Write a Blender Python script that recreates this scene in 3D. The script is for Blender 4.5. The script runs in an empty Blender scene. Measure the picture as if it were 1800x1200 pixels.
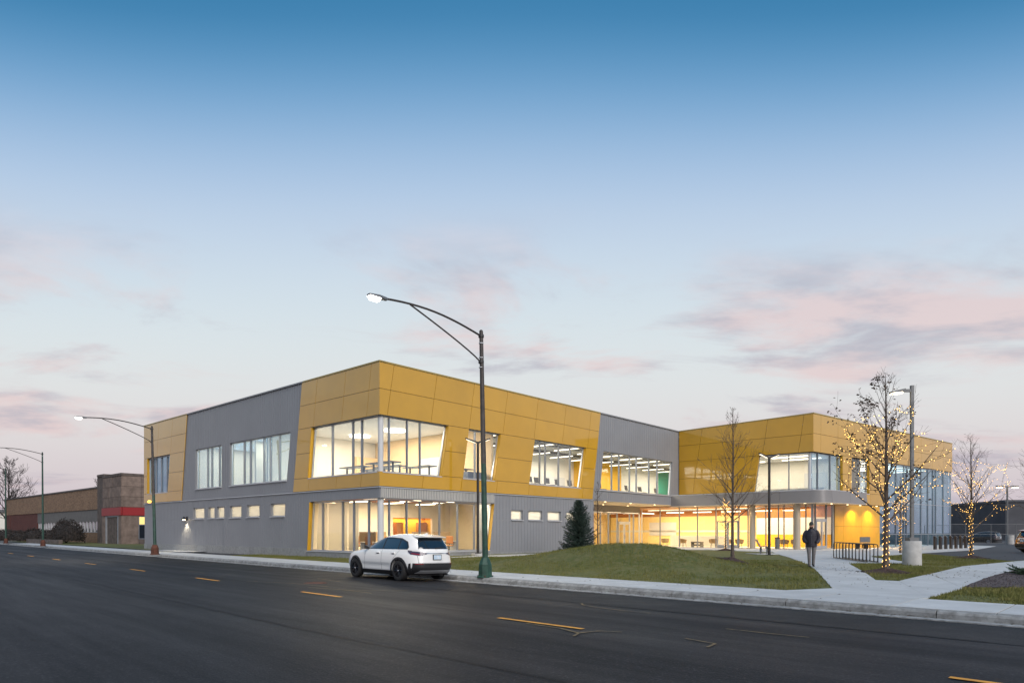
import bpy, bmesh, math, random
import numpy as np
from mathutils import Vector, Matrix, noise

random.seed(7)
SC = bpy.context.scene
COL = SC.collection
R_ = math.radians

# ---------------------------------------------------------------- camera
cam = bpy.data.cameras.new("camera")
cam.sensor_width = 36.0
cam.lens = 23.4
cam.shift_y = 334.0 / 1800.0
cam.clip_start = 0.1
cam.clip_end = 3000.0
cam_o = bpy.data.objects.new("camera", cam)
cam_o.location = (0.0, 0.0, 1.6)
cam_o.rotation_euler = (R_(90), 0, 0)
COL.objects.link(cam_o)
SC.camera = cam_o

# ---------------------------------------------------------------- sky
SUN_AZ = R_(152)      # direction the glow comes from, measured clockwise from +Y (behind the camera)
SUN_EL = R_(36)
world = bpy.data.worlds.new("World")
SC.world = world
world.use_nodes = True
wn = world.node_tree.nodes
wl = world.node_tree.links
wn.clear()


def srgb(r, g, b):
    def f(c):
        c /= 255.0
        return c / 12.92 if c <= 0.04045 else ((c + 0.055) / 1.055) ** 2.4
    return (f(r), f(g), f(b), 1.0)


def wmath(op, a, b=None, clamp=False):
    n = wn.new("ShaderNodeMath")
    n.operation = op
    n.use_clamp = clamp
    for i, x in enumerate((a, b)):
        if x is None:
            continue
        if isinstance(x, (int, float)):
            n.inputs[i].default_value = x
        else:
            wl.new(x, n.inputs[i])
    return n.outputs[0]


tc = wn.new("ShaderNodeTexCoord")
sep = wn.new("ShaderNodeSeparateXYZ")
wl.new(tc.outputs["Generated"], sep.inputs[0])
x2 = wmath("MULTIPLY", sep.outputs["X"], sep.outputs["X"])
y2 = wmath("MULTIPLY", sep.outputs["Y"], sep.outputs["Y"])
az = wmath("DIVIDE", x2, wmath("ADD", wmath("ADD", x2, y2), 0.0001))      # the blue comes lower to either side of the glow
elev = wmath("MULTIPLY", wmath("DIVIDE", wmath("ARCSINE", sep.outputs["Z"]), math.pi / 4), wmath("ADD", 1.0, wmath("MULTIPLY", az, 0.42)))   # 0 at horizon, 1 at 45 degrees
ramp = wn.new("ShaderNodeValToRGB")
wl.new(elev, ramp.inputs[0])
stops = [(0.0, (196, 186, 200)), (0.07, (214, 202, 208)), (0.16, (225, 218, 219)), (0.26, (228, 230, 230)),
         (0.37, (220, 231, 236)), (0.47, (208, 223, 236)), (0.57, (190, 210, 234)), (0.66, (160, 192, 226)),
         (0.75, (112, 164, 208)), (0.84, (62, 132, 180)), (0.97, (40, 112, 160))]
ramp.color_ramp.interpolation = "B_SPLINE"
el = ramp.color_ramp.elements
el[0].position, el[0].color = stops[0][0], srgb(*stops[0][1])
el[1].position, el[1].color = stops[-1][0], srgb(*stops[-1][1])
for p, c in stops[1:-1]:
    e = el.new(p)
    e.color = srgb(*c)
# clouds: noise on the direction projected on a flat layer overhead
zz = wmath("ADD", wmath("MAXIMUM", sep.outputs["Z"], 0.0), 0.16)
cxx = wmath("DIVIDE", sep.outputs["X"], zz)
cyy = wmath("DIVIDE", sep.outputs["Y"], zz)
comb = wn.new("ShaderNodeCombineXYZ")
wl.new(cxx, comb.inputs[0])
wl.new(cyy, comb.inputs[1])
comb.inputs[2].default_value = 3.7


def wnoise(scale, detail, rough, vec, dist=0.0):
    n = wn.new("ShaderNodeTexNoise")
    n.inputs["Scale"].default_value = scale
    n.inputs["Detail"].default_value = detail
    n.inputs["Roughness"].default_value = rough
    n.inputs["Distortion"].default_value = dist
    wl.new(vec, n.inputs["Vector"])
    return n.outputs[0]


def wramp(v, a, b):
    n = wn.new("ShaderNodeMapRange")
    n.interpolation_type = "SMOOTHSTEP"
    n.inputs["From Min"].default_value = a
    n.inputs["From Max"].default_value = b
    wl.new(v, n.inputs["Value"])
    return n.outputs[0]


mapc = wn.new("ShaderNodeMapping")
mapc.inputs["Scale"].default_value = (0.85, 1.25, 1.0)
mapc.inputs["Location"].default_value = (5.9, 3.1, 0.0)
wl.new(comb.outputs[0], mapc.inputs[0])
cl = wnoise(1.25, 10.0, 0.58, mapc.outputs[0], 0.45)
dens = wramp(cl, 0.475, 0.635)
low = wmath("MULTIPLY", wramp(elev, 0.0, 0.10), wmath("SUBTRACT", 1.0, wramp(elev, 0.40, 0.60)))
dens = wmath("MULTIPLY", wmath("MULTIPLY", dens, low), 0.72)
shade = wnoise(2.6, 5.0, 0.6, mapc.outputs[0], 0.2)
cmix = wn.new("ShaderNodeMixRGB")
cmix.inputs[1].default_value = srgb(178, 173, 188)
cmix.inputs[2].default_value = srgb(232, 206, 206)
wl.new(wramp(shade, 0.36, 0.62), cmix.inputs[0])
mix = wn.new("ShaderNodeMixRGB")
wl.new(dens, mix.inputs[0])
wl.new(ramp.outputs[0], mix.inputs[1])
wl.new(cmix.outputs[0], mix.inputs[2])
sky = wn.new("ShaderNodeTexSky")
sky.sky_type = "NISHITA"
sky.sun_disc = False
sky.sun_elevation = R_(3)
sky.sun_rotation = SUN_AZ
skys = wn.new("ShaderNodeVectorMath")
skys.operation = "SCALE"
skys.inputs["Scale"].default_value = 0.10
wl.new(sky.outputs[0], skys.inputs[0])
mix2 = wn.new("ShaderNodeMixRGB")
mix2.inputs[0].default_value = 0.04
wl.new(mix.outputs[0], mix2.inputs[1])
wl.new(skys.outputs[0], mix2.inputs[2])
bg = wn.new("ShaderNodeBackground")
bg.inputs["Strength"].default_value = 1.0
wl.new(mix2.outputs[0], bg.inputs[0])
wo = wn.new("ShaderNodeOutputWorld")
wl.new(bg.outputs[0], wo.inputs[0])

# ---------------------------------------------------------------- the last light after sunset: broad and soft
sl = bpy.data.lights.new("sun", "SUN")
sl.energy = 2.7
sl.angle = R_(48)
sl.color = (1.0, 0.93, 0.88)
so = bpy.data.objects.new("sun", sl)
COL.objects.link(so)
sd = Vector((math.sin(SUN_AZ) * math.cos(SUN_EL), math.cos(SUN_AZ) * math.cos(SUN_EL), math.sin(SUN_EL)))
so.rotation_euler = sd.to_track_quat("Z", "Y").to_euler()
so.location = sd * 60

vs = SC.view_settings
vs.view_transform = "Standard"
vs.look = "None"
vs.exposure = 0.0
vs.gamma = 1.0
vs.use_curve_mapping = False
SC.render.engine = "CYCLES"
SC.cycles.use_denoising = True
SC.cycles.max_bounces = 7
SC.cycles.diffuse_bounces = 3
SC.cycles.glossy_bounces = 3
SC.cycles.transparent_max_bounces = 16
SC.cycles.sample_clamp_indirect = 4.0
SC.cycles.caustics_reflective = False
SC.cycles.caustics_refractive = False


# ================================================================ helpers
class MB:
    """collects simple solids and links them as one mesh object"""

    def __init__(self):
        self.v = []
        self.f = []

    def add(self, vs, fs):
        o = len(self.v)
        self.v += [tuple(p) for p in vs]
        self.f += [tuple(i + o for i in f) for f in fs]
        return self

    def loft(self, a, b):
        n = len(a)
        fs = [tuple(range(n - 1, -1, -1)), tuple(range(n, 2 * n))]
        fs += [(i, (i + 1) % n, n + (i + 1) % n, n + i) for i in range(n)]
        return self.add(list(a) + list(b), fs)

    def box(self, x0, x1, y0, y1, z0, z1):
        return self.loft([(x0, y0, z0), (x1, y0, z0), (x1, y1, z0), (x0, y1, z0)],
                         [(x0, y0, z1), (x1, y0, z1), (x1, y1, z1), (x0, y1, z1)])

    def cbox(self, c, sx, sy, sz, rz=0.0, taper=1.0):
        ca, sa = math.cos(rz), math.sin(rz)
        out = []
        for z, t in ((0, 1.0), (sz, taper)):
            out.append([(c[0] + (x * ca - y * sa) * t, c[1] + (x * sa + y * ca) * t, c[2] + z)
                        for x, y in ((-sx / 2, -sy / 2), (sx / 2, -sy / 2), (sx / 2, sy / 2), (-sx / 2, sy / 2))])
        return self.loft(out[0], out[1])

    def tube(self, pts, rads, n=8, cap=True):
        pts = [Vector(p) for p in pts]
        if isinstance(rads, (int, float)):
            rads = [rads] * len(pts)
        rings = []
        ref = None
        for i, p in enumerate(pts):
            d = (pts[min(i + 1, len(pts) - 1)] - pts[max(i - 1, 0)])
            if d.length < 1e-9:
                d = Vector((0, 0, 1))
            d.normalize()
            if ref is None:
                ref = Vector((0, 0, 1)) if abs(d.z) < 0.9 else Vector((1, 0, 0))
            u = d.cross(ref)
            if u.length < 1e-6:
                u = d.cross(Vector((0.3, 0.7, 0.2)))
            u.normalize()
            w = d.cross(u)
            ref = u.cross(d) * 1.0
            rings.append([p + (u * math.cos(2 * math.pi * k / n) + w * math.sin(2 * math.pi * k / n)) * rads[i] for k in range(n)])
        o = len(self.v)
        for r in rings:
            self.v += [tuple(q) for q in r]
        for i in range(len(rings) - 1):
            for k in range(n):
                a = o + i * n + k
                b = o + i * n + (k + 1) % n
                self.f.append((a, b, b + n, a + n))
        if cap:
            self.f.append(tuple(o + k for k in range(n - 1, -1, -1)))
            m = o + (len(rings) - 1) * n
            self.f.append(tuple(m + k for k in range(n)))
        return self

    def lathe(self, prof, n=16, c=(0, 0, 0), axis="z", a0=0.0):
        rings = []
        for r, h in prof:
            ring = []
            for k in range(n):
                t = a0 + 2 * math.pi * k / n
                x, y = r * math.cos(t), r * math.sin(t)
                if axis == "z":
                    ring.append((c[0] + x, c[1] + y, c[2] + h))
                elif axis == "y":
                    ring.append((c[0] + x, c[1] + h, c[2] + y))
                else:
                    ring.append((c[0] + h, c[1] + x, c[2] + y))
            rings.append(ring)
        o = len(self.v)
        for r in rings:
            self.v += r
        for i in range(len(rings) - 1):
            for k in range(n):
                a = o + i * n + k
                b = o + i * n + (k + 1) % n
                self.f.append((a, b, b + n, a + n))
        self.f.append(tuple(o + k for k in range(n - 1, -1, -1)))
        m = o + (len(rings) - 1) * n
        self.f.append(tuple(m + k for k in range(n)))
        return self

    def obj(self, name, mat, parent=None, smooth=False, fix=True, bevel=0.0):
        me = bpy.data.meshes.new(name)
        me.from_pydata(self.v, [], self.f)
        if fix:
            bm = bmesh.new()
            bm.from_mesh(me)
            bmesh.ops.recalc_face_normals(bm, faces=bm.faces[:])
            bm.to_mesh(me)
            bm.free()
        return link_mesh(name, me, mat, parent, smooth, bevel)


def link_mesh(name, me, mat, parent=None, smooth=False, bevel=0.0):
    o = bpy.data.objects.new(name, me)
    COL.objects.link(o)
    me.materials.append(MAT[mat] if isinstance(mat, str) else mat)
    if parent is not None:
        o.parent = parent
    if smooth:
        me.shade_smooth()
        try:
            me.set_sharp_from_angle(angle=R_(42))
        except Exception:
            pass
    if bevel > 0:
        b = o.modifiers.new("bevel", "BEVEL")
        b.width = bevel
        b.segments = 2
        b.limit_method = "ANGLE"
    return o


def tag(o, label=None, cat=None, group=None, kind=None):
    if label:
        o["label"] = label
    if cat:
        o["category"] = cat
    if group:
        o["group"] = group
    if kind:
        o["kind"] = kind
    return o


def empty(name, loc=(0, 0, 0), rz=0.0, label=None, cat=None, group=None):
    o = bpy.data.objects.new(name, None)
    o.location = loc
    o.rotation_euler = (0, 0, rz)
    COL.objects.link(o)
    return tag(o, label, cat, group)


def copy_tree(o, parent=None):
    c = o.copy()
    COL.objects.link(c)
    c.parent = parent
    for ch in list(o.children):
        copy_tree(ch, c)
    return c


def clip_grid(poly, step):
    """a fine grid cut to a convex polygon (any winding); returns a bmesh in the xy plane"""
    a = sum(poly[i][0] * poly[(i + 1) % len(poly)][1] - poly[(i + 1) % len(poly)][0] * poly[i][1] for i in range(len(poly)))
    if a < 0:
        poly = poly[::-1]
    xs = [p[0] for p in poly]
    ys = [p[1] for p in poly]
    x0, x1, y0, y1 = min(xs), max(xs), min(ys), max(ys)
    nx = max(1, int(math.ceil((x1 - x0) / step)))
    ny = max(1, int(math.ceil((y1 - y0) / step)))
    bm = bmesh.new()
    g = [[bm.verts.new((x0 + (x1 - x0) * i / nx, y0 + (y1 - y0) * j / ny, 0)) for j in range(ny + 1)] for i in range(nx + 1)]
    for i in range(nx):
        for j in range(ny):
            bm.faces.new((g[i][j], g[i + 1][j], g[i + 1][j + 1], g[i][j + 1]))
    n = len(poly)
    for i in range(n):
        p, q = Vector((*poly[i], 0)), Vector((*poly[(i + 1) % n], 0))
        d = q - p
        if d.length < 1e-6:
            continue
        nor = Vector((d.y, -d.x, 0)).normalized()
        bmesh.ops.bisect_plane(bm, geom=bm.verts[:] + bm.edges[:] + bm.faces[:], plane_co=p, plane_no=nor, clear_outer=True)
    return bm


# ---------------------------------------------------------------- materials
MAT = {}


def newmat(name):
    m = bpy.data.materials.new(name)
    m.use_nodes = True
    MAT[name] = m
    return m, m.node_tree.nodes, m.node_tree.links, m.node_tree.nodes["Principled BSDF"]


def pm(name, col, rough=0.5, metal=0.0, var=0.0, vscale=4.0, col2=None, bump=0.0, bscale=60.0, coat=0.0, spec=0.5,
       rvar=0.0, rand=0.0, detail=5.0, stretch=(1, 1, 1), coatr=0.06, c0=0.35, c1=0.68):
    m, n, l, b = newmat(name)
    b.inputs["Roughness"].default_value = rough
    b.inputs["Metallic"].default_value = metal
    b.inputs["Specular IOR Level"].default_value = spec
    b.inputs["Coat Weight"].default_value = coat
    b.inputs["Coat Roughness"].default_value = coatr
    b.inputs["Base Color"].default_value = (*col, 1)
    t = n.new("ShaderNodeTexCoord")
    mp = n.new("ShaderNodeMapping")
    mp.inputs["Scale"].default_value = stretch
    l.new(t.outputs["Object"], mp.inputs[0])
    last = None
    if var > 0 or col2 is not None or rvar > 0:
        nz = n.new("ShaderNodeTexNoise")
        nz.inputs["Scale"].default_value = vscale
        nz.inputs["Detail"].default_value = detail
        nz.inputs["Roughness"].default_value = 0.62
        l.new(mp.outputs[0], nz.inputs["Vector"])
        cr = n.new("ShaderNodeValToRGB")
        cr.color_ramp.elements[0].position = c0
        cr.color_ramp.elements[1].position = c1
        if col2 is None:
            a = tuple(c * (1 - var) for c in col)
            c = tuple(min(1, c * (1 + var)) for c in col)
        else:
            a, c = col, col2
        cr.color_ramp.elements[0].color = (*a, 1)
        cr.color_ramp.elements[1].color = (*c, 1)
        l.new(nz.outputs[0], cr.inputs[0])
        last = cr.outputs[0]
        if rvar > 0:
            mr = n.new("ShaderNodeMapRange")
            mr.inputs["From Min"].default_value = 0.3
            mr.inputs["From Max"].default_value = 0.7
            mr.inputs["To Min"].default_value = max(0.02, rough - rvar)
            mr.inputs["To Max"].default_value = min(1, rough + rvar)
            l.new(nz.outputs[0], mr.inputs["Value"])
            l.new(mr.outputs[0], b.inputs["Roughness"])
    if rand > 0:
        oi = n.new("ShaderNodeObjectInfo")
        mr = n.new("ShaderNodeMapRange")
        mr.inputs["To Min"].default_value = 1 - rand
        mr.inputs["To Max"].default_value = 1 + rand
        l.new(oi.outputs["Random"], mr.inputs["Value"])
        hs = n.new("ShaderNodeHueSaturation")
        l.new(mr.outputs[0], hs.inputs["Value"])
        if last is not None:
            l.new(last, hs.inputs["Color"])
        else:
            hs.inputs["Color"].default_value = (*col, 1)
        last = hs.outputs[0]
    if last is not None:
        l.new(last, b.inputs["Base Color"])
    if bump > 0:
        nb = n.new("ShaderNodeTexNoise")
        nb.inputs["Scale"].default_value = bscale
        nb.inputs["Detail"].default_value = 4
        l.new(mp.outputs[0], nb.inputs["Vector"])
        bp = n.new("ShaderNodeBump")
        bp.inputs["Strength"].default_value = bump
        bp.inputs["Distance"].default_value = 0.02
        l.new(nb.outputs[0], bp.inputs["Height"])
        l.new(bp.outputs[0], b.inputs["Normal"])
    return m


def emat(name, col, strength):
    m, n, l, b = newmat(name)
    b.inputs["Base Color"].default_value = (*[min(1, c) for c in col], 1)
    b.inputs["Emission Color"].default_value = (*col, 1)
    b.inputs["Emission Strength"].default_value = strength
    return m


def glassmat(name, tint, refl=0.05, rough=0.0, haze=0.0, hazecol=(0.8, 0.8, 0.8), gcol=(1.0, 1.0, 1.0)):
    m, n, l, b = newmat(name)
    n.remove(b)
    out = n["Material Output"]
    tr = n.new("ShaderNodeBsdfTransparent")
    tr.inputs[0].default_value = (*tint, 1)
    gl = n.new("ShaderNodeBsdfGlossy")
    gl.inputs["Roughness"].default_value = rough
    gl.inputs[0].default_value = (*gcol, 1)
    lw = n.new("ShaderNodeLayerWeight")
    lw.inputs["Blend"].default_value = 0.5
    pw = n.new("ShaderNodeMath")
    pw.operation = "POWER"
    pw.inputs[1].default_value = 4.5
    l.new(lw.outputs["Facing"], pw.inputs[0])
    ma = n.new("ShaderNodeMath")
    ma.operation = "MULTIPLY_ADD"
    ma.inputs[1].default_value = 0.85
    ma.inputs[2].default_value = refl
    l.new(pw.outputs[0], ma.inputs[0])
    src = tr.outputs[0]
    if haze > 0:
        df = n.new("ShaderNodeBsdfTranslucent")
        df.inputs[0].default_value = (*hazecol, 1)
        d2 = n.new("ShaderNodeBsdfDiffuse")
        d2.inputs[0].default_value = (*hazecol, 1)
        mm = n.new("ShaderNodeMixShader")
        mm.inputs[0].default_value = 0.35
        l.new(df.outputs[0], mm.inputs[1])
        l.new(d2.outputs[0], mm.inputs[2])
        m2 = n.new("ShaderNodeMixShader")
        m2.inputs[0].default_value = haze
        l.new(tr.outputs[0], m2.inputs[1])
        l.new(mm.outputs[0], m2.inputs[2])
        src = m2.outputs[0]
    mx = n.new("ShaderNodeMixShader")
    l.new(ma.outputs[0], mx.inputs[0])
    l.new(src, mx.inputs[1])
    l.new(gl.outputs[0], mx.inputs[2])
    l.new(mx.outputs[0], out.inputs["Surface"])
    return m


# building
pm("gold", (0.58, 0.305, 0.008), 0.34, 0.0, var=0.05, vscale=0.6, coat=1.0, coatr=0.035, rand=0.035, spec=0.5, bump=0.10, bscale=0.9)
pm("gold_reveal", (0.60, 0.33, 0.02), 0.45)
pm("joint", (0.02, 0.016, 0.01), 0.8)
pm("siding", (0.255, 0.26, 0.275), 0.42, 0.0, var=0.05, vscale=0.5, coat=0.1, coatr=0.3)
pm("siding_seam", (0.25, 0.255, 0.27), 0.45)
pm("flute", (0.55, 0.53, 0.49), 0.45)  # paler than the siding: light on the fluted band put into the colour
pm("flashing", (0.62, 0.63, 0.65), 0.4, 0.3)
pm("coping", (0.36, 0.26, 0.07), 0.4)
pm("fascia", (0.225, 0.21, 0.205), 0.4, var=0.04, vscale=0.7, coat=0.25, coatr=0.12, rand=0.02)
pm("soffit", (0.62, 0.50, 0.36), 0.6, var=0.04, vscale=1.0)
pm("band", (0.30, 0.26, 0.22), 0.55)
pm("plinth", (0.30, 0.30, 0.295), 0.85, var=0.15, vscale=6, bump=0.3, bscale=40, rand=0.08)
pm("aluminium", (0.50, 0.52, 0.55), 0.35, 0.55)
pm("dark_mullion", (0.26, 0.28, 0.32), 0.4, 0.3)
pm("column", (0.62, 0.62, 0.62), 0.5)
pm("tan_column", (0.42, 0.36, 0.28), 0.6)
pm("roof", (0.30, 0.30, 0.30), 0.9, var=0.1)
pm("yellow_panel", (0.72, 0.36, 0.006), 0.3, coat=0.3, coatr=0.08, rand=0.02, var=0.06, vscale=1.5)
glassmat("glass", (0.93, 0.95, 0.96), 0.035)
glassmat("glass_blue", (0.82, 0.90, 0.94), 0.24, gcol=(0.60, 0.80, 1.0))
glassmat("glass_curtain", (0.72, 0.84, 0.90), 0.26, gcol=(0.72, 0.88, 1.0))
glassmat("shade_cloth", (0.9, 0.88, 0.82), 0.0, haze=0.97, hazecol=(0.90, 0.84, 0.70))
glassmat("frosted", (0.9, 0.92, 0.9), 0.03, haze=0.75, hazecol=(0.86, 0.84, 0.78))
# interior
pm("wall_white", (0.80, 0.76, 0.68), 0.8, var=0.03, vscale=1.2)
pm("wall_cream", (0.80, 0.70, 0.52), 0.8, var=0.03, vscale=1.2)
pm("wall_peach", (0.82, 0.60, 0.36), 0.8, var=0.03)
pm("wall_yellow", (0.85, 0.46, 0.03), 0.7, var=0.04)
pm("wall_teal", (0.08, 0.50, 0.36), 0.7)
pm("ceiling", (0.78, 0.76, 0.74), 0.85)
pm("ceiling_grey", (0.30, 0.29, 0.27), 0.85)
pm("carpet", (0.20, 0.20, 0.21), 0.95, var=0.2, vscale=8)
pm("slab", (0.35, 0.38, 0.38), 0.7)
pm("wood", (0.42, 0.17, 0.045), 0.5, var=0.2, vscale=3, stretch=(8, 8, 0.6))
pm("shade", (0.72, 0.68, 0.58), 0.9, var=0.03, vscale=2)
emat("lamp_white", (1.0, 0.88, 0.68), 3.2)
emat("lamp_ring", (1.0, 0.92, 0.80), 4.0)
emat("lamp_warm", (1.0, 0.76, 0.42), 9.0)
emat("street_led", (1.0, 0.93, 0.82), 14.0)
emat("amber_led", (1.0, 0.42, 0.05), 5.0)
emat("bulb", (1.0, 0.56, 0.14), 5.5)
emat("led_soft", (1.0, 0.88, 0.70), 1.6)
pm("wall_lobby", (0.88, 0.68, 0.28), 0.75, var=0.04)
pm("hall_wall", (0.46, 0.52, 0.56), 0.8)
pm("seat_orange", (0.50, 0.20, 0.06), 0.7)
pm("seat_grey", (0.17, 0.16, 0.15), 0.7)
pm("seat_tan", (0.36, 0.24, 0.12), 0.7)
pm("desk", (0.16, 0.19, 0.24), 0.4)
pm("desk_pale", (0.62, 0.60, 0.55), 0.5)
pm("chrome", (0.55, 0.56, 0.58), 0.2, 1.0)
pm("black_plastic", (0.012, 0.012, 0.014), 0.45)
pm("dark_metal", (0.035, 0.033, 0.034), 0.45, 0.2, var=0.2, vscale=6)
pm("lamp_green", (0.018, 0.060, 0.042), 0.5, 0.1, var=0.35, vscale=5, coat=0.1)
pm("lamp_brown", (0.060, 0.050, 0.046), 0.55, 0.2, var=0.3, vscale=6)
pm("rust", (0.10, 0.035, 0.02), 0.8, var=0.4, vscale=9)
pm("concrete_base", (0.46, 0.45, 0.43), 0.9, var=0.14, vscale=3, bump=0.2, bscale=30)
pm("galvanised", (0.16, 0.165, 0.17), 0.5, 0.3, var=0.1, vscale=5)
# ground
pm("bark", (0.105, 0.080, 0.064), 0.9, var=0.4, vscale=18, bump=0.5, bscale=50)
pm("bark_dark", (0.045, 0.036, 0.032), 0.9, var=0.35, vscale=14)
pm("dead_leaf", (0.075, 0.045, 0.028), 0.8, var=0.4, vscale=3)
pm("needle", (0.018, 0.038, 0.030), 0.75, col2=(0.045, 0.075, 0.055), vscale=1.6)
pm("juniper", (0.022, 0.050, 0.024), 0.8, col2=(0.06, 0.10, 0.045), vscale=2.5)
pm("mulch", (0.040, 0.022, 0.018), 0.95, col2=(0.085, 0.050, 0.040), vscale=16, bump=1.0, bscale=30)
pm("shrub", (0.020, 0.018, 0.016), 0.9, col2=(0.055, 0.042, 0.036), vscale=2.5)


def ground_mat(name, c1, c2, c3, s1, s2, rough, bump, bscale, rv=0.0, bdist=0.01, spec=0.5, rand=0.0, s0=0.45):
    m, n, l, b = newmat(name)
    b.inputs["Specular IOR Level"].default_value = spec
    t = n.new("ShaderNodeTexCoord")
    a = n.new("ShaderNodeTexNoise")
    a.inputs["Scale"].default_value = s1
    a.inputs["Detail"].default_value = 6
    a.inputs["Roughness"].default_value = 0.65
    l.new(t.outputs["Object"], a.inputs["Vector"])
    c = n.new("ShaderNodeTexNoise")
    c.inputs["Scale"].default_value = s2
    c.inputs["Detail"].default_value = 3
    l.new(t.outputs["Object"], c.inputs["Vector"])
    r1 = n.new("ShaderNodeValToRGB")
    r1.color_ramp.elements[0].position = 0.32
    r1.color_ramp.elements[1].position = 0.68
    r1.color_ramp.elements[0].color = (*c1, 1)
    r1.color_ramp.elements[1].color = (*c2, 1)
    l.new(a.outputs[0], r1.inputs[0])
    r2 = n.new("ShaderNodeMapRange")
    r2.inputs["From Min"].default_value = s0
    r2.inputs["From Max"].default_value = 0.75
    l.new(c.outputs[0], r2.inputs["Value"])
    mx = n.new("ShaderNodeMixRGB")
    l.new(r2.outputs[0], mx.inputs[0])
    l.new(r1.outputs[0], mx.inputs[1])
    mx.inputs[2].default_value = (*c3, 1)
    fin = mx.outputs[0]
    if rand > 0:
        oi = n.new("ShaderNodeObjectInfo")
        rm = n.new("ShaderNodeMapRange")
        rm.inputs["To Min"].default_value = 1 - rand
        rm.inputs["To Max"].default_value = 1 + rand
        l.new(oi.outputs["Random"], rm.inputs["Value"])
        hv = n.new("ShaderNodeHueSaturation")
        l.new(fin, hv.inputs["Color"])
        l.new(rm.outputs[0], hv.inputs["Value"])
        fin = hv.outputs[0]
    l.new(fin, b.inputs["Base Color"])
    if rv > 0:
        mr = n.new("ShaderNodeMapRange")
        mr.inputs["From Min"].default_value = 0.3
        mr.inputs["From Max"].default_value = 0.7
        mr.inputs["To Min"].default_value = rough - rv
        mr.inputs["To Max"].default_value = rough + rv
        l.new(a.outputs[0], mr.inputs["Value"])
        l.new(mr.outputs[0], b.inputs["Roughness"])
    else:
        b.inputs["Roughness"].default_value = rough
    nb = n.new("ShaderNodeTexNoise")
    nb.inputs["Scale"].default_value = bscale
    nb.inputs["Detail"].default_value = 4
    l.new(t.outputs["Object"], nb.inputs["Vector"])
    bp = n.new("ShaderNodeBump")
    bp.inputs["Strength"].default_value = bump
    bp.inputs["Distance"].default_value = bdist
    l.new(nb.outputs[0], bp.inputs["Height"])
    l.new(bp.outputs[0], b.inputs["Normal"])
    return m


ground_mat("asphalt", (0.0095, 0.0090, 0.0115), (0.0140, 0.0132, 0.0160), (0.060, 0.058, 0.062), 0.45, 26.0, 0.60, 0.8, 40.0, 0.10, spec=0.15, s0=0.56)


def wheel_tracks(name):
    """bands polished by tyres, patches and drips running along the road (rotated 45 degrees)"""
    m = MAT[name]
    n, l = m.node_tree.nodes, m.node_tree.links
    b = n["Principled BSDF"]
    t = n.new("ShaderNodeTexCoord")
    mp = n.new("ShaderNodeMapping")
    mp.inputs["Rotation"].default_value = (0, 0, R_(45))
    l.new(t.outputs["Object"], mp.inputs[0])
    m2 = n.new("ShaderNodeMapping")
    m2.inputs["Scale"].default_value = (0.06, 0.8, 1.0)
    l.new(mp.outputs[0], m2.inputs[0])
    nz = n.new("ShaderNodeTexNoise")
    nz.inputs["Scale"].default_value = 1.0
    nz.inputs["Detail"].default_value = 6
    nz.inputs["Roughness"].default_value = 0.7
    l.new(m2.outputs[0], nz.inputs["Vector"])
    spot = n.new("ShaderNodeTexNoise")
    spot.inputs["Scale"].default_value = 1.7
    spot.inputs["Detail"].default_value = 7
    spot.inputs["Roughness"].default_value = 0.7
    l.new(t.outputs["Object"], spot.inputs["Vector"])
    mr = n.new("ShaderNodeMapRange")
    mr.inputs["From Min"].default_value = 0.3
    mr.inputs["From Max"].default_value = 0.7
    mr.inputs["To Min"].default_value = 0.80
    mr.inputs["To Max"].default_value = 1.18
    l.new(nz.outputs[0], mr.inputs["Value"])
    ms = n.new("ShaderNodeMapRange")
    ms.inputs["From Min"].default_value = 0.35
    ms.inputs["From Max"].default_value = 0.65
    ms.inputs["To Min"].default_value = 0.75
    ms.inputs["To Max"].default_value = 1.15
    l.new(spot.outputs[0], ms.inputs["Value"])
    mu = n.new("ShaderNodeMath")
    mu.operation = "MULTIPLY"
    l.new(mr.outputs[0], mu.inputs[0])
    l.new(ms.outputs[0], mu.inputs[1])
    hs_ = n.new("ShaderNodeHueSaturation")
    src = b.inputs["Base Color"].links[0].from_socket
    l.new(src, hs_.inputs["Color"])
    l.new(mu.outputs[0], hs_.inputs["Value"])
    l.new(hs_.outputs[0], b.inputs["Base Color"])
    rr = n.new("ShaderNodeMapRange")
    rr.inputs["From Min"].default_value = 0.3
    rr.inputs["From Max"].default_value = 0.7
    rr.inputs["To Min"].default_value = 0.66
    rr.inputs["To Max"].default_value = 0.50
    l.new(nz.outputs[0], rr.inputs["Value"])
    l.new(rr.outputs[0], b.inputs["Roughness"])


wheel_tracks("asphalt")
ground_mat("asphalt_lane", (0.016, 0.0155, 0.017), (0.022, 0.021, 0.022), (0.066, 0.064, 0.064), 0.6, 26.0, 0.62, 0.8, 40.0, 0.08, spec=0.15, s0=0.56)
ground_mat("asphalt_lot", (0.028, 0.028, 0.031), (0.042, 0.041, 0.043), (0.06, 0.06, 0.062), 0.4, 30.0, 0.7, 0.5, 40.0)
ground_mat("lawn_soil", (0.075, 0.095, 0.017), (0.140, 0.138, 0.036), (0.185, 0.160, 0.065), 0.8, 5.0, 0.95, 0.9, 24.0, bdist=0.03)
ground_mat("concrete", (0.44, 0.445, 0.445), (0.60, 0.605, 0.60), (0.50, 0.495, 0.48), 0.9, 9.0, 0.85, 0.25, 60.0, rand=0.06)
ground_mat("kerb_concrete", (0.22, 0.215, 0.205), (0.44, 0.44, 0.43), (0.17, 0.165, 0.155), 1.6, 7.0, 0.9, 0.5, 30.0, rand=0.10)
ground_mat("far_ground", (0.09, 0.09, 0.085), (0.13, 0.13, 0.12), (0.11, 0.11, 0.10), 0.08, 3.0, 0.95, 0.2, 8.0)
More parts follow.
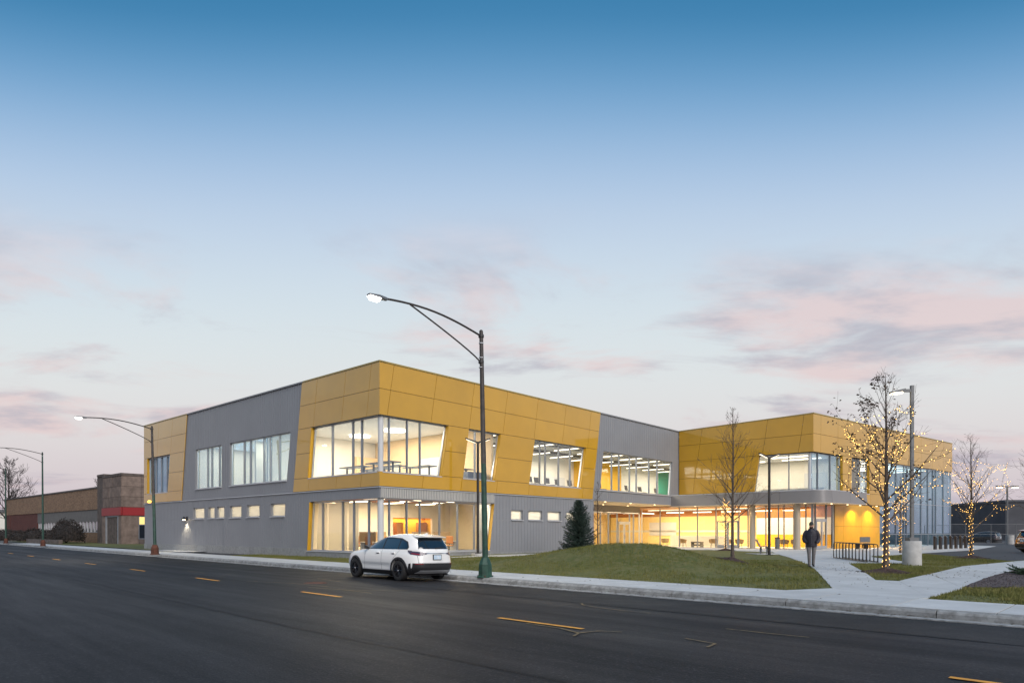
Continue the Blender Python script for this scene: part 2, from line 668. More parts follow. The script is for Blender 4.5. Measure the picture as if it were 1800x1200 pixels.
ground_mat("gravel", (0.055, 0.040, 0.042), (0.10, 0.078, 0.078), (0.16, 0.13, 0.13), 6.0, 30.0, 0.95, 1.0, 40.0, bdist=0.03)
pm("road_yellow", (0.85, 0.36, 0.03), 0.6, var=0.25, vscale=6, bump=0.2, bscale=40)  # brightness of light thrown back by the dashes is put into the colour
pm("survey_paint", (0.05, 0.042, 0.03), 0.7, col2=(0.30, 0.20, 0.08), vscale=5)
pm("tar_seal", (0.010, 0.010, 0.011), 0.6, spec=0.15)
pm("leaf_green", (0.092, 0.115, 0.019), 0.85, col2=(0.21, 0.185, 0.056), vscale=0.55, detail=8.0, c0=0.30, c1=0.72)

# ================================================================ ground
S2 = math.sqrt(0.5)


def nn(x, y):
    return (x + y) * S2          # distance across the road, growing towards the building


def uu(x, y):
    return (y - x) * S2          # distance along the road, growing to the left and away


def un(u, n):
    return ((n - u) * S2, (n + u) * S2)


def road_z(n):
    return -0.020 * (n - 8.55) if n > 8.55 else -0.008 * (8.55 - n)


KERB = 15.30


def sstep(t):
    t = max(0.0, min(1.0, t))
    return t * t * (3 - 2 * t)


def hs(x, y):
    n, u = nn(x, y), uu(x, y)
    z = 0.03 + 0.12 * sstep((n - 16.0) / 10.0)
    dn, du = n - 22.9, u - 15.8
    m = math.exp(-((du / (5.6 if du > 0 else 3.7)) ** 2) - (dn / (2.7 if dn < 0 else 2.7)) ** 2)
    z += 1.0 * m * sstep((n - 17.6) / 1.6)
    return z


def sheet(name, poly, mat, dz, step=1.0, parent=None, zf=hs):
    bm = clip_grid(poly, step)
    for v in bm.verts:
        v.co.z = zf(v.co.x, v.co.y) + dz
    me = bpy.data.meshes.new(name)
    bm.to_mesh(me)
    bm.free()
    return link_mesh(name, me, mat, parent, smooth=True)


def slab(name, poly, mat, dz, th, step=1.2, parent=None):
    """a cast slab with real thickness that follows the ground"""
    bm = clip_grid(poly, step)
    r = bmesh.ops.extrude_face_region(bm, geom=bm.faces[:])
    top = {g for g in r["geom"] if isinstance(g, bmesh.types.BMVert)}
    for v in bm.verts:
        v.co.z = hs(v.co.x, v.co.y) + (dz if v in top else dz - th)
    bmesh.ops.recalc_face_normals(bm, faces=bm.faces[:])
    me = bpy.data.meshes.new(name)
    bm.to_mesh(me)
    bm.free()
    return link_mesh(name, me, mat, parent)


def strips(poly, d, step, gap=0.028):
    """cut a convex polygon into slabs across direction d"""
    d = Vector((*d, 0)).normalized()
    ts = [Vector((*p, 0)).dot(d) for p in poly]
    t0, t1 = min(ts), max(ts)
    n = max(1, round((t1 - t0) / step))
    out = []
    for i in range(n):
        a = t0 + (t1 - t0) * i / n + (gap / 2 if i else 0)
        b = t0 + (t1 - t0) * (i + 1) / n - (gap / 2 if i < n - 1 else 0)
        q = [Vector((*p, 0)) for p in poly]
        for lim, s in ((a, 1), (b, -1)):
            r = []
            for j in range(len(q)):
                p1, p2 = q[j], q[(j + 1) % len(q)]
                f1, f2 = s * (p1.dot(d) - lim), s * (p2.dot(d) - lim)
                if f1 >= 0:
                    r.append(p1)
                if f1 * f2 < 0:
                    r.append(p1.lerp(p2, f1 / (f1 - f2)))
            q = r
        if len(q) >= 3:
            out.append([(p.x, p.y) for p in q])
    return out


tag(MB().add([(-900, -300, -0.4), (900, -300, -0.4), (900, 1500, -0.4), (-900, 1500, -0.4)], [(0, 1, 2, 3)]).obj("ground", "far_ground"), kind="structure")

# the road, crowned at its middle line
mb = MB()
us = [-70, -40, -20, -10, 0, 10, 20, 30, 45, 60, 80, 110, 150, 220, 320]
ns = [-30, -12, -4, 2, 5.5, 8.55, 11, 13, 14.6, KERB + 0.02]
for u in us:
    for n in ns:
        mb.v.append((*un(u, n), road_z(n)))
for i in range(len(us) - 1):
    for j in range(len(ns) - 1):
        a = i * len(ns) + j
        mb.f.append((a, a + 1, a + 1 + len(ns), a + len(ns)))
road = tag(mb.obj("road", "asphalt", smooth=True), kind="structure")


lane = MB()
lu = [-25, -10, 0, 5, 10, 15, 20, 25, 30, 35, 40, 50, 60]
for u in lu:
    for n, z in ((12.15, road_z(12.15) + 0.0045), (13.5, road_z(13.5) + 0.0055), (14.885, road_z(14.885) + 0.0065)):
        lane.v.append((*un(u, n + (0.03 * math.sin(u * 1.7) if n < 12.2 else 0)), z))
for i in range(len(lu) - 1):
    for j in range(2):
        a = i * 3 + j
        lane.f.append((a, a + 1, a + 4, a + 3))
lane.obj("parking_lane", "asphalt_lane", road)


def stripe(name, pts, w, mat, dz=0.011):
    m = MB()
    L_, Rr = [], []
    pv = [Vector((*p, 0)) for p in pts]
    for i, p in enumerate(pv):
        d = (pv[min(i + 1, len(pv) - 1)] - pv[max(i - 1, 0)]).normalized()
        s = Vector((-d.y, d.x, 0)) * w / 2
        for q, lst in ((p + s, L_), (p - s, Rr)):
            lst.append((q.x, q.y, road_z(nn(q.x, q.y)) + dz))
    k = len(pv)
    m.v = L_ + Rr
    m.f = [(i, i + 1, k + i + 1, k + i) for i in range(k - 1)]
    return m.obj(name, mat, road, fix=False)


def seg(a, b, k=6):
    return [(a[0] + (b[0] - a[0]) * i / k, a[1] + (b[1] - a[1]) * i / k) for i in range(k + 1)]


for k in range(-1, 12):
    u0 = 7.9 + 7.55 * k + (0.42 if k < 0 else 0.0)
    stripe("centre_dash", seg(un(u0 - 1.0, 8.55), un(u0 + 1.0, 8.55)), 0.11, "road_yellow")
# utility survey marks sprayed on the asphalt
marks = [[(-5.9, 19.3), (-4.6, 18.5), (-3.7, 17.5)], [(-4.6, 18.3), (-2.9, 18.6)], [(-8.6, 21.6), (-6.9, 20.9), (-5.4, 19.6)],
         [(-6.9, 23.6), (-5.6, 21.9)],
         [(1.62, 15.5), (1.6, 15.1), (1.75, 14.7), (2.2, 14.1), (2.8, 13.5)],
         [(0.25, 11.6), (0.8, 11.0), (1.05, 10.5), (0.95, 10.2)], [(1.05, 10.5), (1.4, 10.7), (1.75, 10.6)],
         [(3.6, 11.2), (4.1, 10.7), (4.6, 10.3)], [(2.6, 10.0), (2.9, 9.5), (2.7, 9.2)], [(-13.5, 27.6), (-12.0, 26.0)]]
for p in marks:
    stripe("survey_mark", p, 0.05, "survey_paint", 0.012)
# a cover and a kerb inlet
mh = MB()
c_ = un(19.5, 10.6)
mh.lathe([(0.36, -0.02), (0.36, 0.012), (0.33, 0.012), (0.33, 0.006), (0.02, 0.008)], 28, (c_[0], c_[1], road_z(10.6)))
mh.obj("manhole_cover", "rust", road, smooth=False)
# poured crack seals
for n0, u0, u1, sd_ in ((5.55, -6, 40, 1), (12.2, 2, 42, 2)):
    rr = random.Random(sd_)
    pts, n = [], n0
    u = u0
    while u < u1:
        pts.append(un(u, n))
        u += rr.uniform(0.5, 1.2)
        n += rr.uniform(-0.05, 0.05)
    stripe("crack_seal", pts, 0.022, "tar_seal", 0.010)

# lawn sheet carrying the whole site
site_poly = [un(-30, KERB + 0.15), un(44.0, KERB + 0.15), un(44.0, 60), un(10, 75), un(-45, 75), un(-45, 30)]
lawn = tag(sheet("lawn", site_poly, "lawn_soil", 0.0, 0.6), kind="structure")

# kerb: cast lengths with joints
kerb = MB()
kerb.loft([(*un(-30, KERB + 0.03), -0.3), (*un(150, KERB + 0.03), -0.3), (*un(150, KERB + 0.13), -0.3), (*un(-30, KERB + 0.13), -0.3)],
          [(*un(-30, KERB + 0.03), -0.02), (*un(150, KERB + 0.03), -0.02), (*un(150, KERB + 0.13), -0.02), (*un(-30, KERB + 0.13), -0.02)])
kerb = tag(kerb.obj("kerb", "joint"), kind="structure")
km = MB()
kl = 2.98
prof = [(0.0, -0.34), (0.0, -0.02), (0.025, 0.018), (0.055, 0.034), (0.17, 0.036), (0.17, -0.34)]
km.loft([(*un(0, p[0]), p[1]) for p in prof], [(*un(kl, p[0]), p[1]) for p in prof])
k0 = km.obj("kerb_length", "kerb_concrete", kerb)
kme = k0.data
for i in range(24):
    o = k0 if i == 0 else k0.copy()
    if i:
        COL.objects.link(o)
        o.parent = kerb
    o.location = (*un(-11.6 + 3.0 * i, KERB), 0)
gm = MB()
gp = [(-0.42, -0.30), (-0.42, -0.098), (0.0, -0.115), (0.0, -0.30)]
gm.loft([(*un(-30, KERB + p[0]), p[1]) for p in gp], [(*un(150, KERB + p[0]), p[1]) for p in gp])
gm.obj("gutter_pan", "kerb_concrete", kerb)
fk = MB()
fk.loft([(*un(60.5, KERB + p[0]), p[1]) for p in prof], [(*un(150, KERB + p[0]), p[1]) for p in prof])
fk.obj("far_kerb", "kerb_concrete", kerb)

# pavement along the kerb: base strip and cast slabs
pave = tag(sheet("pavement", [un(-20, KERB + 0.18), un(44, KERB + 0.18), un(44, 17.56), un(-20, 17.56)], "joint", 0.006, 2.0), kind="structure")
u = -12.0
while u < 43.0:
    slab("slab", [un(u, KERB + 0.185), un(u + 1.778, KERB + 0.185), un(u + 1.778, 17.55), un(u, 17.55)], "concrete", 0.022, 0.05, 1.2, pave)
    u += 1.806

paths = tag(sheet("footpath", [(12.9, 28.8), (15.2, 30.1), (20.5, 38.3), (15.6, 37.3)], "joint", 0.008, 1.5), kind="structure")
conc = {
    "junction": ([(7.23, 17.60), (8.67, 18.02), (9.74, 15.54), (9.45, 15.42)], (1, -1), 2.2),
    "junction_b": ([(8.68, 18.02), (11.09, 20.27), (11.56, 19.89), (9.75, 15.54)], (1, -1), 2.2),
    "approach": ([(8.70, 18.06), (11.07, 20.25), (15.28, 30.21), (12.83, 28.77)], (0.38, 0.92), 2.6),
    "rack": ([(12.85, 28.79), (15.28, 30.23), (20.61, 38.48), (15.57, 37.39)], (0.3, 0.95), 2.9),
    "rack_b": ([(15.30, 30.23), (18.3, 30.0), (20.63, 38.48)], (0.3, 0.95), 2.9),
    "court": ([(15.57, 37.41), (20.61, 38.50), (27, 44.2), (24.4, 53.6), (18.4, 47.0), (16.45, 40.67)], (0.3, 0.95), 3.0),
    "front": ([(18.42, 47.02), (24.4, 53.62), (14.2, 62.5), (15.5, 53.0)], (0.75, -0.66), 3.0),
    "front_b": ([(15.48, 53.0), (14.18, 62.5), (8.0, 58.8), (6.0, 55.0)], (0.75, -0.66), 3.0),
    "side": ([(27.02, 44.22), (36, 52), (48, 66), (48.5, 72.5), (24.42, 53.6)], (0.78, 0.62), 3.2),
    "right_a": ([(9.76, 15.56), (11.97, 17.66), (14.1, 22.51), (11.58, 19.91)], (0.7, 0.7), 2.4),
    "right_b": ([(11.99, 17.68), (15.89, 21.96), (18.79, 27.73), (14.12, 22.51)], (0.7, 0.75), 2.4),
    "right_c": ([(15.91, 21.98), (20.45, 26.59), (24.12, 32.07), (18.81, 27.73)], (0.7, 0.75), 2.4),
    "right_d": ([(20.47, 26.61), (32, 36.2), (30.5, 37.2), (24.14, 32.07)], (0.75, 0.66), 2.6),
}
BX, BY = -7.176, 36.111
RX, RY = 0.66436, 0.74741


def bl(a, b):
    """building coordinates to the ground plan"""
    return (BX + a * RX - b * RY, BY + a * RY + b * RX)


conc["wallwalk"] = ([bl(3, -1.7), bl(3, -2.25), bl(9.4, -3.9), bl(20, -4.4), bl(20, -1.2), bl(12, -1.2)], (RX, RY), 2.4)
conc["far"] = ([un(44.3, 15.6), un(110, 15.6), un(110, 17.6), un(44.3, 17.6)], (-S2, S2), 3.0)
for key, (poly, d, st) in conc.items():
    for q in strips(poly, d, st):
        slab("slab", q, "concrete", 0.020, 0.05, 1.2, paths)
lot_poly = [(24.6, 33.2), (32, 36.0), (100, 62), (100, 160), (48, 78), (27.5, 44.6)]
tag(sheet("parking_lot", lot_poly, "asphalt_lot", 0.010, 2.0, zf=lambda x, y: hs(x, y) if abs(x) < 45 else 0.15), kind="structure")
drive_poly = [un(44.1, KERB + 0.02), un(54, KERB + 0.02), un(56, 40), un(46, 40)]
tag(sheet("driveway", drive_poly, "asphalt_lot", 0.03, 2.0, zf=lambda x, y: -0.12 + 0.17 * sstep((nn(x, y) - 15.3) / 6)), kind="structure")
tag(sheet("far_lawn", [un(60, 17.7), un(130, 17.7), un(130, 25), un(60, 25)], "lawn_soil", 0.12, 4.0, zf=lambda x, y: 0.0), kind="structure")
tag(sheet("forecourt", [un(52, 17.6), un(62, 17.6), un(62, 40), un(50, 40)], "concrete", 0.10, 3.0, zf=lambda x, y: 0.0), kind="structure")
bed_poly = [(12.05, 17.80), (15.85, 21.85), (20.4, 26.45), (28, 31.5), (26, 22), (13.6, 17.5)]
bed = tag(sheet("gravel_bed", bed_poly, "gravel", 0.03, 0.7), kind="structure")


def inside(poly, x, y):
    s = None
    for i in range(len(poly)):
        x1, y1 = poly[i]
        x2, y2 = poly[(i + 1) % len(poly)]
        c = (x2 - x1) * (y - y1) - (y2 - y1) * (x - x1)
        if s is None:
            s = c > 0
        elif (c > 0) != s:
            return False
    return True


solid = [v[0] for v in conc.values()] + [lot_poly, bed_poly]


def grass_patch(name, poly, count, seed, label, hmin=0.03, hmax=0.075):
    rng = random.Random(seed)
    xs = [p[0] for p in poly]
    ys = [p[1] for p in poly]
    V, F = [], []
    tries = 0
    while len(F) < count and tries < count * 8:
        tries += 1
        x, y = rng.uniform(min(xs), max(xs)), rng.uniform(min(ys), max(ys))
        if not inside(poly, x, y) or nn(x, y) < 17.60 or any(inside(q, x, y) for q in solid):
            continue
        ax, ay = (x - BX), (y - BY)
        if ax * -RY + ay * RX > -0.1 and ax * RX + ay * RY > -0.1:
            continue
        nz_ = noise.noise(Vector((x * 0.7, y * 0.7, seed))) + 0.5 * noise.noise(Vector((x * 2.3, y * 2.3, seed)))
        if nz_ < -0.22 and rng.random() < 0.75:
            continue
        z = hs(x, y)
        h = (1 + 0.7 * nz_) * rng.uniform(hmin, hmax) * (1.0 + 0.6 * (rng.random() < 0.08))
        t = rng.uniform(0, 6.283)
        w = rng.uniform(0.009, 0.016)
        lx, ly = rng.uniform(-0.03, 0.03), rng.uniform(-0.03, 0.03)
        o = len(V)
        V += [(x - w * math.cos(t), y - w * math.sin(t), z - 0.01), (x + w * math.cos(t), y + w * math.sin(t), z - 0.01), (x + lx, y + ly, z + h)]
        F.append((o, o + 1, o + 2))
    m = MB()
    m.v, m.f = V, F
    return tag(m.obj(name, "leaf_green", fix=False), label, "grass", kind="stuff")


grass_patch("grass", [un(7.5, 17.6), un(30, 17.6), un(30, 27), un(12, 34), un(4, 26)], 60000, 1,
            "short winter grass covering the mound beside the pavement")
grass_patch("grass", [un(30, 17.6), un(43.5, 17.6), un(43.5, 24), un(30, 24)], 9000, 2,
            "narrow strip of grass along the grey building wall")
grass_patch("grass", [(10.9, 20.3), (11.6, 19.8), (24.2, 32.0), (26.5, 43), (20.8, 38.4), (15.3, 30.2)], 24000, 3,
            "grass island around the lit tree and the concrete lamp base")
grass_patch("grass", [(9.7, 15.5), (10.9, 14.0), (14.2, 16.0), (13.6, 17.5), (12.05, 17.8)], 7000, 4,
            "patch of grass in front of the gravel bed")

# ================================================================ the community building
BANG = math.atan2(RY, RX)
B = empty("community_building", (BX, BY, 0.0), BANG,
          "two storey community building with gold panels, grey siding and glowing windows", "building")


class Frame:
    """a vertical facade plane in building coordinates: s along it, d outwards, z up"""

    def __init__(self, o, d, out):
        self.o, self.d, self.n = o, d, out

    def p(self, s, d, z):
        return (self.o[0] + self.d[0] * s + self.n[0] * d, self.o[1] + self.d[1] * s + self.n[1] * d, z)

    def prism(self, mb, poly, d0, d1):
        return mb.loft([self.p(s, d0, z) for s, z in poly], [self.p(s, d1, z) for s, z in poly])

    def box(self, mb, s0, s1, d0, d1, z0, z1):
        return self.prism(mb, [(s0, z0), (s1, z0), (s1, z1), (s0, z1)], d0, d1)


FLf = Frame((0, 0), (0, 1), (-1, 0))
FRf = Frame((0, 0), (1, 0), (0, -1))
Wf = Frame((34.0, 0), (0, -1), (-1, 0))
wd = (0.985, -0.1729)
WRf = Frame((34.0, -11.84), wd, (wd[1], -wd[0]))


def E(s, z=0.0, k=0.0):
    return lambda q: s + k * (q - z)


def E2(st, zt, sb, zb):
    k = (st - sb) / (zt - zb)
    return lambda q: sb + k * (q - zb)


def quad(eL, eR, z0, z1):
    return [(eL(z0), z0), (eR(z0), z0), (eR(z1), z1), (eL(z1), z1)]


def wall(fr, bands, name, mat, d0=-0.28, d1=0.0):
    mb = MB()
    for z0, z1, spans in bands:
        for eL, eR in spans:
            fr.prism(mb, quad(eL, eR, z0, z1), d0, d1)
    return mb.obj(name, mat, B)


def ribs(fr, regs, step, name, mat, w=0.03, dp=0.012, d0=0.0):
    mb = MB()
    for z0, z1, eL, eR in regs:
        lo, hi = min(eL(z0), eL(z1)), max(eR(z0), eR(z1))
        k = math.ceil(lo / step)
        while k * step < hi:
            s = k * step
            zs = [z0 + (z1 - z0) * i / 24 for i in range(25)]
            ok = [z for z in zs if eL(z) + w < s < eR(z) - w]
            if ok and ok[-1] - ok[0] > 0.1:
                fr.box(mb, s - w / 2, s + w / 2, d0, d0 + dp, ok[0], ok[-1])
            k += 1
    o = mb.obj(name, mat, B, fix=False)
    o["kind"] = "stuff"
    return o


def panels(fr, rows, mat="gold", name="gold_panel", d0=0.025, d1=0.062, gap=0.024):
    g = gap / 2
    for z0, z1, cuts in rows:
        for eL, eR in cuts:
            poly = [(eL(z0) + g, z0 + g), (eR(z0) - g, z0 + g), (eR(z1) - g, z1 - g), (eL(z1) + g, z1 - g)]
            fr.prism(MB(), poly, d0, d1)
            m = MB()
            fr.prism(m, poly, d0, d1)
            m.obj(name, mat, B)


def spans_of(edges):
    return [(edges[i], edges[i + 1]) for i in range(len(edges) - 1)]


def window(fr, eL, eR, z0, z1, mulls, rec=0.12, glass="glass", fmat="aluminium", reveal=None, fw=0.06, sides="LR", trans=(), sill=True, md=0.12, name="window"):
    """outer frame as the part; panes, mullions, reveals and sill as its pieces"""
    dF0, dF1 = -rec - md, -rec
    m = MB()
    fr.prism(m, [(eL(z0), z0), (eR(z0), z0), (eR(z0 + fw), z0 + fw), (eL(z0 + fw), z0 + fw)], dF0, dF1)
    fr.prism(m, [(eL(z1 - fw), z1 - fw), (eR(z1 - fw), z1 - fw), (eR(z1), z1), (eL(z1), z1)], dF0, dF1)
    za, zb = z0 + fw, z1 - fw
    if "L" in sides:
        fr.prism(m, [(eL(za), za), (eL(za) + fw, za), (eL(zb) + fw, zb), (eL(zb), zb)], dF0, dF1)
    if "R" in sides:
        fr.prism(m, [(eR(za) - fw, za), (eR(za), za), (eR(zb), zb), (eR(zb) - fw, zb)], dF0, dF1)
    w = m.obj(name, fmat, B)
    lL = (lambda q: eL(q) + (fw if "L" in sides else 0.0))
    lR = (lambda q: eR(q) - (fw if "R" in sides else 0.0))
    es = [lL] + [E(s) for s in mulls] + [lR]
    zs = [za] + list(trans) + [zb]
    for i in range(len(es) - 1):
        a, b = es[i], es[i + 1]
        oa, ob = (0.03 if i else 0.0), (0.03 if i < len(es) - 2 else 0.0)
        for j in range(len(zs) - 1):
            q0, q1 = zs[j] + (0.025 if j else 0), zs[j + 1] - (0.025 if j < len(zs) - 2 else 0)
            m = MB()
            fr.prism(m, [(a(q0) + oa, q0), (b(q0) - ob, q0), (b(q1) - ob, q1), (a(q1) + oa, q1)], -rec - 0.070, -rec - 0.058)
            m.obj("pane", glass, w)
    for s in mulls:
        m = MB()
        fr.box(m, s - 0.03, s + 0.03, dF0, dF1 + 0.02, za, zb)
        m.obj("mullion", "dark_mullion", w)
    for t in trans:
        m = MB()
        fr.prism(m, quad(lL, lR, t - 0.025, t + 0.025), dF0 + 0.02, dF1 + 0.005)
        m.obj("transom", fmat, w)
    if reveal:
        for sd, e in (("L", eL), ("R", eR)):
            if sd in sides:
                m = MB()
                o = 0.012 if sd == "L" else -0.012
                fr.prism(m, [(e(z0), z0), (e(z0) + o, z0), (e(z1) + o, z1), (e(z1), z1)], -rec, 0.05)
                m.obj("reveal", reveal, w)
    if sill:
        m = MB()
        fr.prism(m, [(eL(z0) - 0.03, z0 - 0.05), (eR(z0) + 0.03, z0 - 0.05), (eR(z0) + 0.03, z0 - 0.004), (eL(z0) - 0.03, z0 - 0.004)], -rec, 0.085)
        m.obj("sill", "flashing", w)
    return w


KL, KR = -0.155, 0.165
TOP, BOT, H2, S_2 = 10.80, 4.08, 7.93, 4.87

# ---- left facade (facing the junction): openings
cwl = E2(6.67, H2, 7.08, S_2)
w2r = E2(9.17, H2, 9.66, S_2)
wlr = E2(27.89, H2, 28.35, S_2)
lowl = E2(6.93, 3.43, 7.18, 0.45)
c0, cend = E(0.0), E(33.5)
small = [(9.87, 11.67), (13.18, 14.93), (15.75, 17.46), (18.35, 19.53), (19.91, 20.95), (21.63, 23.54)]
sm_spans = [(lowl, E(small[0][0]))] + [(E(small[i][1]), E(small[i + 1][0])) for i in range(5)] + [(E(small[5][1]), cend)]
wall(FLf, [(0.0, 0.45, [(c0, cend)]), (0.45, 2.60, [(lowl, cend)]), (2.60, 3.43, sm_spans), (3.43, BOT, [(c0, cend)]),
           (BOT, S_2, [(c0, cend)]), (S_2, H2, [(cwl, w2r), (E(17.46), E(18.75)), (E(23.13), wlr), (E(32.75), cend)]),
           (H2, TOP, [(c0, cend)])], "wall", "siding")
gl_in = E(8.10, BOT + 4.5, KL)          # grey / gold border of the front gold field
gl_out = E(25.10, BOT + 3.3, KL)        # border of the far gold field
ribs(FLf, [(BOT + 0.05, S_2 - 0.06, gl_in, gl_out), (H2 + 0.02, TOP - 0.02, gl_in, gl_out), (S_2, H2, gl_in, w2r),
           (S_2, H2, E(17.5), E(18.7)), (S_2, H2, E(23.2), gl_out)], 0.29, "siding_seam", "siding_seam")
ribs(FLf, [(0.62, 2.52, lowl, cend), (3.47, BOT - 0.1, c0, cend)] + [(2.60, 3.43, a, b) for a, b in sm_spans], 0.29, "siding_seam", "siding_seam")
# gold field by the corner
sA = [E(-0.074)] + [E(s, TOP, KL) for s in (0.66, 3.05, 6.02)] + [gl_in]
panels(FLf, [(9.37, TOP, spans_of(sA)), (7.95, 9.37, spans_of(sA)), (6.41, 7.95, [(cwl, gl_in)]), (4.89, 6.41, [(cwl, gl_in)]),
             (BOT, 4.89, spans_of([E(-0.074), E(1.63, 4.4, KL), E(4.04, 4.4, KL), E(7.0, 4.4, KL), gl_in]))])
sB = [gl_out, E(27.32, TOP, KL), E(30.13, TOP, KL), cend]
panels(FLf, [(9.37, TOP, spans_of(sB)), (7.95, 9.37, spans_of(sB)), (6.41, 7.95, [(gl_out, wlr), (E(32.75), cend)]),
             (4.89, 6.41, [(gl_out, wlr), (E(32.75), cend)]), (BOT, 4.89, spans_of([gl_out, E(28.3), E(31.0), cend]))])
window(FLf, E(0.17), cwl, S_2, H2, [1.89, 2.74, 4.79], reveal="gold_reveal", sides="R", rec=0.16)
window(FLf, w2r, E(17.46), S_2, H2, [10.76, 11.93, 12.79, 14.65, 15.54], glass="glass_blue", rec=0.1)
window(FLf, E(18.75), E(23.13), S_2, H2, [19.35, 20.6, 21.3], glass="glass_blue", rec=0.1)
window(FLf, wlr, E(32.75), S_2, H2, [28.94, 30.13, 31.28, 31.8], glass="glass_blue", reveal="gold_reveal", rec=0.12)
for a, b in small:
    window(FLf, E(a), E(b), 2.60, 3.43, [], glass="frosted", rec=0.1, fw=0.05)
window(FLf, E(0.17), lowl, 0.45, 3.40, [1.30, 2.71, 3.81, 5.89], reveal="gold_reveal", sides="R", rec=0.2)

# ---- right facade
fcw = E2(5.01, H2, 4.46, S_2)
f2a, f2b = E2(6.73, H2, 6.22, S_2), E2(9.63, H2, 9.04, S_2)
f3a, f3b = E2(13.1, H2, 12.5, S_2), E2(19.17, H2, 18.51, S_2)
f4a, f4b = E2(21.63, H2, 21.15, S_2), E2(32.79, H2, 32.40, S_2)
flow = E2(9.04, 3.40, 8.60, 0.42)
g_end = E(20.60, BOT + 3.4, KR)
rend = E(20.05)
rs = [(10.72, 11.9), (12.5, 13.98), (14.61, 16.13), (16.81, 18.25)]
rsp = [(flow, E(rs[0][0]))] + [(E(rs[i][1]), E(rs[i + 1][0])) for i in range(3)] + [(E(rs[3][1]), rend)]
i_end = E(34.0)
wall(FRf, [(0.0, 0.42, [(E(0.28), rend)]), (0.42, 2.39, [(flow, rend)]), (2.39, 3.04, rsp), (3.04, 3.40, [(flow, rend)]),
           (3.40, 4.0, [(E(0.28), rend)]), (4.0, S_2, [(E(0.28), i_end)]), (S_2, H2, [(fcw, f2a), (f2b, f3a), (f3b, f4a), (f4b, i_end)]),
           (H2, TOP, [(E(0.28), i_end)])], "wall", "siding")
ribs(FRf, [(H2 + 0.03, TOP - 0.02, g_end, i_end), (4.05, S_2 - 0.07, g_end, i_end), (S_2, H2, g_end, f4a), (S_2, H2, f4b, i_end)], 0.31, "siding_seam", "siding_seam")
ribs(FRf, [(0.30, 2.33, flow, rend), (3.08, BOT - 0.1, E(9.1), rend)] + [(2.39, 3.04, a, b) for a, b in rsp], 0.31, "siding_seam", "siding_seam")
ribs(FRf, [(3.46, BOT - 0.08, E(0.0), E(9.1))], 0.125, "flute", "flute", w=0.062, dp=0.045)
sC = [E(-0.036)] + [E(s, TOP, KR) for s in (0.93, 4.10, 7.22, 10.32, 13.48, 16.68, 19.86)] + [g_end]
lowC = [E(-0.036)] + [E(s, 4.4, KR) for s in (3.0, 6.08, 9.25, 12.44, 15.59, 18.75)] + [g_end]
panels(FRf, [(9.37, TOP, spans_of(sC)), (7.95, 9.37, spans_of(sC)),
             (6.41, 7.95, [(fcw, f2a), (f2b, f3a), (f3b, g_end)]), (4.89, 6.41, [(fcw, f2a), (f2b, f3a), (f3b, g_end)]),
             (BOT, 4.89, spans_of(lowC))])
window(FRf, E(0.17), fcw, S_2, H2, [0.78, 2.05, 3.0], reveal="gold_reveal", sides="R", rec=0.16)
window(FRf, f2a, f2b, S_2, H2, [7.48], reveal="gold_reveal", rec=0.14)
window(FRf, f3a, f3b, S_2, H2, [13.91, 14.52, 16.06, 17.44], reveal="gold_reveal", rec=0.14)
window(FRf, f4a, f4b, S_2, H2, [22.97, 24.06, 25.67, 26.75, 28.83, 30.25], rec=0.10)
for a, b in rs:
    window(FRf, E(a), E(b), 2.39, 3.04, [], glass="frosted", rec=0.1, fw=0.05)
window(FRf, E(0.17), flow, 0.42, 3.38, [0.83, 2.06, 3.03, 4.55, 6.02, 7.48], reveal="gold_reveal", sides="R", rec=0.2)
# corner columns behind the glass, flashing, coping
for nm, z0, z1, r in (("column", S_2 - 0.3, H2 + 0.2, 0.15), ("column", 0.2, 3.6, 0.17)):
    MB().lathe([(r, z0), (r, z1)], 20, (0.26, 0.26, 0)).obj(nm, "column", B, smooth=True)
for fr, s0, s1 in ((FLf, -0.08, 33.5), (FRf, -0.08, 20.05)):
    m = MB()
    fr.box(m, s0, s1, 0.0, 0.075, 4.015, 4.058)
    m.obj("flashing", "flashing", B)
for fr, s0, s1, mt in ((FLf, -0.09, 7.62, "coping"), (FLf, 7.63, 24.55, "siding"), (FLf, 24.56, 33.58, "coping"), (FRf, 0.005, 21.1, "coping"), (FRf, 21.11, 33.95, "siding")):
    m = MB()
    fr.box(m, s0, s1, -0.35 if fr is FLf else -0.349, 0.09, TOP + 0.004, TOP + 0.085)
    m.obj("coping", mt, B)
# plinth blocks under the left facade
k = 0
s = 7.35
while s < 33.4:
    m = MB()
    FLf.box(m, s, min(s + 0.79, 33.5), 0.005, 0.05, 0.0, 0.57)
    m.obj("plinth_block", "plinth", B)
    s += 0.80
s = 0.05
while s < 20:
    m = MB()
    FRf.box(m, s, min(s + 0.79, 20.0), 0.005, 0.05, 0.0, 0.26 if s > 8.8 else 0.36)
    m.obj("plinth_block", "plinth", B)
    s += 0.80
m = MB()
FLf.box(m, 0.0, 7.2, 0.0, 0.045, 0.0, 0.38)
m.obj("plinth_ledge", "plinth", B)

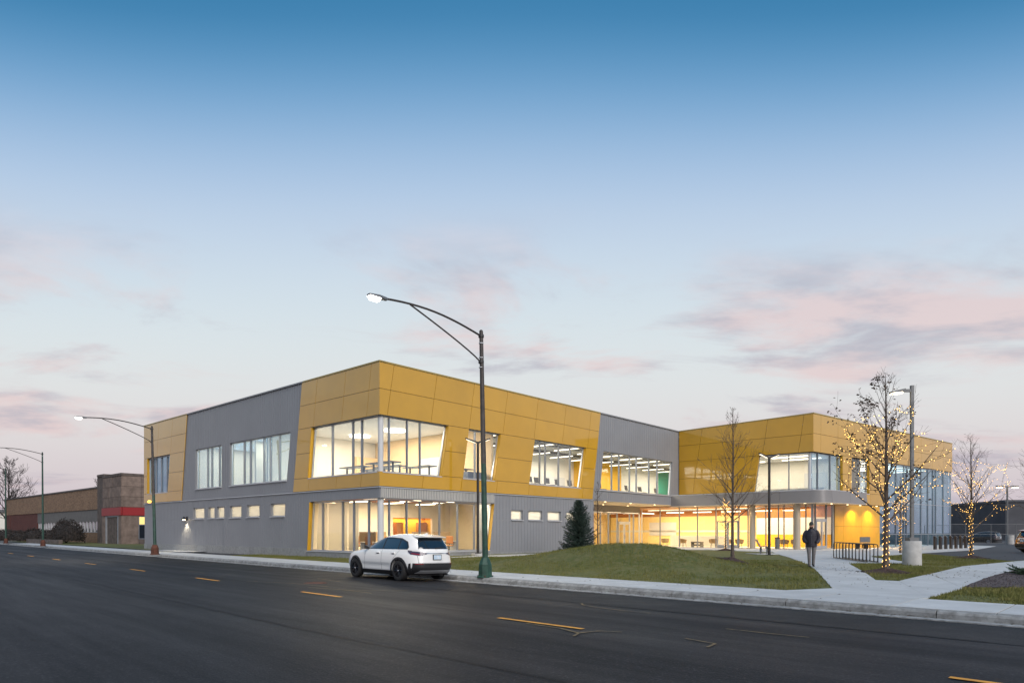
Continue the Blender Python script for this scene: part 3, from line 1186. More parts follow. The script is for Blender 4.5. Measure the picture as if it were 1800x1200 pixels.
# ---- recess under the upper floor
m = MB()
m.box(20.06, 33.98, -0.02, 4.2, 3.985, 3.999)
m.obj("soffit", "soffit", B)
m = MB()
m.box(20.05, 20.30, 0.0, 4.2, 0.0, 3.98)
m.obj("return_wall", "siding", B)
m = MB()
m.box(20.31, 34.0, 4.05, 4.3, 3.38, 3.98)
m.obj("recess_band", "band", B)
RCf = Frame((20.3, 4.05), (1, 0), (0, -1))
window(RCf, E(0.0), E(13.72), 0.16, 3.36, [1.5, 3.1, 4.4, 7.0, 8.3, 9.75, 11.9, 12.6], rec=0.05, name="glazing", sill=False)
m = MB()
RCf.box(m, 9.80, 11.85, -0.10, 0.02, 2.42, 2.54)
m.obj("door_header", "aluminium", B)
for s0 in (9.84, 10.86):
    m = MB()
    for q in ((s0, s0 + 0.11, 0.18, 2.41), (s0 + 0.87, s0 + 0.98, 0.18, 2.41), (s0 + 0.111, s0 + 0.869, 0.18, 0.44), (s0 + 0.111, s0 + 0.869, 2.28, 2.41)):
        RCf.box(m, q[0], q[1], -0.045, 0.015, q[2], q[3])
    dr = m.obj("door", "aluminium", B)
    m = MB()
    m.tube([RCf.p(s0 + 0.5 + (0.36 if s0 < 10 else -0.36), 0.07, 0.95), RCf.p(s0 + 0.5 + (0.36 if s0 < 10 else -0.36), 0.07, 1.35)], 0.018, 8)
    m.obj("handle", "chrome", dr)

# ---- wing front: gold over a sloped parapet
wtop = lambda s: 10.80 + 0.30 * s / 11.84
ww = E2(7.45, 8.03, 7.01, 5.0)
we = E(11.84)
wall(Wf, [(8.03, 9.48, [(E(0), we)]), (5.0, 8.03, [(E(0), ww)]), (4.0, 5.0, [(E(0), we)])], "wall", "joint")
m = MB()
Wf.prism(m, [(0, 9.48), (11.84, 9.48), (11.84, wtop(11.84)), (0, wtop(0))], -0.28, 0.0)
m.obj("wall", "joint", B)
sD = [E(0.065)] + [E(s, 10.9, 0.16) for s in (2.35, 5.29, 8.23, 11.17)] + [E(11.90)]
for a, b in spans_of(sD):
    g = 0.012
    m = MB()
    Wf.prism(m, [(a(9.48) + g, 9.48 + g), (b(9.48) - g, 9.48 + g), (b(10.9) - g, wtop(b(10.9))), (a(10.9) + g, wtop(a(10.9)))], 0.025, 0.062)
    m.obj("gold_panel", "gold", B)
sD2 = [E(0.065)] + [E(s, 10.9, 0.16) for s in (2.35, 5.29)] + [ww]
panels(Wf, [(8.05, 9.48, spans_of(sD)), (6.45, 8.05, spans_of(sD2)), (5.0, 6.45, spans_of(sD2))])
m = MB()
Wf.prism(m, [(-0.05, wtop(0) + 0.004), (11.95, wtop(11.84) + 0.004), (11.95, wtop(11.84) + 0.085), (-0.05, wtop(0) + 0.085)], -0.35, 0.09)
m.obj("coping", "coping", B)
window(Wf, ww, E(11.67), 5.0, 8.03, [9.87], reveal="gold_reveal", sides="L", rec=0.16)
MB().lathe([(0.15, 4.9), (0.15, 8.1)], 20, (34.32, -11.52, 0)).obj("column", "column", B, smooth=True)
# ---- wing side
RT = 11.10
wall(WRf, [(8.03, RT, [(E(0.28), E(29.9))]), (5.0, 8.03, [(E(4.91), E(6.58)), (E(9.97), E(13.87))]), (3.95, 5.0, [(E(0.28), E(13.8))])], "wall", "joint")
sF = [E(-0.06)] + [E(1.2 + 2.911 * i, 11.0, 0.02) for i in range(10)] + [E(29.95)]
panels(WRf, [(9.53, RT, spans_of(sF)), (8.05, 9.53, spans_of(sF)), (6.5, 8.05, [(E(4.91), E(6.58)), (E(9.97), E(13.87))]),
             (5.0, 6.5, [(E(4.91), E(6.58)), (E(9.97), E(13.87))]), (3.98, 5.0, spans_of([E(7.0), E(10.2), E(13.8)]))])
m = MB()
WRf.box(m, -0.08, 30.0, -0.35, 0.09, RT + 0.008, RT + 0.087)
m.obj("coping", "coping", B)
window(WRf, E(0.17), E(4.91), 5.0, 8.03, [1.11, 3.21], reveal="gold_reveal", sides="R", rec=0.16, glass="glass_blue")
window(WRf, E(6.58), E(9.97), 5.0, 8.03, [8.3], reveal="gold_reveal", rec=0.16)
window(WRf, E(13.9), E(29.85), 0.16, 8.03, [15.87, 17.7, 18.3, 19.58, 21.83, 23.57, 24.92, 25.68, 27.71], trans=(1.35, 4.35), glass="glass_curtain", rec=0.03, md=0.075, name="curtain_wall", sill=False)
window(WRf, E(12.25), E(13.8), 0.16, 3.95, [], glass="glass_curtain", rec=0.03, md=0.075, name="curtain_wall", sill=False)
# far end wall of the wing and roof plates
EEf = Frame((34.0 + wd[0] * 29.85, -11.84 + wd[1] * 29.85), (0.1729, 0.985), wd)
wall(EEf, [(0.0, RT, [(E(0.3), E(14))])], "wall", "siding")
m = MB()
m.box(0.3, 33.9, 0.3, 33.2, 10.2, 10.35)
m.box(33.95, 62, -11.2, 12, 10.25, 10.4)
WRf.box(m, 0.3, 29.7, -7, -0.3, 10.41, 10.5)
m.obj("roof", "roof", B)
# back and side closing walls so no light leaks
m = MB()
m.box(0.3, 34, 33.2, 33.5, 0, 10.8)
m.obj("rear_wall", "siding", B)

# ---- ground floor of the wing
WGf = Frame((34.05, 4.3), (0, -1), (-1, 0))
window(WGf, E(0.3), E(16.02), 0.16, 3.86, [2.3, 4.3, 6.1, 7.86, 9.97, 10.77, 12.3, 13.35, 13.8, 14.6, 15.55], rec=0.03, name="glazing", sill=False)
for s0 in (8.0, 8.98):
    m = MB()
    for q in ((s0, s0 + 0.1, 0.18, 2.55), (s0 + 0.86, s0 + 0.96, 0.18, 2.55), (s0 + 0.101, s0 + 0.859, 0.18, 0.45), (s0 + 0.101, s0 + 0.859, 2.42, 2.55)):
        WGf.box(m, q[0], q[1], -0.02, 0.03, q[2], q[3])
    dr = m.obj("door", "aluminium", B)
    m = MB()
    m.tube([WGf.p(s0 + 0.1, 0.07, 1.1), WGf.p(s0 + 0.86, 0.07, 1.1)], 0.02, 8)
    m.obj("handle", "chrome", dr)
for s0, out in ((11.4, 0.55), (15.2, 0.9)):
    MB().lathe([(0.24, 0.1), (0.24, 3.9)], 20, WGf.p(s0, out, 0)).obj("column", "tan_column", B, smooth=True)
window(WRf, E(0.12), E(3.6), 0.16, 3.9, [0.5, 2.3], rec=0.03, name="glazing", sill=False)
m = MB()
WRf.box(m, 0.52, 2.28, -0.08, 0.02, 2.56, 2.66)
m.obj("door_header", "aluminium", B)
for s0 in (0.54, 1.41):
    m = MB()
    for q in ((s0, s0 + 0.1, 0.18, 2.55), (s0 + 0.75, s0 + 0.85, 0.18, 2.55), (s0 + 0.101, s0 + 0.749, 0.18, 0.45), (s0 + 0.101, s0 + 0.749, 2.42, 2.55)):
        WRf.box(m, q[0], q[1], -0.02, 0.03, q[2], q[3])
    dr = m.obj("door", "aluminium", B)
    m = MB()
    hx = s0 + (0.7 if s0 < 1 else 0.15)
    m.tube([WRf.p(hx, 0.08, 0.9), WRf.p(hx, 0.08, 1.6)], 0.02, 8)
    m.obj("handle", "chrome", dr)
wall(WRf, [(0.0, 3.98, [(E(3.62), E(12.2))])], "wall", "joint", -0.3, -0.02)
panels(WRf, [(0.15, 2.05, spans_of([E(3.64), E(5.15), E(8.6), E(12.2)])), (2.05, 3.93, spans_of([E(3.64), E(5.15), E(8.6), E(12.2)]))], "yellow_panel", "yellow_panel", d0=-0.015, d1=0.012, gap=0.018)

# ---- canopy: leaning fascia panels round the corner, soffit and lid
cp = [(32.45, 0.02), (32.45, -3.4), (32.45, -6.5), (32.45, -9.7), (32.45, -12.1), (32.56, -12.75), (32.95, -13.22), (33.6, -13.45),
      (36.6, -13.98), (39.6, -14.5)]
cz0 = lambda i: 3.88
top_in = 0.10


def cnorm(i):
    a = Vector(cp[max(i - 1, 0)])
    b = Vector(cp[min(i + 1, len(cp) - 1)])
    d = (b - a).normalized()
    return Vector((-d.y, d.x)) if (-d.y * 1 + 0) > 0 else Vector((-d.y, d.x))


lo, hi = [], []
for i, p in enumerate(cp):
    nv = cnorm(i)          # points inwards, to the building
    lo.append((p[0], p[1], 3.88))
    hi.append((p[0] + nv.x * top_in, p[1] + nv.y * top_in, 4.86))
segs = [(0, 1), (1, 2), (2, 3), (3, 7), (7, 8), (8, 9)]
for a, b in segs:
    m = MB()
    bot, topl = lo[a:b + 1], hi[a:b + 1]

    def shrink(l):
        l = [Vector(q) for q in l]
        l[0] = l[0] + (l[1] - l[0]).normalized() * 0.008
        l[-1] = l[-1] + (l[-2] - l[-1]).normalized() * 0.008
        return l
    bot, topl = shrink(bot), shrink(topl)
    n = len(bot)
    inn = [Vector((cnorm(min(a + j, len(cp) - 1)).x, cnorm(min(a + j, len(cp) - 1)).y, 0)) * 0.04 for j in range(n)]
    m.v = [tuple(q) for q in bot] + [tuple(q) for q in topl] + [tuple(q + w) for q, w in zip(topl, inn)] + [tuple(q + w) for q, w in zip(bot, inn)]
    for r in range(4):
        for j in range(n - 1):
            m.f.append((r * n + j, r * n + j + 1, ((r + 1) % 4) * n + j + 1, ((r + 1) % 4) * n + j))
    m.f += [(0, n, 2 * n, 3 * n), (n - 1, 2 * n - 1, 3 * n - 1, 4 * n - 1)]
    m.obj("fascia_panel", "fascia", B, smooth=(b - a) > 1)
inner = [(34.02, 0.02), (34.02, -11.86), (42.0, -13.28)]
lid = [(p[0] + 0.05, p[1]) for p in cp] + [(39.6, -12.86), (34.03, -11.87), (34.03, 0.02)]
m = MB()
m.loft([(x, y, 3.86) for x, y in lid], [(x, y, 3.885) for x, y in lid])
m.obj("soffit", "soffit", B)
lid2 = [(h[0], h[1]) for h in hi] + [(39.6, -12.86), (34.03, -11.87), (34.03, 0.02)]
m = MB()
m.loft([(x, y, 4.865) for x, y in lid2], [(x, y, 4.90) for x, y in lid2])
m.obj("canopy_lid", "flashing", B)
m = MB()
for i in range(len(cp) - 1):
    q0, q1 = Vector(cp[i]), Vector(cp[i + 1])
m.tube([(p[0] - 0.015 * 0, p[1], 3.862) for p in cp], 0.028, 6)
m.obj("drip_edge", "soffit", B)
# lower band of the upper floor over the recess, a little proud
m = MB()
FRf.box(m, 20.35, 32.7, 0.028, 0.075, 4.80, 4.84)
m.obj("ledge", "flashing", B)

# ---- interior shells
def plate(name, mat, *bx):
    m = MB()
    m.box(*bx)
    return m.obj(name, mat, B)


plate("floor_slab", "slab", 0.29, 33.9, 0.29, 33.1, 4.10, 4.45)
plate("floor_slab", "slab", 33.95, 44.0, -11.5, 12.0, 4.05, 4.45)
plate("floor_slab", "slab", 44.0, 62.0, -2.0, 12.0, 4.05, 4.45)
plate("ground_floor", "carpet", 0.29, 20.0, 0.29, 33.1, 0.10, 0.24)
plate("ground_floor", "wall_cream", 20.31, 62.0, 4.3, 14.0, 0.10, 0.17)
plate("ground_floor", "wall_cream", 34.1, 62.0, -11.9, 4.29, 0.10, 0.17)
m = MB()
WRf.box(m, 0.3, 29.6, -7.5, -0.12, 0.09, 0.175)
m.obj("ground_floor", "wall_cream", B)
# upper corner room
plate("ceiling", "ceiling", 0.3, 9.1, 0.3, 12.6, 8.38, 8.45)
plate("interior_wall", "wall_peach", 9.12, 9.3, 0.3, 12.6, 4.46, 8.38)
plate("interior_wall", "wall_white", 0.3, 9.3, 12.62, 12.8, 4.46, 8.38)
plate("interior_wall", "wall_peach", 7.2, 9.1, 12.3, 12.61, 4.46, 7.2)
# upper left rooms
plate("ceiling", "ceiling", 0.3, 6.0, 12.9, 33.1, 8.38, 8.45)
plate("interior_wall", "wall_cream", 6.0, 6.2, 12.9, 33.1, 4.46, 8.38)
plate("interior_wall", "wall_white", 0.3, 6.0, 24.6, 24.8, 4.46, 8.38)
plate("interior_wall", "wall_white", 2.2, 6.0, 17.9, 18.1, 4.46, 8.38)
# upper classrooms
plate("ceiling", "ceiling_grey", 9.3, 52.0, 0.3, 9.2, 8.60, 8.68)
plate("interior_wall", "wall_white", 9.31, 33.2, 9.0, 9.2, 4.46, 8.6)
plate("interior_wall", "wall_yellow", 33.21, 38.4, 9.0, 9.2, 4.46, 8.6)
plate("interior_wall", "wall_white", 38.41, 46.3, 9.0, 9.2, 4.46, 8.6)
plate("interior_wall", "wall_teal", 46.31, 52.0, 9.0, 9.2, 4.46, 8.6)
plate("interior_wall", "wall_white", 52.0, 52.2, 0.0, 9.2, 4.46, 8.6)
plate("interior_wall", "wall_yellow", 29.9, 30.15, 7.2, 8.99, 4.46, 8.6)
plate("interior_wall", "wall_white", 34.3, 52.0, -0.2, 0.0, 4.46, 8.6)
# wing upper room
plate("ceiling", "ceiling", 34.3, 43.0, -11.85, -0.21, 8.2, 8.27)
m = MB()
WRf.box(m, 0.5, 8.7, -3.0, -0.3, 8.205, 8.265)
m.obj("ceiling", "ceiling", B)
plate("interior_wall", "wall_white", 42.0, 42.2, -12.6, -0.21, 4.46, 8.2)
# stair hall behind the curtain wall, set out along the skewed side
def wplate(name, mat, s0, s1, d0, d1, z0, z1):
    m = MB()
    WRf.box(m, s0, s1, d0, d1, z0, z1)
    return m.obj(name, mat, B)


wplate("interior_wall", "hall_wall", 9.0, 29.5, -7.2, -7.0, 0.17, 8.3)
wplate("interior_wall", "wall_cream", 8.8, 9.0, -7.2, -0.3, 4.46, 8.3)
wplate("interior_wall", "wall_white", 12.25, 12.4, -7.0, -0.3, 0.17, 4.0)
wplate("ceiling", "ceiling", 8.8, 29.6, -7.2, -0.29, 8.3, 8.36)
wplate("landing", "slab", 12.4, 17.0, -6.9, -0.35, 4.10, 4.40)
wplate("landing", "slab", 17.0, 29.5, -6.9, -3.4, 4.10, 4.40)
# ground corner office
plate("ceiling", "ceiling", 0.3, 20.0, 0.3, 9.0, 3.86, 3.93)
plate("interior_wall", "wall_cream", 0.3, 8.0, 9.0, 9.2, 0.25, 3.86)
plate("interior_wall", "wall_cream", 11.75, 20.0, 9.0, 9.2, 0.25, 3.86)
plate("interior_wall", "wall_cream", 8.01, 11.74, 9.0, 9.2, 2.62, 3.86)
plate("niche_back", "wall_yellow", 7.9, 11.9, 9.9, 10.0, 0.25, 2.9)
plate("niche_side", "wall_yellow", 11.75, 11.9, 9.21, 9.89, 0.25, 2.9)
plate("niche_side", "wall_yellow", 7.85, 8.0, 9.21, 9.89, 0.25, 2.9)
plate("niche_head", "wall_yellow", 8.0, 11.75, 9.21, 9.89, 2.63, 2.9)
plate("interior_wall", "wall_cream", 13.6, 13.75, 1.9, 9.0, 0.25, 3.86)
plate("interior_wall", "wall_white", 9.5, 20.0, 1.75, 1.9, 0.25, 3.86)
plate("interior_wall", "wall_cream", 0.3, 2.2, 7.6, 7.75, 0.25, 3.86)
plate("interior_wall", "wall_white", 2.2, 2.35, 7.76, 33.1, 0.25, 3.86)
for a, b in ((5.95, 7.15), (3.87, 5.83), (2.77, 3.75)):
    m = MB()
    FLf.prism(m, [(a, 0.52), (b, 0.52), (min(b, 6.85), 3.3), (a, 3.3)], -0.60, -0.585)
    m.obj("roller_shade", "shade_cloth", B)
m = MB()
for i in range(7):
    m.box(1.2 + 1.2 * i, 1.26 + 1.2 * i, 0.6, 8.8, 3.62, 3.84)
m.obj("ceiling_baffle", "wood", B)
# lobby
plate("ceiling", "wood", 20.32, 62.0, 4.31, 13.9, 3.90, 3.97)
plate("ceiling", "wood", 34.12, 48.0, -12.0, 4.30, 3.90, 3.97)
plate("interior_wall", "wall_lobby", 20.32, 48.0, 13.0, 13.2, 0.18, 3.9)
plate("interior_wall", "wall_lobby", 42.3, 42.5, -4.5, 12.9, 0.18, 3.2)
plate("interior_wall", "wood", 42.3, 42.5, -4.5, 12.9, 3.21, 3.89)
plate("interior_wall", "wall_white", 41.0, 41.2, -12.0, -4.51, 1.35, 2.9)
plate("interior_wall", "wood", 41.0, 41.2, -12.0, -4.51, 2.91, 3.89)
plate("interior_wall", "wall_yellow", 41.0, 41.2, -12.0, -4.51, 0.18, 1.34)
plate("interior_wall", "wall_white", 31.5, 31.7, 8.0, 12.99, 0.18, 3.9)
plate("frosted_door", "shade", 27.2, 29.4, 12.9, 12.99, 0.18, 2.7)
plate("interior_wall", "wall_cream", 24.0, 26.5, 7.4, 7.6, 0.18, 3.9)
m = MB()
m.tube([(35.4, 4.0, 3.62), (35.4, -6.6, 3.62), (35.4, -7.2, 3.75), (35.4, -11.4, 3.75)], 0.07, 8)
m.obj("ceiling_pipe", "ceiling", B, smooth=True)


# lights inside: the fixture is the part, its lamp sits in it
def linear(a0, b0, a1, b1, z, w=0.07, mat="lamp_white"):
    m = MB()
    d = Vector((a1 - a0, b1 - b0, 0)).normalized()
    s = Vector((-d.y, d.x, 0)) * w / 2
    p, q = Vector((a0, b0, z)), Vector((a1, b1, z))
    m.loft([p - s, q - s, q + s, p + s], [v + Vector((0, 0, 0.07)) for v in (p - s, q - s, q + s, p + s)])
    return m.obj("linear_light", mat, B)


def room_light(a, b, z, sa, sb, watt, col=(1.0, 0.86, 0.66)):
    li = bpy.data.lights.new("room_lamp", "AREA")
    li.shape = "RECTANGLE"
    li.size, li.size_y = sa, sb
    li.energy = watt
    li.color = col
    o = bpy.data.objects.new("room_lamp", li)
    o.location = (a, b, z)
    o.parent = B
    COL.objects.link(o)


for a, b in ((5.7, 5.9), (5.7, 9.8)):
    m = MB()
    m.lathe([(0.58, 8.26), (0.70, 8.26), (0.70, 8.34), (0.58, 8.34)], 40, (a, b, 0))
    m.f = m.f[:-2]
    m.f += [(3 * 40 + k, 3 * 40 + (k + 1) % 40, (k + 1) % 40, k) for k in range(40)]
    m.obj("ring_light", "lamp_ring", B, smooth=True)
room_light(4.6, 6.3, 8.30, 6, 9, 1500)
room_light(3.2, 15.3, 8.30, 4, 4.5, 386)
room_light(3.2, 21.3, 8.30, 4, 5, 418)
room_light(3.2, 29.0, 8.30, 4, 6, 128)
for i in range(12):
    for b0 in (1.6, 5.2):
        linear(11.0 + 3.2 * i + (0.8 if b0 > 3 else 0), b0, 11.0 + 3.2 * i + (0.8 if b0 > 3 else 0), b0 + 2.5, 8.15)
for a in (14.5, 24.0, 33.0, 43.0):
    room_light(a, 4.6, 8.1, 7, 6, 837, (1.0, 0.88, 0.70))
for i in range(3):
    linear(35.2 + 2.5 * i, -10.6, 35.2 + 2.5 * i, -7.2, 8.1, 0.14)
    linear(35.2 + 2.5 * i, -5.6, 35.2 + 2.5 * i, -2.2, 8.1, 0.14)
room_light(38.2, -6.5, 8.1, 5, 9, 674)
for i in range(3):
    linear(2.0 + 2.8 * i, 2.2, 2.0 + 2.8 * i, 4.2, 3.48)
    linear(3.2 + 2.8 * i, 5.4, 3.2 + 2.8 * i, 7.4, 3.48)
room_light(5.5, 4.6, 3.55, 7, 6, 1150, (1.0, 0.80, 0.54))
room_light(9.8, 9.55, 2.6, 3.2, 0.4, 57, (1.0, 0.8, 0.5))
room_light(1.25, 20.0, 3.80, 1.4, 24, 482, (1.0, 0.84, 0.60))
room_light(14.5, 1.05, 3.80, 10, 1.0, 257, (1.0, 0.90, 0.74))
for i in range(6):
    linear(21.6 + 3.2 * i, 6.0, 24.0 + 3.2 * i, 6.0, 3.45)
for i in range(5):
    linear(36.5, 2.6 - 2.8 * i, 36.5, 0.8 - 2.8 * i, 3.40, 0.13)
room_light(28, 8.5, 3.7, 14, 6, 2000, (1.0, 0.84, 0.58))
room_light(38.3, -2.0, 3.7, 6, 16, 1700, (1.0, 0.84, 0.58))
for s in (13.5, 19.5, 25.5):
    q = WRf.p(s, -3.6, 0)
    room_light(q[0], q[1], 8.2, 4, 4, 418, (0.98, 0.95, 0.90))
for i in range(7):
    p0, p1 = WRf.p(10.5 + 2.6 * i, -1.2, 0), WRf.p(10.5 + 2.6 * i, -5.8, 0)
    linear(p0[0], p0[1], p1[0], p1[1], 8.05, 0.10)


def downlight(a, b, z, watt=18, r=0.07, mat="lamp_warm", cone=95):
    MB().lathe([(r, z - 0.012), (r, z + 0.01)], 14, (a, b, 0)).obj("downlight", mat, B)
    li = bpy.data.lights.new("downlight_lamp", "SPOT")
    li.energy = watt
    li.color = (1.0, 0.70, 0.36)
    li.spot_size = R_(cone)
    li.spot_blend = 0.6
    li.shadow_soft_size = 0.06
    o = bpy.data.objects.new("downlight_lamp", li)
    o.location = (a, b, z - 0.03)
    o.parent = B
    COL.objects.link(o)


for a in (22.4, 26.2, 30.2):
    downlight(a, 0.35, 3.98, 60)
for a in (22.9, 26.9, 30.9):
    downlight(a, 3.55, 3.98, 90)
for b in (-2.2, -6.8, -11.6):
    downlight(32.85, b, 3.855, 60)
for a, b in ((35.2, -12.9), (38.0, -13.35)):
    downlight(a, b, 3.855, 60)
for s in (6.6, 9.8):
    p = WRf.p(s, 0.75, 0)
    downlight(p[0], p[1], 3.855, 560, cone=140)

# stair in the hall
m = MB()
for i in range(20):
    WRf.box(m, 13.4 + 0.28 * i, 13.72 + 0.28 * i, -4.6, -2.4, 0.38 + 0.20 * i, 0.44 + 0.20 * i)
st = m.obj("stair", "desk_pale", B)
m = MB()
m.tube([WRf.p(13.3, -2.35, 1.2), WRf.p(19.0, -2.35, 5.3)], 0.04, 8)
WRf.prism(m, [(13.3, 0.2), (19.0, 4.15), (19.0, 4.5), (13.3, 0.52)], -2.39, -2.33)
m.obj("stringer", "column", st)

# wall lantern on the left facade
m = MB()
FLf.box(m, 24.60, 24.80, 0.0, 0.06, 2.50, 2.80)
m.lathe([(0.19, 2.56), (0.19, 2.60), (0.06, 2.74), (0.03, 2.80)], 14, FLf.p(24.7, 0.24, 0))
sc = m.obj("wall_lantern", "dark_metal", B)
MB().lathe([(0.10, 2.50), (0.10, 2.56)], 12, FLf.p(24.7, 0.24, 0)).obj("lens", "lamp_warm", sc)
li = bpy.data.lights.new("lantern_lamp", "SPOT")
li.energy, li.color, li.spot_size, li.spot_blend, li.shadow_soft_size = 190, (1.0, 0.85, 0.6), R_(105), 0.6, 0.05
lo_ = bpy.data.objects.new("lantern_lamp", li)
lo_.location = FLf.p(24.7, 0.24, 2.47)
lo_.parent = B
COL.objects.link(lo_)

# fittings that show through the glass
plate("wall_door", "shade", 9.06, 9.115, 9.6, 10.6, 4.46, 6.7)
plate("wall_board", "column", 9.05, 9.115, 3.2, 7.4, 5.4, 6.8)
plate("wall_cabinet", "desk", 7.3, 9.0, 0.6, 1.2, 4.46, 5.4)
for a0 in (14.0, 19.5, 25.0):
    plate("wall_board", "column", a0, a0 + 3.4, 8.93, 8.995, 5.3, 6.7)
for b0 in (3.2, 6.9):
    m = MB()
    m.tube([(9.6, b0, 8.42), (51.5, b0, 8.42)], 0.17, 12)
    m.obj("air_duct", "galvanised", B, smooth=True)
plate("shelf_unit", "desk", 5.5, 5.98, 13.6, 16.8, 4.46, 6.2)
plate("shelf_unit", "wood", 5.5, 5.98, 19.0, 21.0, 4.46, 5.8)
plate("wall_board", "desk_pale", 5.9, 5.995, 21.6, 24.0, 5.3, 6.7)
plate("partition", "glass", 3.0, 3.05, 13.0, 17.6, 4.46, 7.0)
plate("cabinet", "wood", 8.7, 9.3, 9.45, 9.88, 0.25, 2.3)
plate("cabinet", "wood", 10.9, 11.6, 9.45, 9.88, 0.25, 2.3)
plate("wall_board", "shade", 4.0, 7.2, 8.94, 8.995, 1.2, 2.5)
plate("reception_desk", "desk_pale", 38.0, 38.8, -3.0, 3.0, 0.18, 1.2)
plate("wall_board", "column", 42.22, 42.29, 4.6, 7.8, 1.2, 2.6)
plate("notice_rail", "shade", 42.22, 42.29, -4.4, 12.8, 1.55, 1.75)
plate("lobby_shelf", "seat_tan", 21.5, 23.6, 12.6, 12.99, 0.18, 1.6)
plate("wall_board", "column", 41.93, 41.99, -10.6, -8.6, 5.6, 7.0)

# ================================================================ street lamps along the kerb
def street_lamp(base, h, lean, label, lit=True, reach=4.0, tipz=0.15, scale=1.0, amber=False):
    """base at the pavement; the arm reaches over the road"""
    x, y = base
    z = hs(x, y) if uu(x, y) < 44 else 0.05
    t = empty("street_lamp", (x, y, z), math.atan2(-S2, -S2), label, "street lamp", "street lamps along the kerb")
    s = scale
    lx, ly = lean       # lean of the top in the lamp's own axes
    m = MB()
    m.lathe([(0.30 * s, 0.0), (0.30 * s, 0.03), (0.25 * s, 0.06), (0.235 * s, 0.45), (0.17 * s, 0.60), (0.135 * s, 0.68)], 8, a0=math.pi / 8)
    m.obj("base", "rust" if amber or not lit else "lamp_green", t)
    m = MB()
    for k in range(4):
        an = math.pi / 4 + k * math.pi / 2
        m.lathe([(0.025, 0.03), (0.025, 0.075)], 6, (0.25 * s * math.cos(an), 0.25 * s * math.sin(an), 0))
    m.obj("anchor_bolt", "rust", t)
    pts = [(lx * q, ly * q, 0.62 + (h - 0.62) * q) for q in (0, 0.18, 0.42, 0.7, 1.0)]
    split = 2
    m = MB()
    m.tube(pts[:3], [0.105 * s, 0.10 * s, 0.092 * s], 12)
    m.obj("pole", "lamp_green", t, smooth=True)
    m = MB()
    m.tube(pts[2:], [0.0915 * s, 0.080 * s, 0.068 * s], 12)
    m.lathe([(0.07 * s, h), (0.04 * s, h + 0.05)], 10, (lx, ly, 0))
    m.obj("upper_pole", "lamp_green" if not lit else "lamp_brown", t, smooth=True)
    top = Vector((lx, ly, h))
    tip = top + Vector((reach, 0, tipz))

    def curve(z0, rise, k=12):
        out = []
        for i in range(k + 1):
            q = i / k
            out.append((top.x + reach * q, top.y, top.z + z0 + (tipz - z0) * (1 - (1 - q) ** 1.5) + rise * math.sin(math.pi * q)))
        return out
    up = curve(-0.16, 0.16)
    m = MB()
    m.tube(up, [0.034 * s] * len(up), 8)
    m.obj("arm", "lamp_brown", t, smooth=True)
    join = up[9]
    m = MB()
    lowp = []
    for i in range(11):
        q = i / 10
        lowp.append((top.x + (join[0] - top.x) * q, top.y, (top.z - 1.05) + (join[2] - top.z + 1.05) * (q ** 0.86) - 0.02))
    m.tube(lowp, 0.026 * s, 8)
    m.obj("brace", "lamp_brown", t, smooth=True)
    m = MB()
    for zc in (h - 0.16, h - 1.05):
        m.lathe([(0.095 * s, zc - 0.05), (0.10 * s, zc), (0.095 * s, zc + 0.05)], 12, (lx, ly, 0))
    m.obj("collar", "dark_metal", t, smooth=True)
    m = MB()
    for zc in (h - 0.42, h - 0.92, h - 1.25):
        m.lathe([(0.083 * s, zc), (0.083 * s, zc + 0.025)], 12, (lx, ly, 0))
    m.obj("banding", "flashing", t)
    e = Vector(up[-1])
    m = MB()
    m.loft([(e.x - 0.14, e.y - 0.055, e.z - 0.045), (e.x - 0.14, e.y + 0.055, e.z - 0.045), (e.x - 0.14, e.y + 0.045, e.z + 0.05), (e.x - 0.14, e.y - 0.045, e.z + 0.05)],
           [(e.x + 0.16, e.y - 0.12, e.z - 0.045), (e.x + 0.16, e.y + 0.12, e.z - 0.045), (e.x + 0.16, e.y + 0.09, e.z + 0.055), (e.x + 0.16, e.y - 0.09, e.z + 0.055)])
    m.loft([(e.x + 0.16, e.y - 0.12, e.z - 0.045), (e.x + 0.16, e.y + 0.12, e.z - 0.045), (e.x + 0.16, e.y + 0.09, e.z + 0.055), (e.x + 0.16, e.y - 0.09, e.z + 0.055)],
           [(e.x + 0.52, e.y - 0.10, e.z - 0.03), (e.x + 0.52, e.y + 0.10, e.z - 0.03), (e.x + 0.52, e.y + 0.07, e.z + 0.02), (e.x + 0.52, e.y - 0.07, e.z + 0.02)])
    hd = m.obj("lamp_head", "galvanised", t, bevel=0.02)
    if lit:
        m = MB()
        m.loft([(e.x + 0.12, e.y - 0.10, e.z - 0.05), (e.x + 0.50, e.y - 0.09, e.z - 0.04), (e.x + 0.50, e.y + 0.09, e.z - 0.04), (e.x + 0.12, e.y + 0.10, e.z - 0.05)],
               [(e.x + 0.18, e.y - 0.07, e.z - 0.15), (e.x + 0.44, e.y - 0.06, e.z - 0.14), (e.x + 0.44, e.y + 0.06, e.z - 0.14), (e.x + 0.18, e.y + 0.07, e.z - 0.15)])
        m.obj("lens", "street_led", hd)
        ld = bpy.data.lights.new("street_lamp_light", "SPOT")
        ld.energy, ld.color, ld.spot_size, ld.spot_blend, ld.shadow_soft_size = 1300, (1.0, 0.90, 0.76), R_(125), 0.7, 0.12
        lo2 = bpy.data.objects.new("street_lamp_light", ld)
        lo2.location = (e.x + 0.32, e.y, e.z - 0.18)
        lo2.parent = t
        COL.objects.link(lo2)
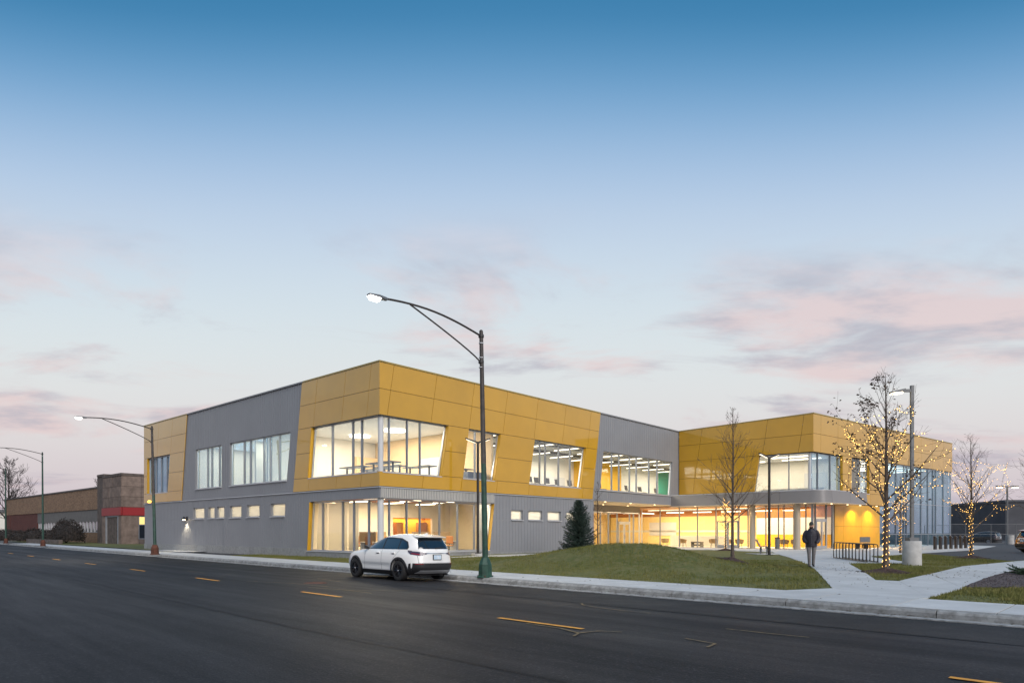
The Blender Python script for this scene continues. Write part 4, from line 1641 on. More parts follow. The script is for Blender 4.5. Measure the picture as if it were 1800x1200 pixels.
    if amber:
        m = MB()
        q = 0.36
        zc = 0.62 + (h - 0.62) * q
        m.tube([(lx * q, ly * q, zc), (lx * q + 0.3, ly * q + 0.1, zc + 0.05)], 0.03, 8)
        a = m.obj("side_arm", "lamp_brown", t)
        MB().lathe([(0.04, -0.05), (0.11, -0.02), (0.12, 0.06), (0.05, 0.12)], 12, (lx * q + 0.3, ly * q + 0.1, zc)).obj("side_lens", "amber_led", a)
    return t


street_lamp((-0.92, 22.9), 8.45, (0.10, -0.10), "tall green and brown street lamp just right of the white car, its head lit")
street_lamp((-24.2, 45.1), 8.75, (-0.05, -0.80), "leaning street lamp with rusty base and amber side light by the gold wall end", amber=True)
street_lamp((-50.6, 71.8), 10.1, (0.0, -0.30), "green street lamp with rusty base in front of the brick wing", lit=False, reach=4.3)
street_lamp((-67.3, 88.5), 10.0, (0.0, -0.35), "farthest green street lamp at the left edge of the picture", lit=False, reach=4.3)


# ---------------------------------------------------------------- path lamps with two raised wings
def v_lamp(x, y, h, rz, label, plinth=0.0, half=0.70):
    z = hs(x, y)
    t = empty("path_lamp", (x, y, z), rz, label, "path lamp", "path lamps with two raised wings")
    if plinth > 0:
        MB().lathe([(0.42, -0.1), (0.42, plinth)], 20).obj("footing", "concrete_base", t, smooth=True)
    m = MB()
    m.box(-0.17, 0.17, -0.17, 0.17, plinth, plinth + 0.035)
    m.obj("base_plate", "dark_metal", t)
    m = MB()
    m.tube([(0, 0, plinth + 0.03), (0, 0, h - 0.25)], [0.085, 0.075], 14)
    m.obj("pole", "dark_metal", t, smooth=True)
    for s in (-1, 1):
        m = MB()
        m.loft([(0.0, -0.05, h - 0.27), (0.0, 0.05, h - 0.27), (0.0, 0.05, h - 0.15), (0.0, -0.05, h - 0.15)],
               [(s * half, -0.11, h + 0.02), (s * half, 0.11, h + 0.02), (s * half, 0.11, h + 0.08), (s * half, -0.11, h + 0.08)])
        w = m.obj("wing", "dark_metal", t)
        m = MB()
        a, b = Vector((s * 0.14, 0, h - 0.225)), Vector((s * half * 0.93, 0, h - 0.012))
        m.loft([a + Vector((0, -0.05, 0)), a + Vector((0, 0.05, 0)), a + Vector((0, 0.05, -0.015)), a + Vector((0, -0.05, -0.015))],
               [b + Vector((0, -0.09, 0)), b + Vector((0, 0.09, 0)), b + Vector((0, 0.09, -0.015)), b + Vector((0, -0.09, -0.015))])
        m.obj("led_strip", "led_soft", w)
    return t


v_lamp(16.0, 41.4, 6.25, 0.25, "dark winged path lamp rising beside the bench")
v_lamp(-2.05, 40.0, 7.0, 0.1, "dark winged path lamp on a low footing behind the green street lamp", plinth=0.14, half=0.75)

# lot lamp on its concrete drum
z = hs(17.34, 28.86)
t = empty("lot_lamp", (17.34, 28.86, z), 0, "grey lot lamp pole standing on a tall concrete drum", "lamp post")
m = MB()
m.lathe([(0.37, -0.1), (0.37, 1.02), (0.345, 1.05)], 36)
m.obj("drum", "concrete_base", t, smooth=True)
m = MB()
m.box(-0.2, 0.2, -0.2, 0.2, 1.05, 1.20)
m.obj("base_cover", "galvanised", t)
m = MB()
m.box(-0.06, 0.06, -0.06, 0.06, 1.2, 7.78)
m.obj("pole", "galvanised", t)
m = MB()
m.box(-0.36, -0.061, -0.05, 0.05, 7.50, 7.62)
m.obj("arm", "galvanised", t)
m = MB()
m.loft([(-0.36, -0.17, 7.50), (-0.36, 0.17, 7.50), (-0.36, 0.17, 7.63), (-0.36, -0.17, 7.63)],
       [(-0.92, -0.14, 7.44), (-0.92, 0.14, 7.44), (-0.92, 0.14, 7.51), (-0.92, -0.14, 7.51)])
hd = m.obj("lamp_head", "galvanised", t)
m = MB()
m.loft([(-0.46, -0.12, 7.484), (-0.46, 0.12, 7.484), (-0.46, 0.12, 7.44), (-0.46, -0.12, 7.44)],
       [(-0.88, -0.11, 7.435), (-0.88, 0.11, 7.435), (-0.88, 0.11, 7.395), (-0.88, -0.11, 7.395)])
emat("lot_led", (1.0, 0.82, 0.55), 14.0)
m.obj("lens", "lot_led", hd)

# ================================================================ trees
def grow_tree(h, seed, r0=0.06, nb=26, first=0.22, spread=0.40, up=0.9, twig=1.0, sub=3, levels=2, rmin=0.0035):
    """returns trunk tube, branch mesh and the branch polylines"""
    rng = random.Random(seed)
    tr = MB()
    pts, rad = [], []
    for i in range(13):
        q = i / 12
        pts.append(Vector((0.04 * math.sin(q * 5 + seed) * q, 0.04 * math.cos(q * 4 + seed) * q, h * q)))
        rad.append(r0 * (1 - q) ** 0.85 + 0.006)
    rad[0] *= 1.35
    tr.tube(pts, rad, 9)
    br = MB()
    lines = []

    def branch(p, d, ln, r, lev):
        k = 6 if lev == 0 else 4
        q = p.copy()
        line = [q.copy()]
        dd = d.copy()
        for i in range(k):
            dd = (dd + Vector((rng.uniform(-.13, .13), rng.uniform(-.13, .13), rng.uniform(-.04, .16) * up))).normalized()
            q = q + dd * ln / k
            line.append(q.copy())
        rr = [max(rmin, r * (1 - 0.85 * i / k)) for i in range(k + 1)]
        br.tube(line, rr, 5 if lev == 0 else 3, cap=False)
        lines.append((lev, line))
        if lev < levels:
            for j in range(sub + (1 if lev == 0 else 0)):
                i = rng.randint(1, k - 1)
                ax = rng.uniform(0.4, 0.9) * rng.choice((-1, 1))
                tan = (line[i + 1] - line[i]).normalized()
                side = tan.cross(Vector((rng.uniform(-1, 1), rng.uniform(-1, 1), rng.uniform(-0.4, 1)))).normalized()
                nd = (tan * math.cos(ax) + side * math.sin(abs(ax))).normalized()
                branch(line[i], nd, ln * rng.uniform(0.35, 0.6) * twig, max(0.004, rr[i] * 0.6), lev + 1)

    for i in range(nb):
        q = first + (0.97 - first) * ((i + rng.uniform(0, 0.8)) / nb) ** 1.15
        an = i * 2.399 + rng.uniform(-0.4, 0.4)
        tilt = 1.02 - 0.55 * q + rng.uniform(-0.12, 0.12)
        d = Vector((math.cos(an) * math.sin(tilt), math.sin(an) * math.sin(tilt), math.cos(tilt)))
        ln = h * spread * (1.05 - q) ** 0.75 * rng.uniform(0.75, 1.1)
        ii = min(11, int(q * 12))
        p = pts[ii].lerp(pts[ii + 1], q * 12 - ii)
        branch(p, d, ln, max(0.008, (r0 * (1 - q) + 0.006) * 0.48), 0)
    return tr, br, lines, rng


def mulch_ring(x, y, r, label, seed):
    rng = random.Random(seed)
    m = MB()
    rings = [(r * 1.0, 0.0), (r * 0.75, 0.05), (r * 0.45, 0.10), (r * 0.15, 0.16)]
    n = 26
    V, F = [], []
    for rr, hh in rings:
        for k in range(n):
            t = 2 * math.pi * k / n
            q = rr * (1 + rng.uniform(-0.10, 0.10))
            px, py = x + q * math.cos(t), y + q * math.sin(t)
            V.append((px, py, hs(px, py) + hh + (rng.uniform(-0.015, 0.02) if hh else 0.012)))
    for i in range(3):
        for k in range(n):
            F.append((i * n + k, i * n + (k + 1) % n, (i + 1) * n + (k + 1) % n, (i + 1) * n + k))
    F.append(tuple(3 * n + k for k in range(n)))
    for j in range(260):
        t, q = rng.uniform(0, 6.283), r * math.sqrt(rng.random()) * 1.08
        px, py = x + q * math.cos(t), y + q * math.sin(t)
        pz = hs(px, py) + max(0.015, 0.16 * (1 - q / r)) + 0.005
        a = rng.uniform(0, 6.283)
        l, w = rng.uniform(0.03, 0.07), 0.012
        c, s = math.cos(a), math.sin(a)
        o = len(V)
        tz = rng.uniform(-0.02, 0.03)
        V += [(px - c * l - s * w, py - s * l + c * w, pz), (px + c * l - s * w, py + s * l + c * w, pz + tz),
              (px + c * l + s * w, py + s * l - c * w, pz + tz + 0.006), (px - c * l + s * w, py - s * l - c * w, pz + 0.008)]
        F.append((o, o + 1, o + 2, o + 3))
    m.v, m.f = V, F
    return tag(m.obj("mulch_ring", "mulch", fix=False), label, "mulch", kind="stuff")


def tree(name, x, y, h, seed, label, leaves=0, lights=0, wraps=0, mat="bark", **kw):
    z = hs(x, y) if abs(uu(x, y)) < 45 and nn(x, y) < 75 else 0.0
    t = empty(name, (x, y, z), 0, label, "tree")
    tr, br, lines, rng = grow_tree(h, seed, **kw)
    tr.obj("trunk", mat, t, smooth=True, fix=False)
    c = br.obj("crown", mat, t, smooth=True, fix=False)
    if leaves:
        V, F = [], []
        pool = [ln for lev, ln in lines if lev >= 1 and ln[-1].x < 0.1 and ln[-1].xy.length > 0.45 and ln[-1].z > h * 0.40] + [ln for lev, ln in lines if lev == 2][::9]
        for j in range(leaves):
            ln = rng.choice(pool)
            p = ln[rng.randint(1, len(ln) - 1)] + Vector((rng.uniform(-.07, .07), rng.uniform(-.07, .07), rng.uniform(-.07, .03)))
            a = Vector((rng.uniform(-1, 1), rng.uniform(-1, 1), rng.uniform(-0.7, 0.4))).normalized()
            b = a.cross(Vector((rng.uniform(-1, 1), rng.uniform(-1, 1), rng.uniform(-1, 1)))).normalized()
            l, w = rng.uniform(0.06, 0.10), rng.uniform(0.022, 0.036)
            o = len(V)
            V += [p - a * l * 0.1, p + a * l * 0.5 + b * w, p + a * l * 1.1, p + a * l * 0.5 - b * w]
            F.append((o, o + 1, o + 2, o + 3))
        m = MB()
        m.v, m.f = [tuple(v) for v in V], F
        lf = m.obj("leaves", "dead_leaf", t, fix=False)
        lf["kind"] = "stuff"
    if lights:
        wrapped_lights(t, (x, y, z), h, lines, lights, wraps, seed, kw.get("r0", 0.06))
    return t


LIGHT_LABELS = {}


def wrapped_lights(t, loc, h, lines, count, wraps, seed, r0):
    rng = random.Random(seed + 99)
    st = empty("string_lights", loc, 0, LIGHT_LABELS[seed], "string lights", "strings of warm bulbs on the trees")
    cable = MB()
    pts = []
    top = h * 0.36
    n = wraps
    path = []
    for i in range(n):
        q = i / n
        a = q * 2 * math.pi * (top / 0.20)
        r = r0 * (1 - q * 0.35) + 0.03
        path.append(Vector((r * math.cos(a), r * math.sin(a), 0.12 + top * q)))
    cable.tube(path, 0.005, 3, cap=False)
    pts += path[::2]
    main = [ln for lev, ln in lines if lev == 0] + [ln for lev, ln in lines if lev == 1]
    main = [ln for ln in main if ln[-1].z < h * 0.86]
    k = 0
    while len(pts) < count and main:
        ln = main[k % len(main)]
        k += 1
        if k > len(main) * 3:
            break
        seg_ = []
        for i in range(len(ln) - 1):
            for q in (0.0, 0.5):
                seg_.append(ln[i].lerp(ln[i + 1], q) + Vector((rng.uniform(-.03, .03), rng.uniform(-.03, .03), rng.uniform(-.04, .02))))
        if len(seg_) > 2:
            cable.tube(seg_, 0.004, 3, cap=False)
        pts += [p for p in seg_ if rng.random() < 0.40]
    # a few turns strung round the outside of the crown
    for lev_, (zq, rq) in enumerate(((0.43, 0.27), (0.58, 0.24), (0.68, 0.20), (0.76, 0.15))):
        # the strand hops from limb to limb at about this height
        bins = {}
        for lev, ln in lines:
            if lev > 1:
                continue
            for p in ln:
                if abs(p.z - h * zq) < h * 0.055:
                    k_ = int((math.atan2(p.y, p.x) + math.pi) / (2 * math.pi) * 14)
                    if k_ not in bins or p.xy.length > bins[k_].xy.length:
                        bins[k_] = p
        ring = [bins[k_] for k_ in sorted(bins)]
        if len(ring) < 4:
            continue
        strand = []
        for i in range(len(ring)):
            a_, b_ = ring[i], ring[(i + 1) % len(ring)]
            if (b_ - a_).length > h * 0.26:
                continue
            for q in (0.0, 0.17, 0.33, 0.5, 0.67, 0.83):
                strand.append(a_.lerp(b_, q) + Vector((0, 0, -0.10 * math.sin(math.pi * q))))
        if len(strand) > 2:
            cable.tube(strand, 0.004, 3, cap=False)
        pts += [p for p in strand if rng.random() < 0.7]
    cable.obj("cable", "black_plastic", st, fix=False)
    V, F = [], []
    for p in pts[:count + 240]:
        r = rng.uniform(0.010, 0.018)
        o = len(V)
        V += [(p.x + r, p.y, p.z), (p.x - r, p.y, p.z), (p.x, p.y + r, p.z), (p.x, p.y - r, p.z), (p.x, p.y, p.z + r * 1.25), (p.x, p.y, p.z - r * 1.25)]
        F += [(o, o + 2, o + 4), (o + 2, o + 1, o + 4), (o + 1, o + 3, o + 4), (o + 3, o, o + 4),
              (o + 2, o, o + 5), (o + 1, o + 2, o + 5), (o + 3, o + 1, o + 5), (o, o + 3, o + 5)]
    m = MB()
    m.v, m.f = V, F
    b = m.obj("bulbs", "bulb", st, fix=False)
    b["kind"] = "stuff"
    return st


LIGHT_LABELS[12] = "warm string lights wound round the leafy tree in the grass island"
LIGHT_LABELS[13] = "warm string lights wound round the tree by the parking lot"
LIGHT_LABELS[14] = "warm string lights wound round the small tree near the entrance glass"
LIGHT_LABELS[16] = "warm string lights wound round the thin tree behind the concrete drum"
tree("young_tree", 8.75, 26.4, 6.1, 11, "slender bare tree with no lights on the lawn beside the path", r0=0.062, nb=30, first=0.26, spread=0.40, twig=0.9)
mulch_ring(8.75, 26.4, 0.72, "dark mulch round the unlit tree on the lawn", 1)
tree("young_tree", 13.2, 23.5, 7.0, 12, "lit tree with brown leaves in the grass island by the path", leaves=900, lights=300, wraps=150, r0=0.095, nb=26, first=0.24, spread=0.50, up=0.8)
mulch_ring(13.2, 23.5, 0.85, "mound of dark mulch under the lit leafy tree", 2)
tree("young_tree", 24.9, 36.1, 6.6, 13, "lit bare tree beside the parking lot, right of the glass wing", lights=200, wraps=110, r0=0.08, nb=26, first=0.22, spread=0.46)
mulch_ring(24.9, 36.1, 0.8, "dark mulch under the lit tree by the parking lot", 3)
tree("young_tree", 16.35, 51.0, 5.0, 14, "small lit tree close to the entrance glazing", lights=90, wraps=90, r0=0.055, nb=20, first=0.30, spread=0.24)
mulch_ring(16.35, 51.0, 0.7, "dark mulch under the small lit tree by the glass", 4)
tree("young_tree", 6.0, 46.5, 5.0, 15, "slim bare tree beside the dark spruce", r0=0.05, nb=26, first=0.36, spread=0.22)
tree("young_tree", 26.2, 44.9, 5.2, 16, "thin lit tree behind the concrete lamp drum", lights=90, wraps=80, r0=0.06, nb=20, first=0.3, spread=0.28)
tree("young_tree", 25.0, 30.9, 7.4, 17, "bare tree reaching in from the right edge of the picture", r0=0.09, nb=34, first=0.2, spread=0.42)

# spruce
sx, sy = 4.15, 41.3
sp = empty("spruce", (sx, sy, hs(sx, sy)), 0, "dark conical spruce in front of the grey wall", "tree")
MB().tube([(0, 0, 0), (0, 0, 1.6), (0, 0, 3.45)], [0.07, 0.045, 0.008], 8).obj("trunk", "bark_dark", sp, fix=False)
rng = random.Random(5)
V, F = [], []


def needle(p, d, l, w):
    b = d.cross(Vector((rng.uniform(-1, 1), rng.uniform(-1, 1), rng.uniform(-1, 1))))
    if b.length < 1e-4:
        return
    b.normalize()
    o = len(V)
    V.extend([tuple(p - b * w), tuple(p + b * w), tuple(p + d * l)])
    F.append((o, o + 1, o + 2))


for i in range(380):
    q = (i + rng.random()) / 380
    zc = 0.16 + 3.15 * q
    an = i * 2.399 + rng.uniform(-.3, .3)
    ln = (1.26 * (1 - q) ** 0.80 + 0.08) * rng.uniform(0.60, 1.15) * (1 + 0.16 * math.sin(3 * an + 9 * q))
    d = Vector((math.cos(an), math.sin(an), 0.02 + 0.30 * q))
    prev = Vector((0, 0, zc))
    steps = max(3, int(ln / 0.075))
    for s_ in range(steps):
        f = (s_ + 1) / steps
        p = Vector((0, 0, zc)) + d * ln * f + Vector((0, 0, -0.16 * ln * math.sin(f * 3.1) + 0.05 * f))
        for _ in range(9):
            dd = (d * 0.9 + Vector((rng.uniform(-1, 1), rng.uniform(-1, 1), rng.uniform(-.45, .6)))).normalized()
            needle(p + Vector((rng.uniform(-.05, .05), rng.uniform(-.05, .05), rng.uniform(-.03, .03))), dd, rng.uniform(0.06, 0.15), 0.016)
        prev = p
m = MB()
m.v, m.f = V, F
m.obj("crown", "needle", sp, fix=False)

# juniper in the gravel bed
for k, (jx, jy, jr, lab) in enumerate(((17.2, 22.0, 0.75, "low spreading juniper in the gravel bed, left of the pair"), (19.0, 23.3, 0.95, "low spreading juniper at the picture's right edge"))):
    j = empty("juniper", (jx, jy, hs(jx, jy) + 0.03), 0, lab, "shrub", "junipers in the gravel bed")
    V, F = [], []
    st_ = MB()
    for i in range(70):
        an = rng.uniform(0, 6.283)
        el_ = rng.uniform(0.08, 0.75)
        ln = jr * rng.uniform(0.5, 1.1)
        d = Vector((math.cos(an) * math.cos(el_), math.sin(an) * math.cos(el_), math.sin(el_) * 0.6))
        st_.tube([(0, 0, 0), tuple(d * ln)], [0.012, 0.003], 3, cap=False)
        for s_ in range(16):
            p = d * ln * (0.25 + 0.75 * s_ / 15)
            for _ in range(5):
                needle(p, (d + Vector((rng.uniform(-.9, .9), rng.uniform(-.9, .9), rng.uniform(-.3, .9)))).normalized(), rng.uniform(0.05, 0.11), 0.010)
    st_.obj("stems", "bark_dark", j, fix=False)
    m = MB()
    m.v, m.f = V, F
    m.obj("foliage", "juniper", j, fix=False)
# gravel stones on the bed
V, F = [], []
for i in range(5000):
    x, y = rng.uniform(12, 21), rng.uniform(17.4, 27)
    if not inside(bed_poly, x, y):
        continue
    z = hs(x, y) + 0.03
    r = rng.uniform(0.012, 0.03)
    o = len(V)
    V += [(x + r, y, z), (x - r * 0.6, y + r, z), (x - r * 0.6, y - r, z), (x, y, z + r)]
    F += [(o, o + 1, o + 3), (o + 1, o + 2, o + 3), (o + 2, o, o + 3)]
m = MB()
m.v, m.f = V, F
tag(m.obj("gravel", "gravel", fix=False), "loose dark gravel covering the planting bed", "gravel", kind="stuff")

# ================================================================ site furniture
# bike rack
P0, P1 = Vector((17.75, 36.2, 0)), Vector((16.75, 30.95, 0))
rd_ = (P1 - P0).normalized()
ang = math.atan2(rd_.y, rd_.x)
rk = empty("bike_rack", (P0.x, P0.y, hs(P0.x, P0.y) + 0.022), ang, "long black bike rack of rounded hoops on the concrete court", "bike rack")
LN = (P1 - P0).length
NH = 11
for i in range(NH):
    x = LN * i / (NH - 1)
    m = MB()
    hw = 0.24
    pts = [(x, -hw * 0.9, 0.04), (x, -hw, 0.12), (x, -hw, 0.76), (x, -hw * 0.86, 0.83), (x, -hw * 0.6, 0.85), (x, hw * 0.6, 0.85), (x, hw * 0.86, 0.83), (x, hw, 0.76), (x, hw, 0.12), (x, hw * 0.9, 0.04)]
    m.tube(pts, 0.022, 7)
    for s in (-1, 1):
        m.loft([(x - 0.055, s * hw - 0.012, 0.05), (x + 0.055, s * hw - 0.012, 0.05), (x + 0.055, s * hw + 0.012, 0.05), (x - 0.055, s * hw + 0.012, 0.05)],
               [(x - 0.018, s * hw - 0.012, 0.74), (x + 0.018, s * hw - 0.012, 0.74), (x + 0.018, s * hw + 0.012, 0.74), (x - 0.018, s * hw + 0.012, 0.74)])
    m.obj("hoop", "black_plastic", rk, smooth=True)
for s in (-1, 1):
    m = MB()
    m.tube([(-0.05, s * 0.235, 0.03), (LN + 0.05, s * 0.235, 0.03)], 0.024, 7)
    m.obj("bottom_rail", "black_plastic", rk, smooth=True)
    m = MB()
    m.tube([(0, s * 0.17, 0.845), (LN, s * 0.17, 0.845)], 0.02, 7)
    m.obj("top_rail", "black_plastic", rk, smooth=True)

# bench by the winged lamp: seen end on
bx_, by_ = 16.15, 43.3
bz = hs(bx_, by_)
m = MB()
m.box(-0.6, 1.2, -1.0, 1.0, -0.05, 0.03)
pad = m.obj("bench_pad", "concrete")
pad.location = (bx_, by_, bz)
tag(pad, kind="structure")
bn = empty("bench", (bx_, by_, bz + 0.03), -0.40, "dark slatted bench seen from its end beside the winged lamp", "bench")
for i in range(5):
    m = MB()
    m.box(0.0 + 0.105 * i, 0.085 + 0.105 * i, -0.9, 0.9, 0.44, 0.475)
    m.obj("seat_slat", "galvanised", bn)
for i in range(4):
    q = i / 3
    m = MB()
    m.loft([(-0.04 - 0.17 * q, -0.9, 0.50 + 0.34 * q), (-0.01 - 0.17 * q, -0.9, 0.51 + 0.34 * q), (-0.01 - 0.17 * q, 0.9, 0.51 + 0.34 * q), (-0.04 - 0.17 * q, 0.9, 0.50 + 0.34 * q)],
           [(-0.08 - 0.17 * q, -0.9, 0.59 + 0.34 * q), (-0.05 - 0.17 * q, -0.9, 0.60 + 0.34 * q), (-0.05 - 0.17 * q, 0.9, 0.60 + 0.34 * q), (-0.08 - 0.17 * q, 0.9, 0.59 + 0.34 * q)])
    m.obj("back_slat", "galvanised", bn)
for y in (-0.75, 0.75):
    for lx in (0.03, 0.42):
        m = MB()
        m.box(lx - 0.03, lx + 0.03, y - 0.025, y + 0.025, 0.0, 0.437)
        m.obj("leg", "galvanised", bn)
    m = MB()
    m.tube([(0.02, y, 0.43), (-0.05, y, 0.52), (-0.26, y, 0.93)], 0.025, 6)
    m.obj("back_post", "galvanised", bn)

# bollards along the drive, tops cut at a slant
b0, b1 = Vector((34.2, 53.8, 0)), Vector((39.6, 58.1, 0))
proto = None
for i in range(7):
    p = b0.lerp(b1, i / 6.0)
    if proto is None:
        bo = empty("bollard", (0, 0, 0), 0.4)
        m = MB()
        m.loft([(-0.11, -0.075, -0.05), (0.11, -0.075, -0.05), (0.11, 0.075, -0.05), (-0.11, 0.075, -0.05)],
               [(-0.11, -0.075, 1.08), (0.11, -0.075, 0.94), (0.11, 0.075, 0.94), (-0.11, 0.075, 1.08)])
        m.obj("post", "dark_metal", bo)
        m = MB()
        m.loft([(-0.115, -0.08, 1.088), (0.115, -0.08, 0.946), (0.115, 0.08, 0.946), (-0.115, 0.08, 1.088)],
               [(-0.115, -0.08, 1.10), (0.115, -0.08, 0.958), (0.115, 0.08, 0.958), (-0.115, 0.08, 1.10)])
        m.obj("cap", "flashing", bo)  # pale plate: the lit top edge put into the cap's colour
        proto = bo
    else:
        bo = copy_tree(proto)
    bo.location = (p.x, p.y, hs(p.x, p.y) + 0.02)
    tag(bo, ["dark slant topped bollard nearest the lit trees, first of the row", "second bollard of the row from the lamp drum side", "third bollard of the row before the glass wing",
             "middle bollard of the seven before the glass wing", "fifth bollard of the row before the glass wing", "sixth bollard, next to last of the row",
             "last bollard of the row, nearest the parking lot tree"][i], "bollard", "bollards in front of the glass wing")

# litter bin inside the entrance court
t = empty("litter_bin", (*bl(33.2, -9.3), hs(*bl(33.2, -9.3)) + 0.02), 0, "slim dark grey bin standing before the entrance glass", "bin")
MB().lathe([(0.19, 0.0), (0.19, 0.85), (0.20, 0.86)], 18).obj("drum", "galvanised", t, smooth=True)
MB().lathe([(0.205, 0.87), (0.205, 0.95), (0.12, 1.0)], 18).obj("lid", "dark_metal", t, smooth=True)
t = empty("bench", (*bl(38.5, -14.3), hs(*bl(38.5, -14.3)) + 0.02), BANG - 0.174, "grey backed bench against the glowing yellow wall", "bench")
m = MB(); m.box(-0.9, 0.9, -0.25, 0.2, 0.42, 0.48); m.obj("seat", "galvanised", t)
m = MB(); m.box(-0.9, 0.9, -0.3, -0.25, 0.55, 1.0); m.obj("backrest", "galvanised", t)
for x in (-0.75, 0.75):
    m = MB(); m.box(x - 0.04, x + 0.04, -0.2, 0.15, 0.0, 0.418); m.obj("leg", "dark_metal", t)

V, F = [], []
rng = random.Random(77)
for cx_, cy_, sp_, k_ in ((13.2, 23.5, 2.2, 260), (8.8, 26.4, 2.5, 160), (24.9, 36.1, 2.5, 120), (5.0, 25.0, 5.0, 160), (2.0, 16.5, 5.0, 90)):
    for i in range(k_):
        x, y = rng.gauss(cx_, sp_), rng.gauss(cy_, sp_)
        if nn(x, y) < KERB + 0.2:
            continue
        z = hs(x, y) + 0.045
        a = rng.uniform(0, 6.283)
        l, w = rng.uniform(0.03, 0.05), rng.uniform(0.015, 0.028)
        c, s_ = math.cos(a), math.sin(a)
        o = len(V)
        V += [(x - c * l, y - s_ * l, z), (x - s_ * w, y + c * w, z + rng.uniform(0, 0.02)), (x + c * l, y + s_ * l, z + 0.01), (x + s_ * w, y - c * w, z + rng.uniform(0, 0.02))]
        F.append((o, o + 1, o + 2, o + 3))
for i in range(420):
    u_ = rng.uniform(-10, 40)
    n_ = KERB - abs(rng.gauss(0.03, 0.12)) - 0.01
    x, y = un(u_, n_)
    z = (-0.115 if n_ > KERB - 0.42 else road_z(n_)) + 0.012
    a = rng.uniform(0, 6.283)
    l, w = rng.uniform(0.02, 0.05), rng.uniform(0.012, 0.026)
    c, s_ = math.cos(a), math.sin(a)
    o = len(V)
    V += [(x - c * l, y - s_ * l, z), (x - s_ * w, y + c * w, z + 0.012), (x + c * l, y + s_ * l, z + 0.008), (x + s_ * w, y - c * w, z + 0.004)]
    F.append((o, o + 1, o + 2, o + 3))
m = MB()
m.v, m.f = V, F
tag(m.obj("fallen_leaves", "dead_leaf", fix=False), "scattered brown fallen leaves on the grass, pavement and gutter", "leaves", kind="stuff")

# ================================================================ cars
pm("car_white", (0.78, 0.78, 0.77), 0.30, coat=1.0, coatr=0.03)
pm("car_black", (0.012, 0.013, 0.016), 0.25, coat=1.0, coatr=0.03)
pm("car_red", (0.20, 0.015, 0.012), 0.25, coat=1.0, coatr=0.03)
pm("car_glass", (0.010, 0.014, 0.020), 0.03, spec=0.9, coat=1.0, coatr=0.0)
pm("car_trim", (0.016, 0.016, 0.018), 0.55)
pm("car_seam", (0.03, 0.03, 0.032), 0.6)
pm("tyre", (0.014, 0.014, 0.015), 0.85)
pm("rim_black", (0.05, 0.05, 0.055), 0.25, 0.7)
pm("rim_grey", (0.35, 0.36, 0.38), 0.3, 0.8)
pm("tail_red", (0.20, 0.012, 0.018), 0.12, coat=1.0)
pm("tail_dark", (0.05, 0.035, 0.06), 0.10, coat=1.0)
pm("skid_silver", (0.36, 0.37, 0.39), 0.35, 0.6)
pm("plate_blue", (0.42, 0.58, 0.74), 0.5, col2=(0.75, 0.80, 0.84), vscale=9)
#          z     rear    front  half   n
CAR = [(0.20, -0.74, 3.36, 0.78, 5), (0.27, -0.86, 3.48, 0.83, 5), (0.36, -0.93, 3.555, 0.872, 5.2), (0.48, -0.968, 3.59, 0.895, 5.4), (0.60, -0.970, 3.60, 0.905, 5.4),
       (0.72, -0.955, 3.585, 0.905, 5.2), (0.82, -0.950, 3.545, 0.900, 5.0), (0.90, -0.945, 3.46, 0.890, 4.8), (0.95, -0.94, 3.32, 0.882, 4.4),
       (0.99, -0.930, 3.08, 0.872, 4.2), (1.025, -0.918, 2.78, 0.858, 4.2), (1.055, -0.905, 2.47, 0.842, 4.4), (1.08, -0.89, 2.32, 0.825, 4.6), (1.14, -0.855, 2.17, 0.795, 5),
       (1.22, -0.805, 1.99, 0.758, 5), (1.30, -0.755, 1.80, 0.722, 5), (1.38, -0.70, 1.61, 0.687, 5), (1.45, -0.645, 1.43, 0.656, 5),
       (1.51, -0.585, 1.24, 0.622, 4.8), (1.55, -0.52, 1.06, 0.588, 4.4), (1.580, -0.40, 0.88, 0.535, 4.0), (1.600, -0.22, 0.70, 0.455, 3.4), (1.612, 0.02, 0.48, 0.32, 2.8)]


def cslice(z):
    for i in range(len(CAR) - 1):
        if CAR[i][0] <= z <= CAR[i + 1][0]:
            q = (z - CAR[i][0]) / (CAR[i + 1][0] - CAR[i][0])
            return [CAR[i][k] + (CAR[i + 1][k] - CAR[i][k]) * q for k in range(1, 5)]
    return list((CAR[0] if z < CAR[0][0] else CAR[-1])[1:])


def side_y(x, z):
    r, f, w, n = cslice(z)
    c, h = (r + f) / 2, (f - r) / 2
    q = min(1.0, abs((x - c) / h))
    return w * max(0.0, 1 - q ** n) ** (1 / n) * width_adj(x, z)


def width_adj(x, z):
    """narrower nose, a soft crease low on the doors"""
    k = 1.0
    if x > 2.4:
        k *= 1 - 0.085 * sstep((x - 2.4) / 1.2)
    if 0.38 < z < 0.60 and 0.2 < x < 2.5:
        k *= 1 - 0.022 * math.sin((z - 0.38) / 0.22 * math.pi) * sstep((x - 0.2) / 0.5) * sstep((2.5 - x) / 0.5)
    return k


def ring_pts(z, N):
    """points spaced evenly round the plan section at height z"""
    def sec(zz, a):
        r, f, w, n = cslice(zz)
        c, h = (r + f) / 2, (f - r) / 2
        ca, sa = np.cos(a), np.sin(a)
        return c + h * np.sign(ca) * np.abs(ca) ** (2 / n), w * np.sign(sa) * np.abs(sa) ** (2 / n)
    a = np.linspace(0, 2 * math.pi, 20001)
    x, y = sec(0.9, a)
    s = np.concatenate(([0], np.cumsum(np.hypot(np.diff(x), np.diff(y)))))
    t = np.interp(np.linspace(0, s[-1], N, endpoint=False), s, a)      # the same angles at every height
    return list(zip(*sec(z, t)))


def rear_x(y, z):
    r, f, w, n = cslice(z)
    c, h = (r + f) / 2, (f - r) / 2
    q = min(1.0, abs(y / w))
    return c - h * max(0.0, 1 - q ** n) ** (1 / n)


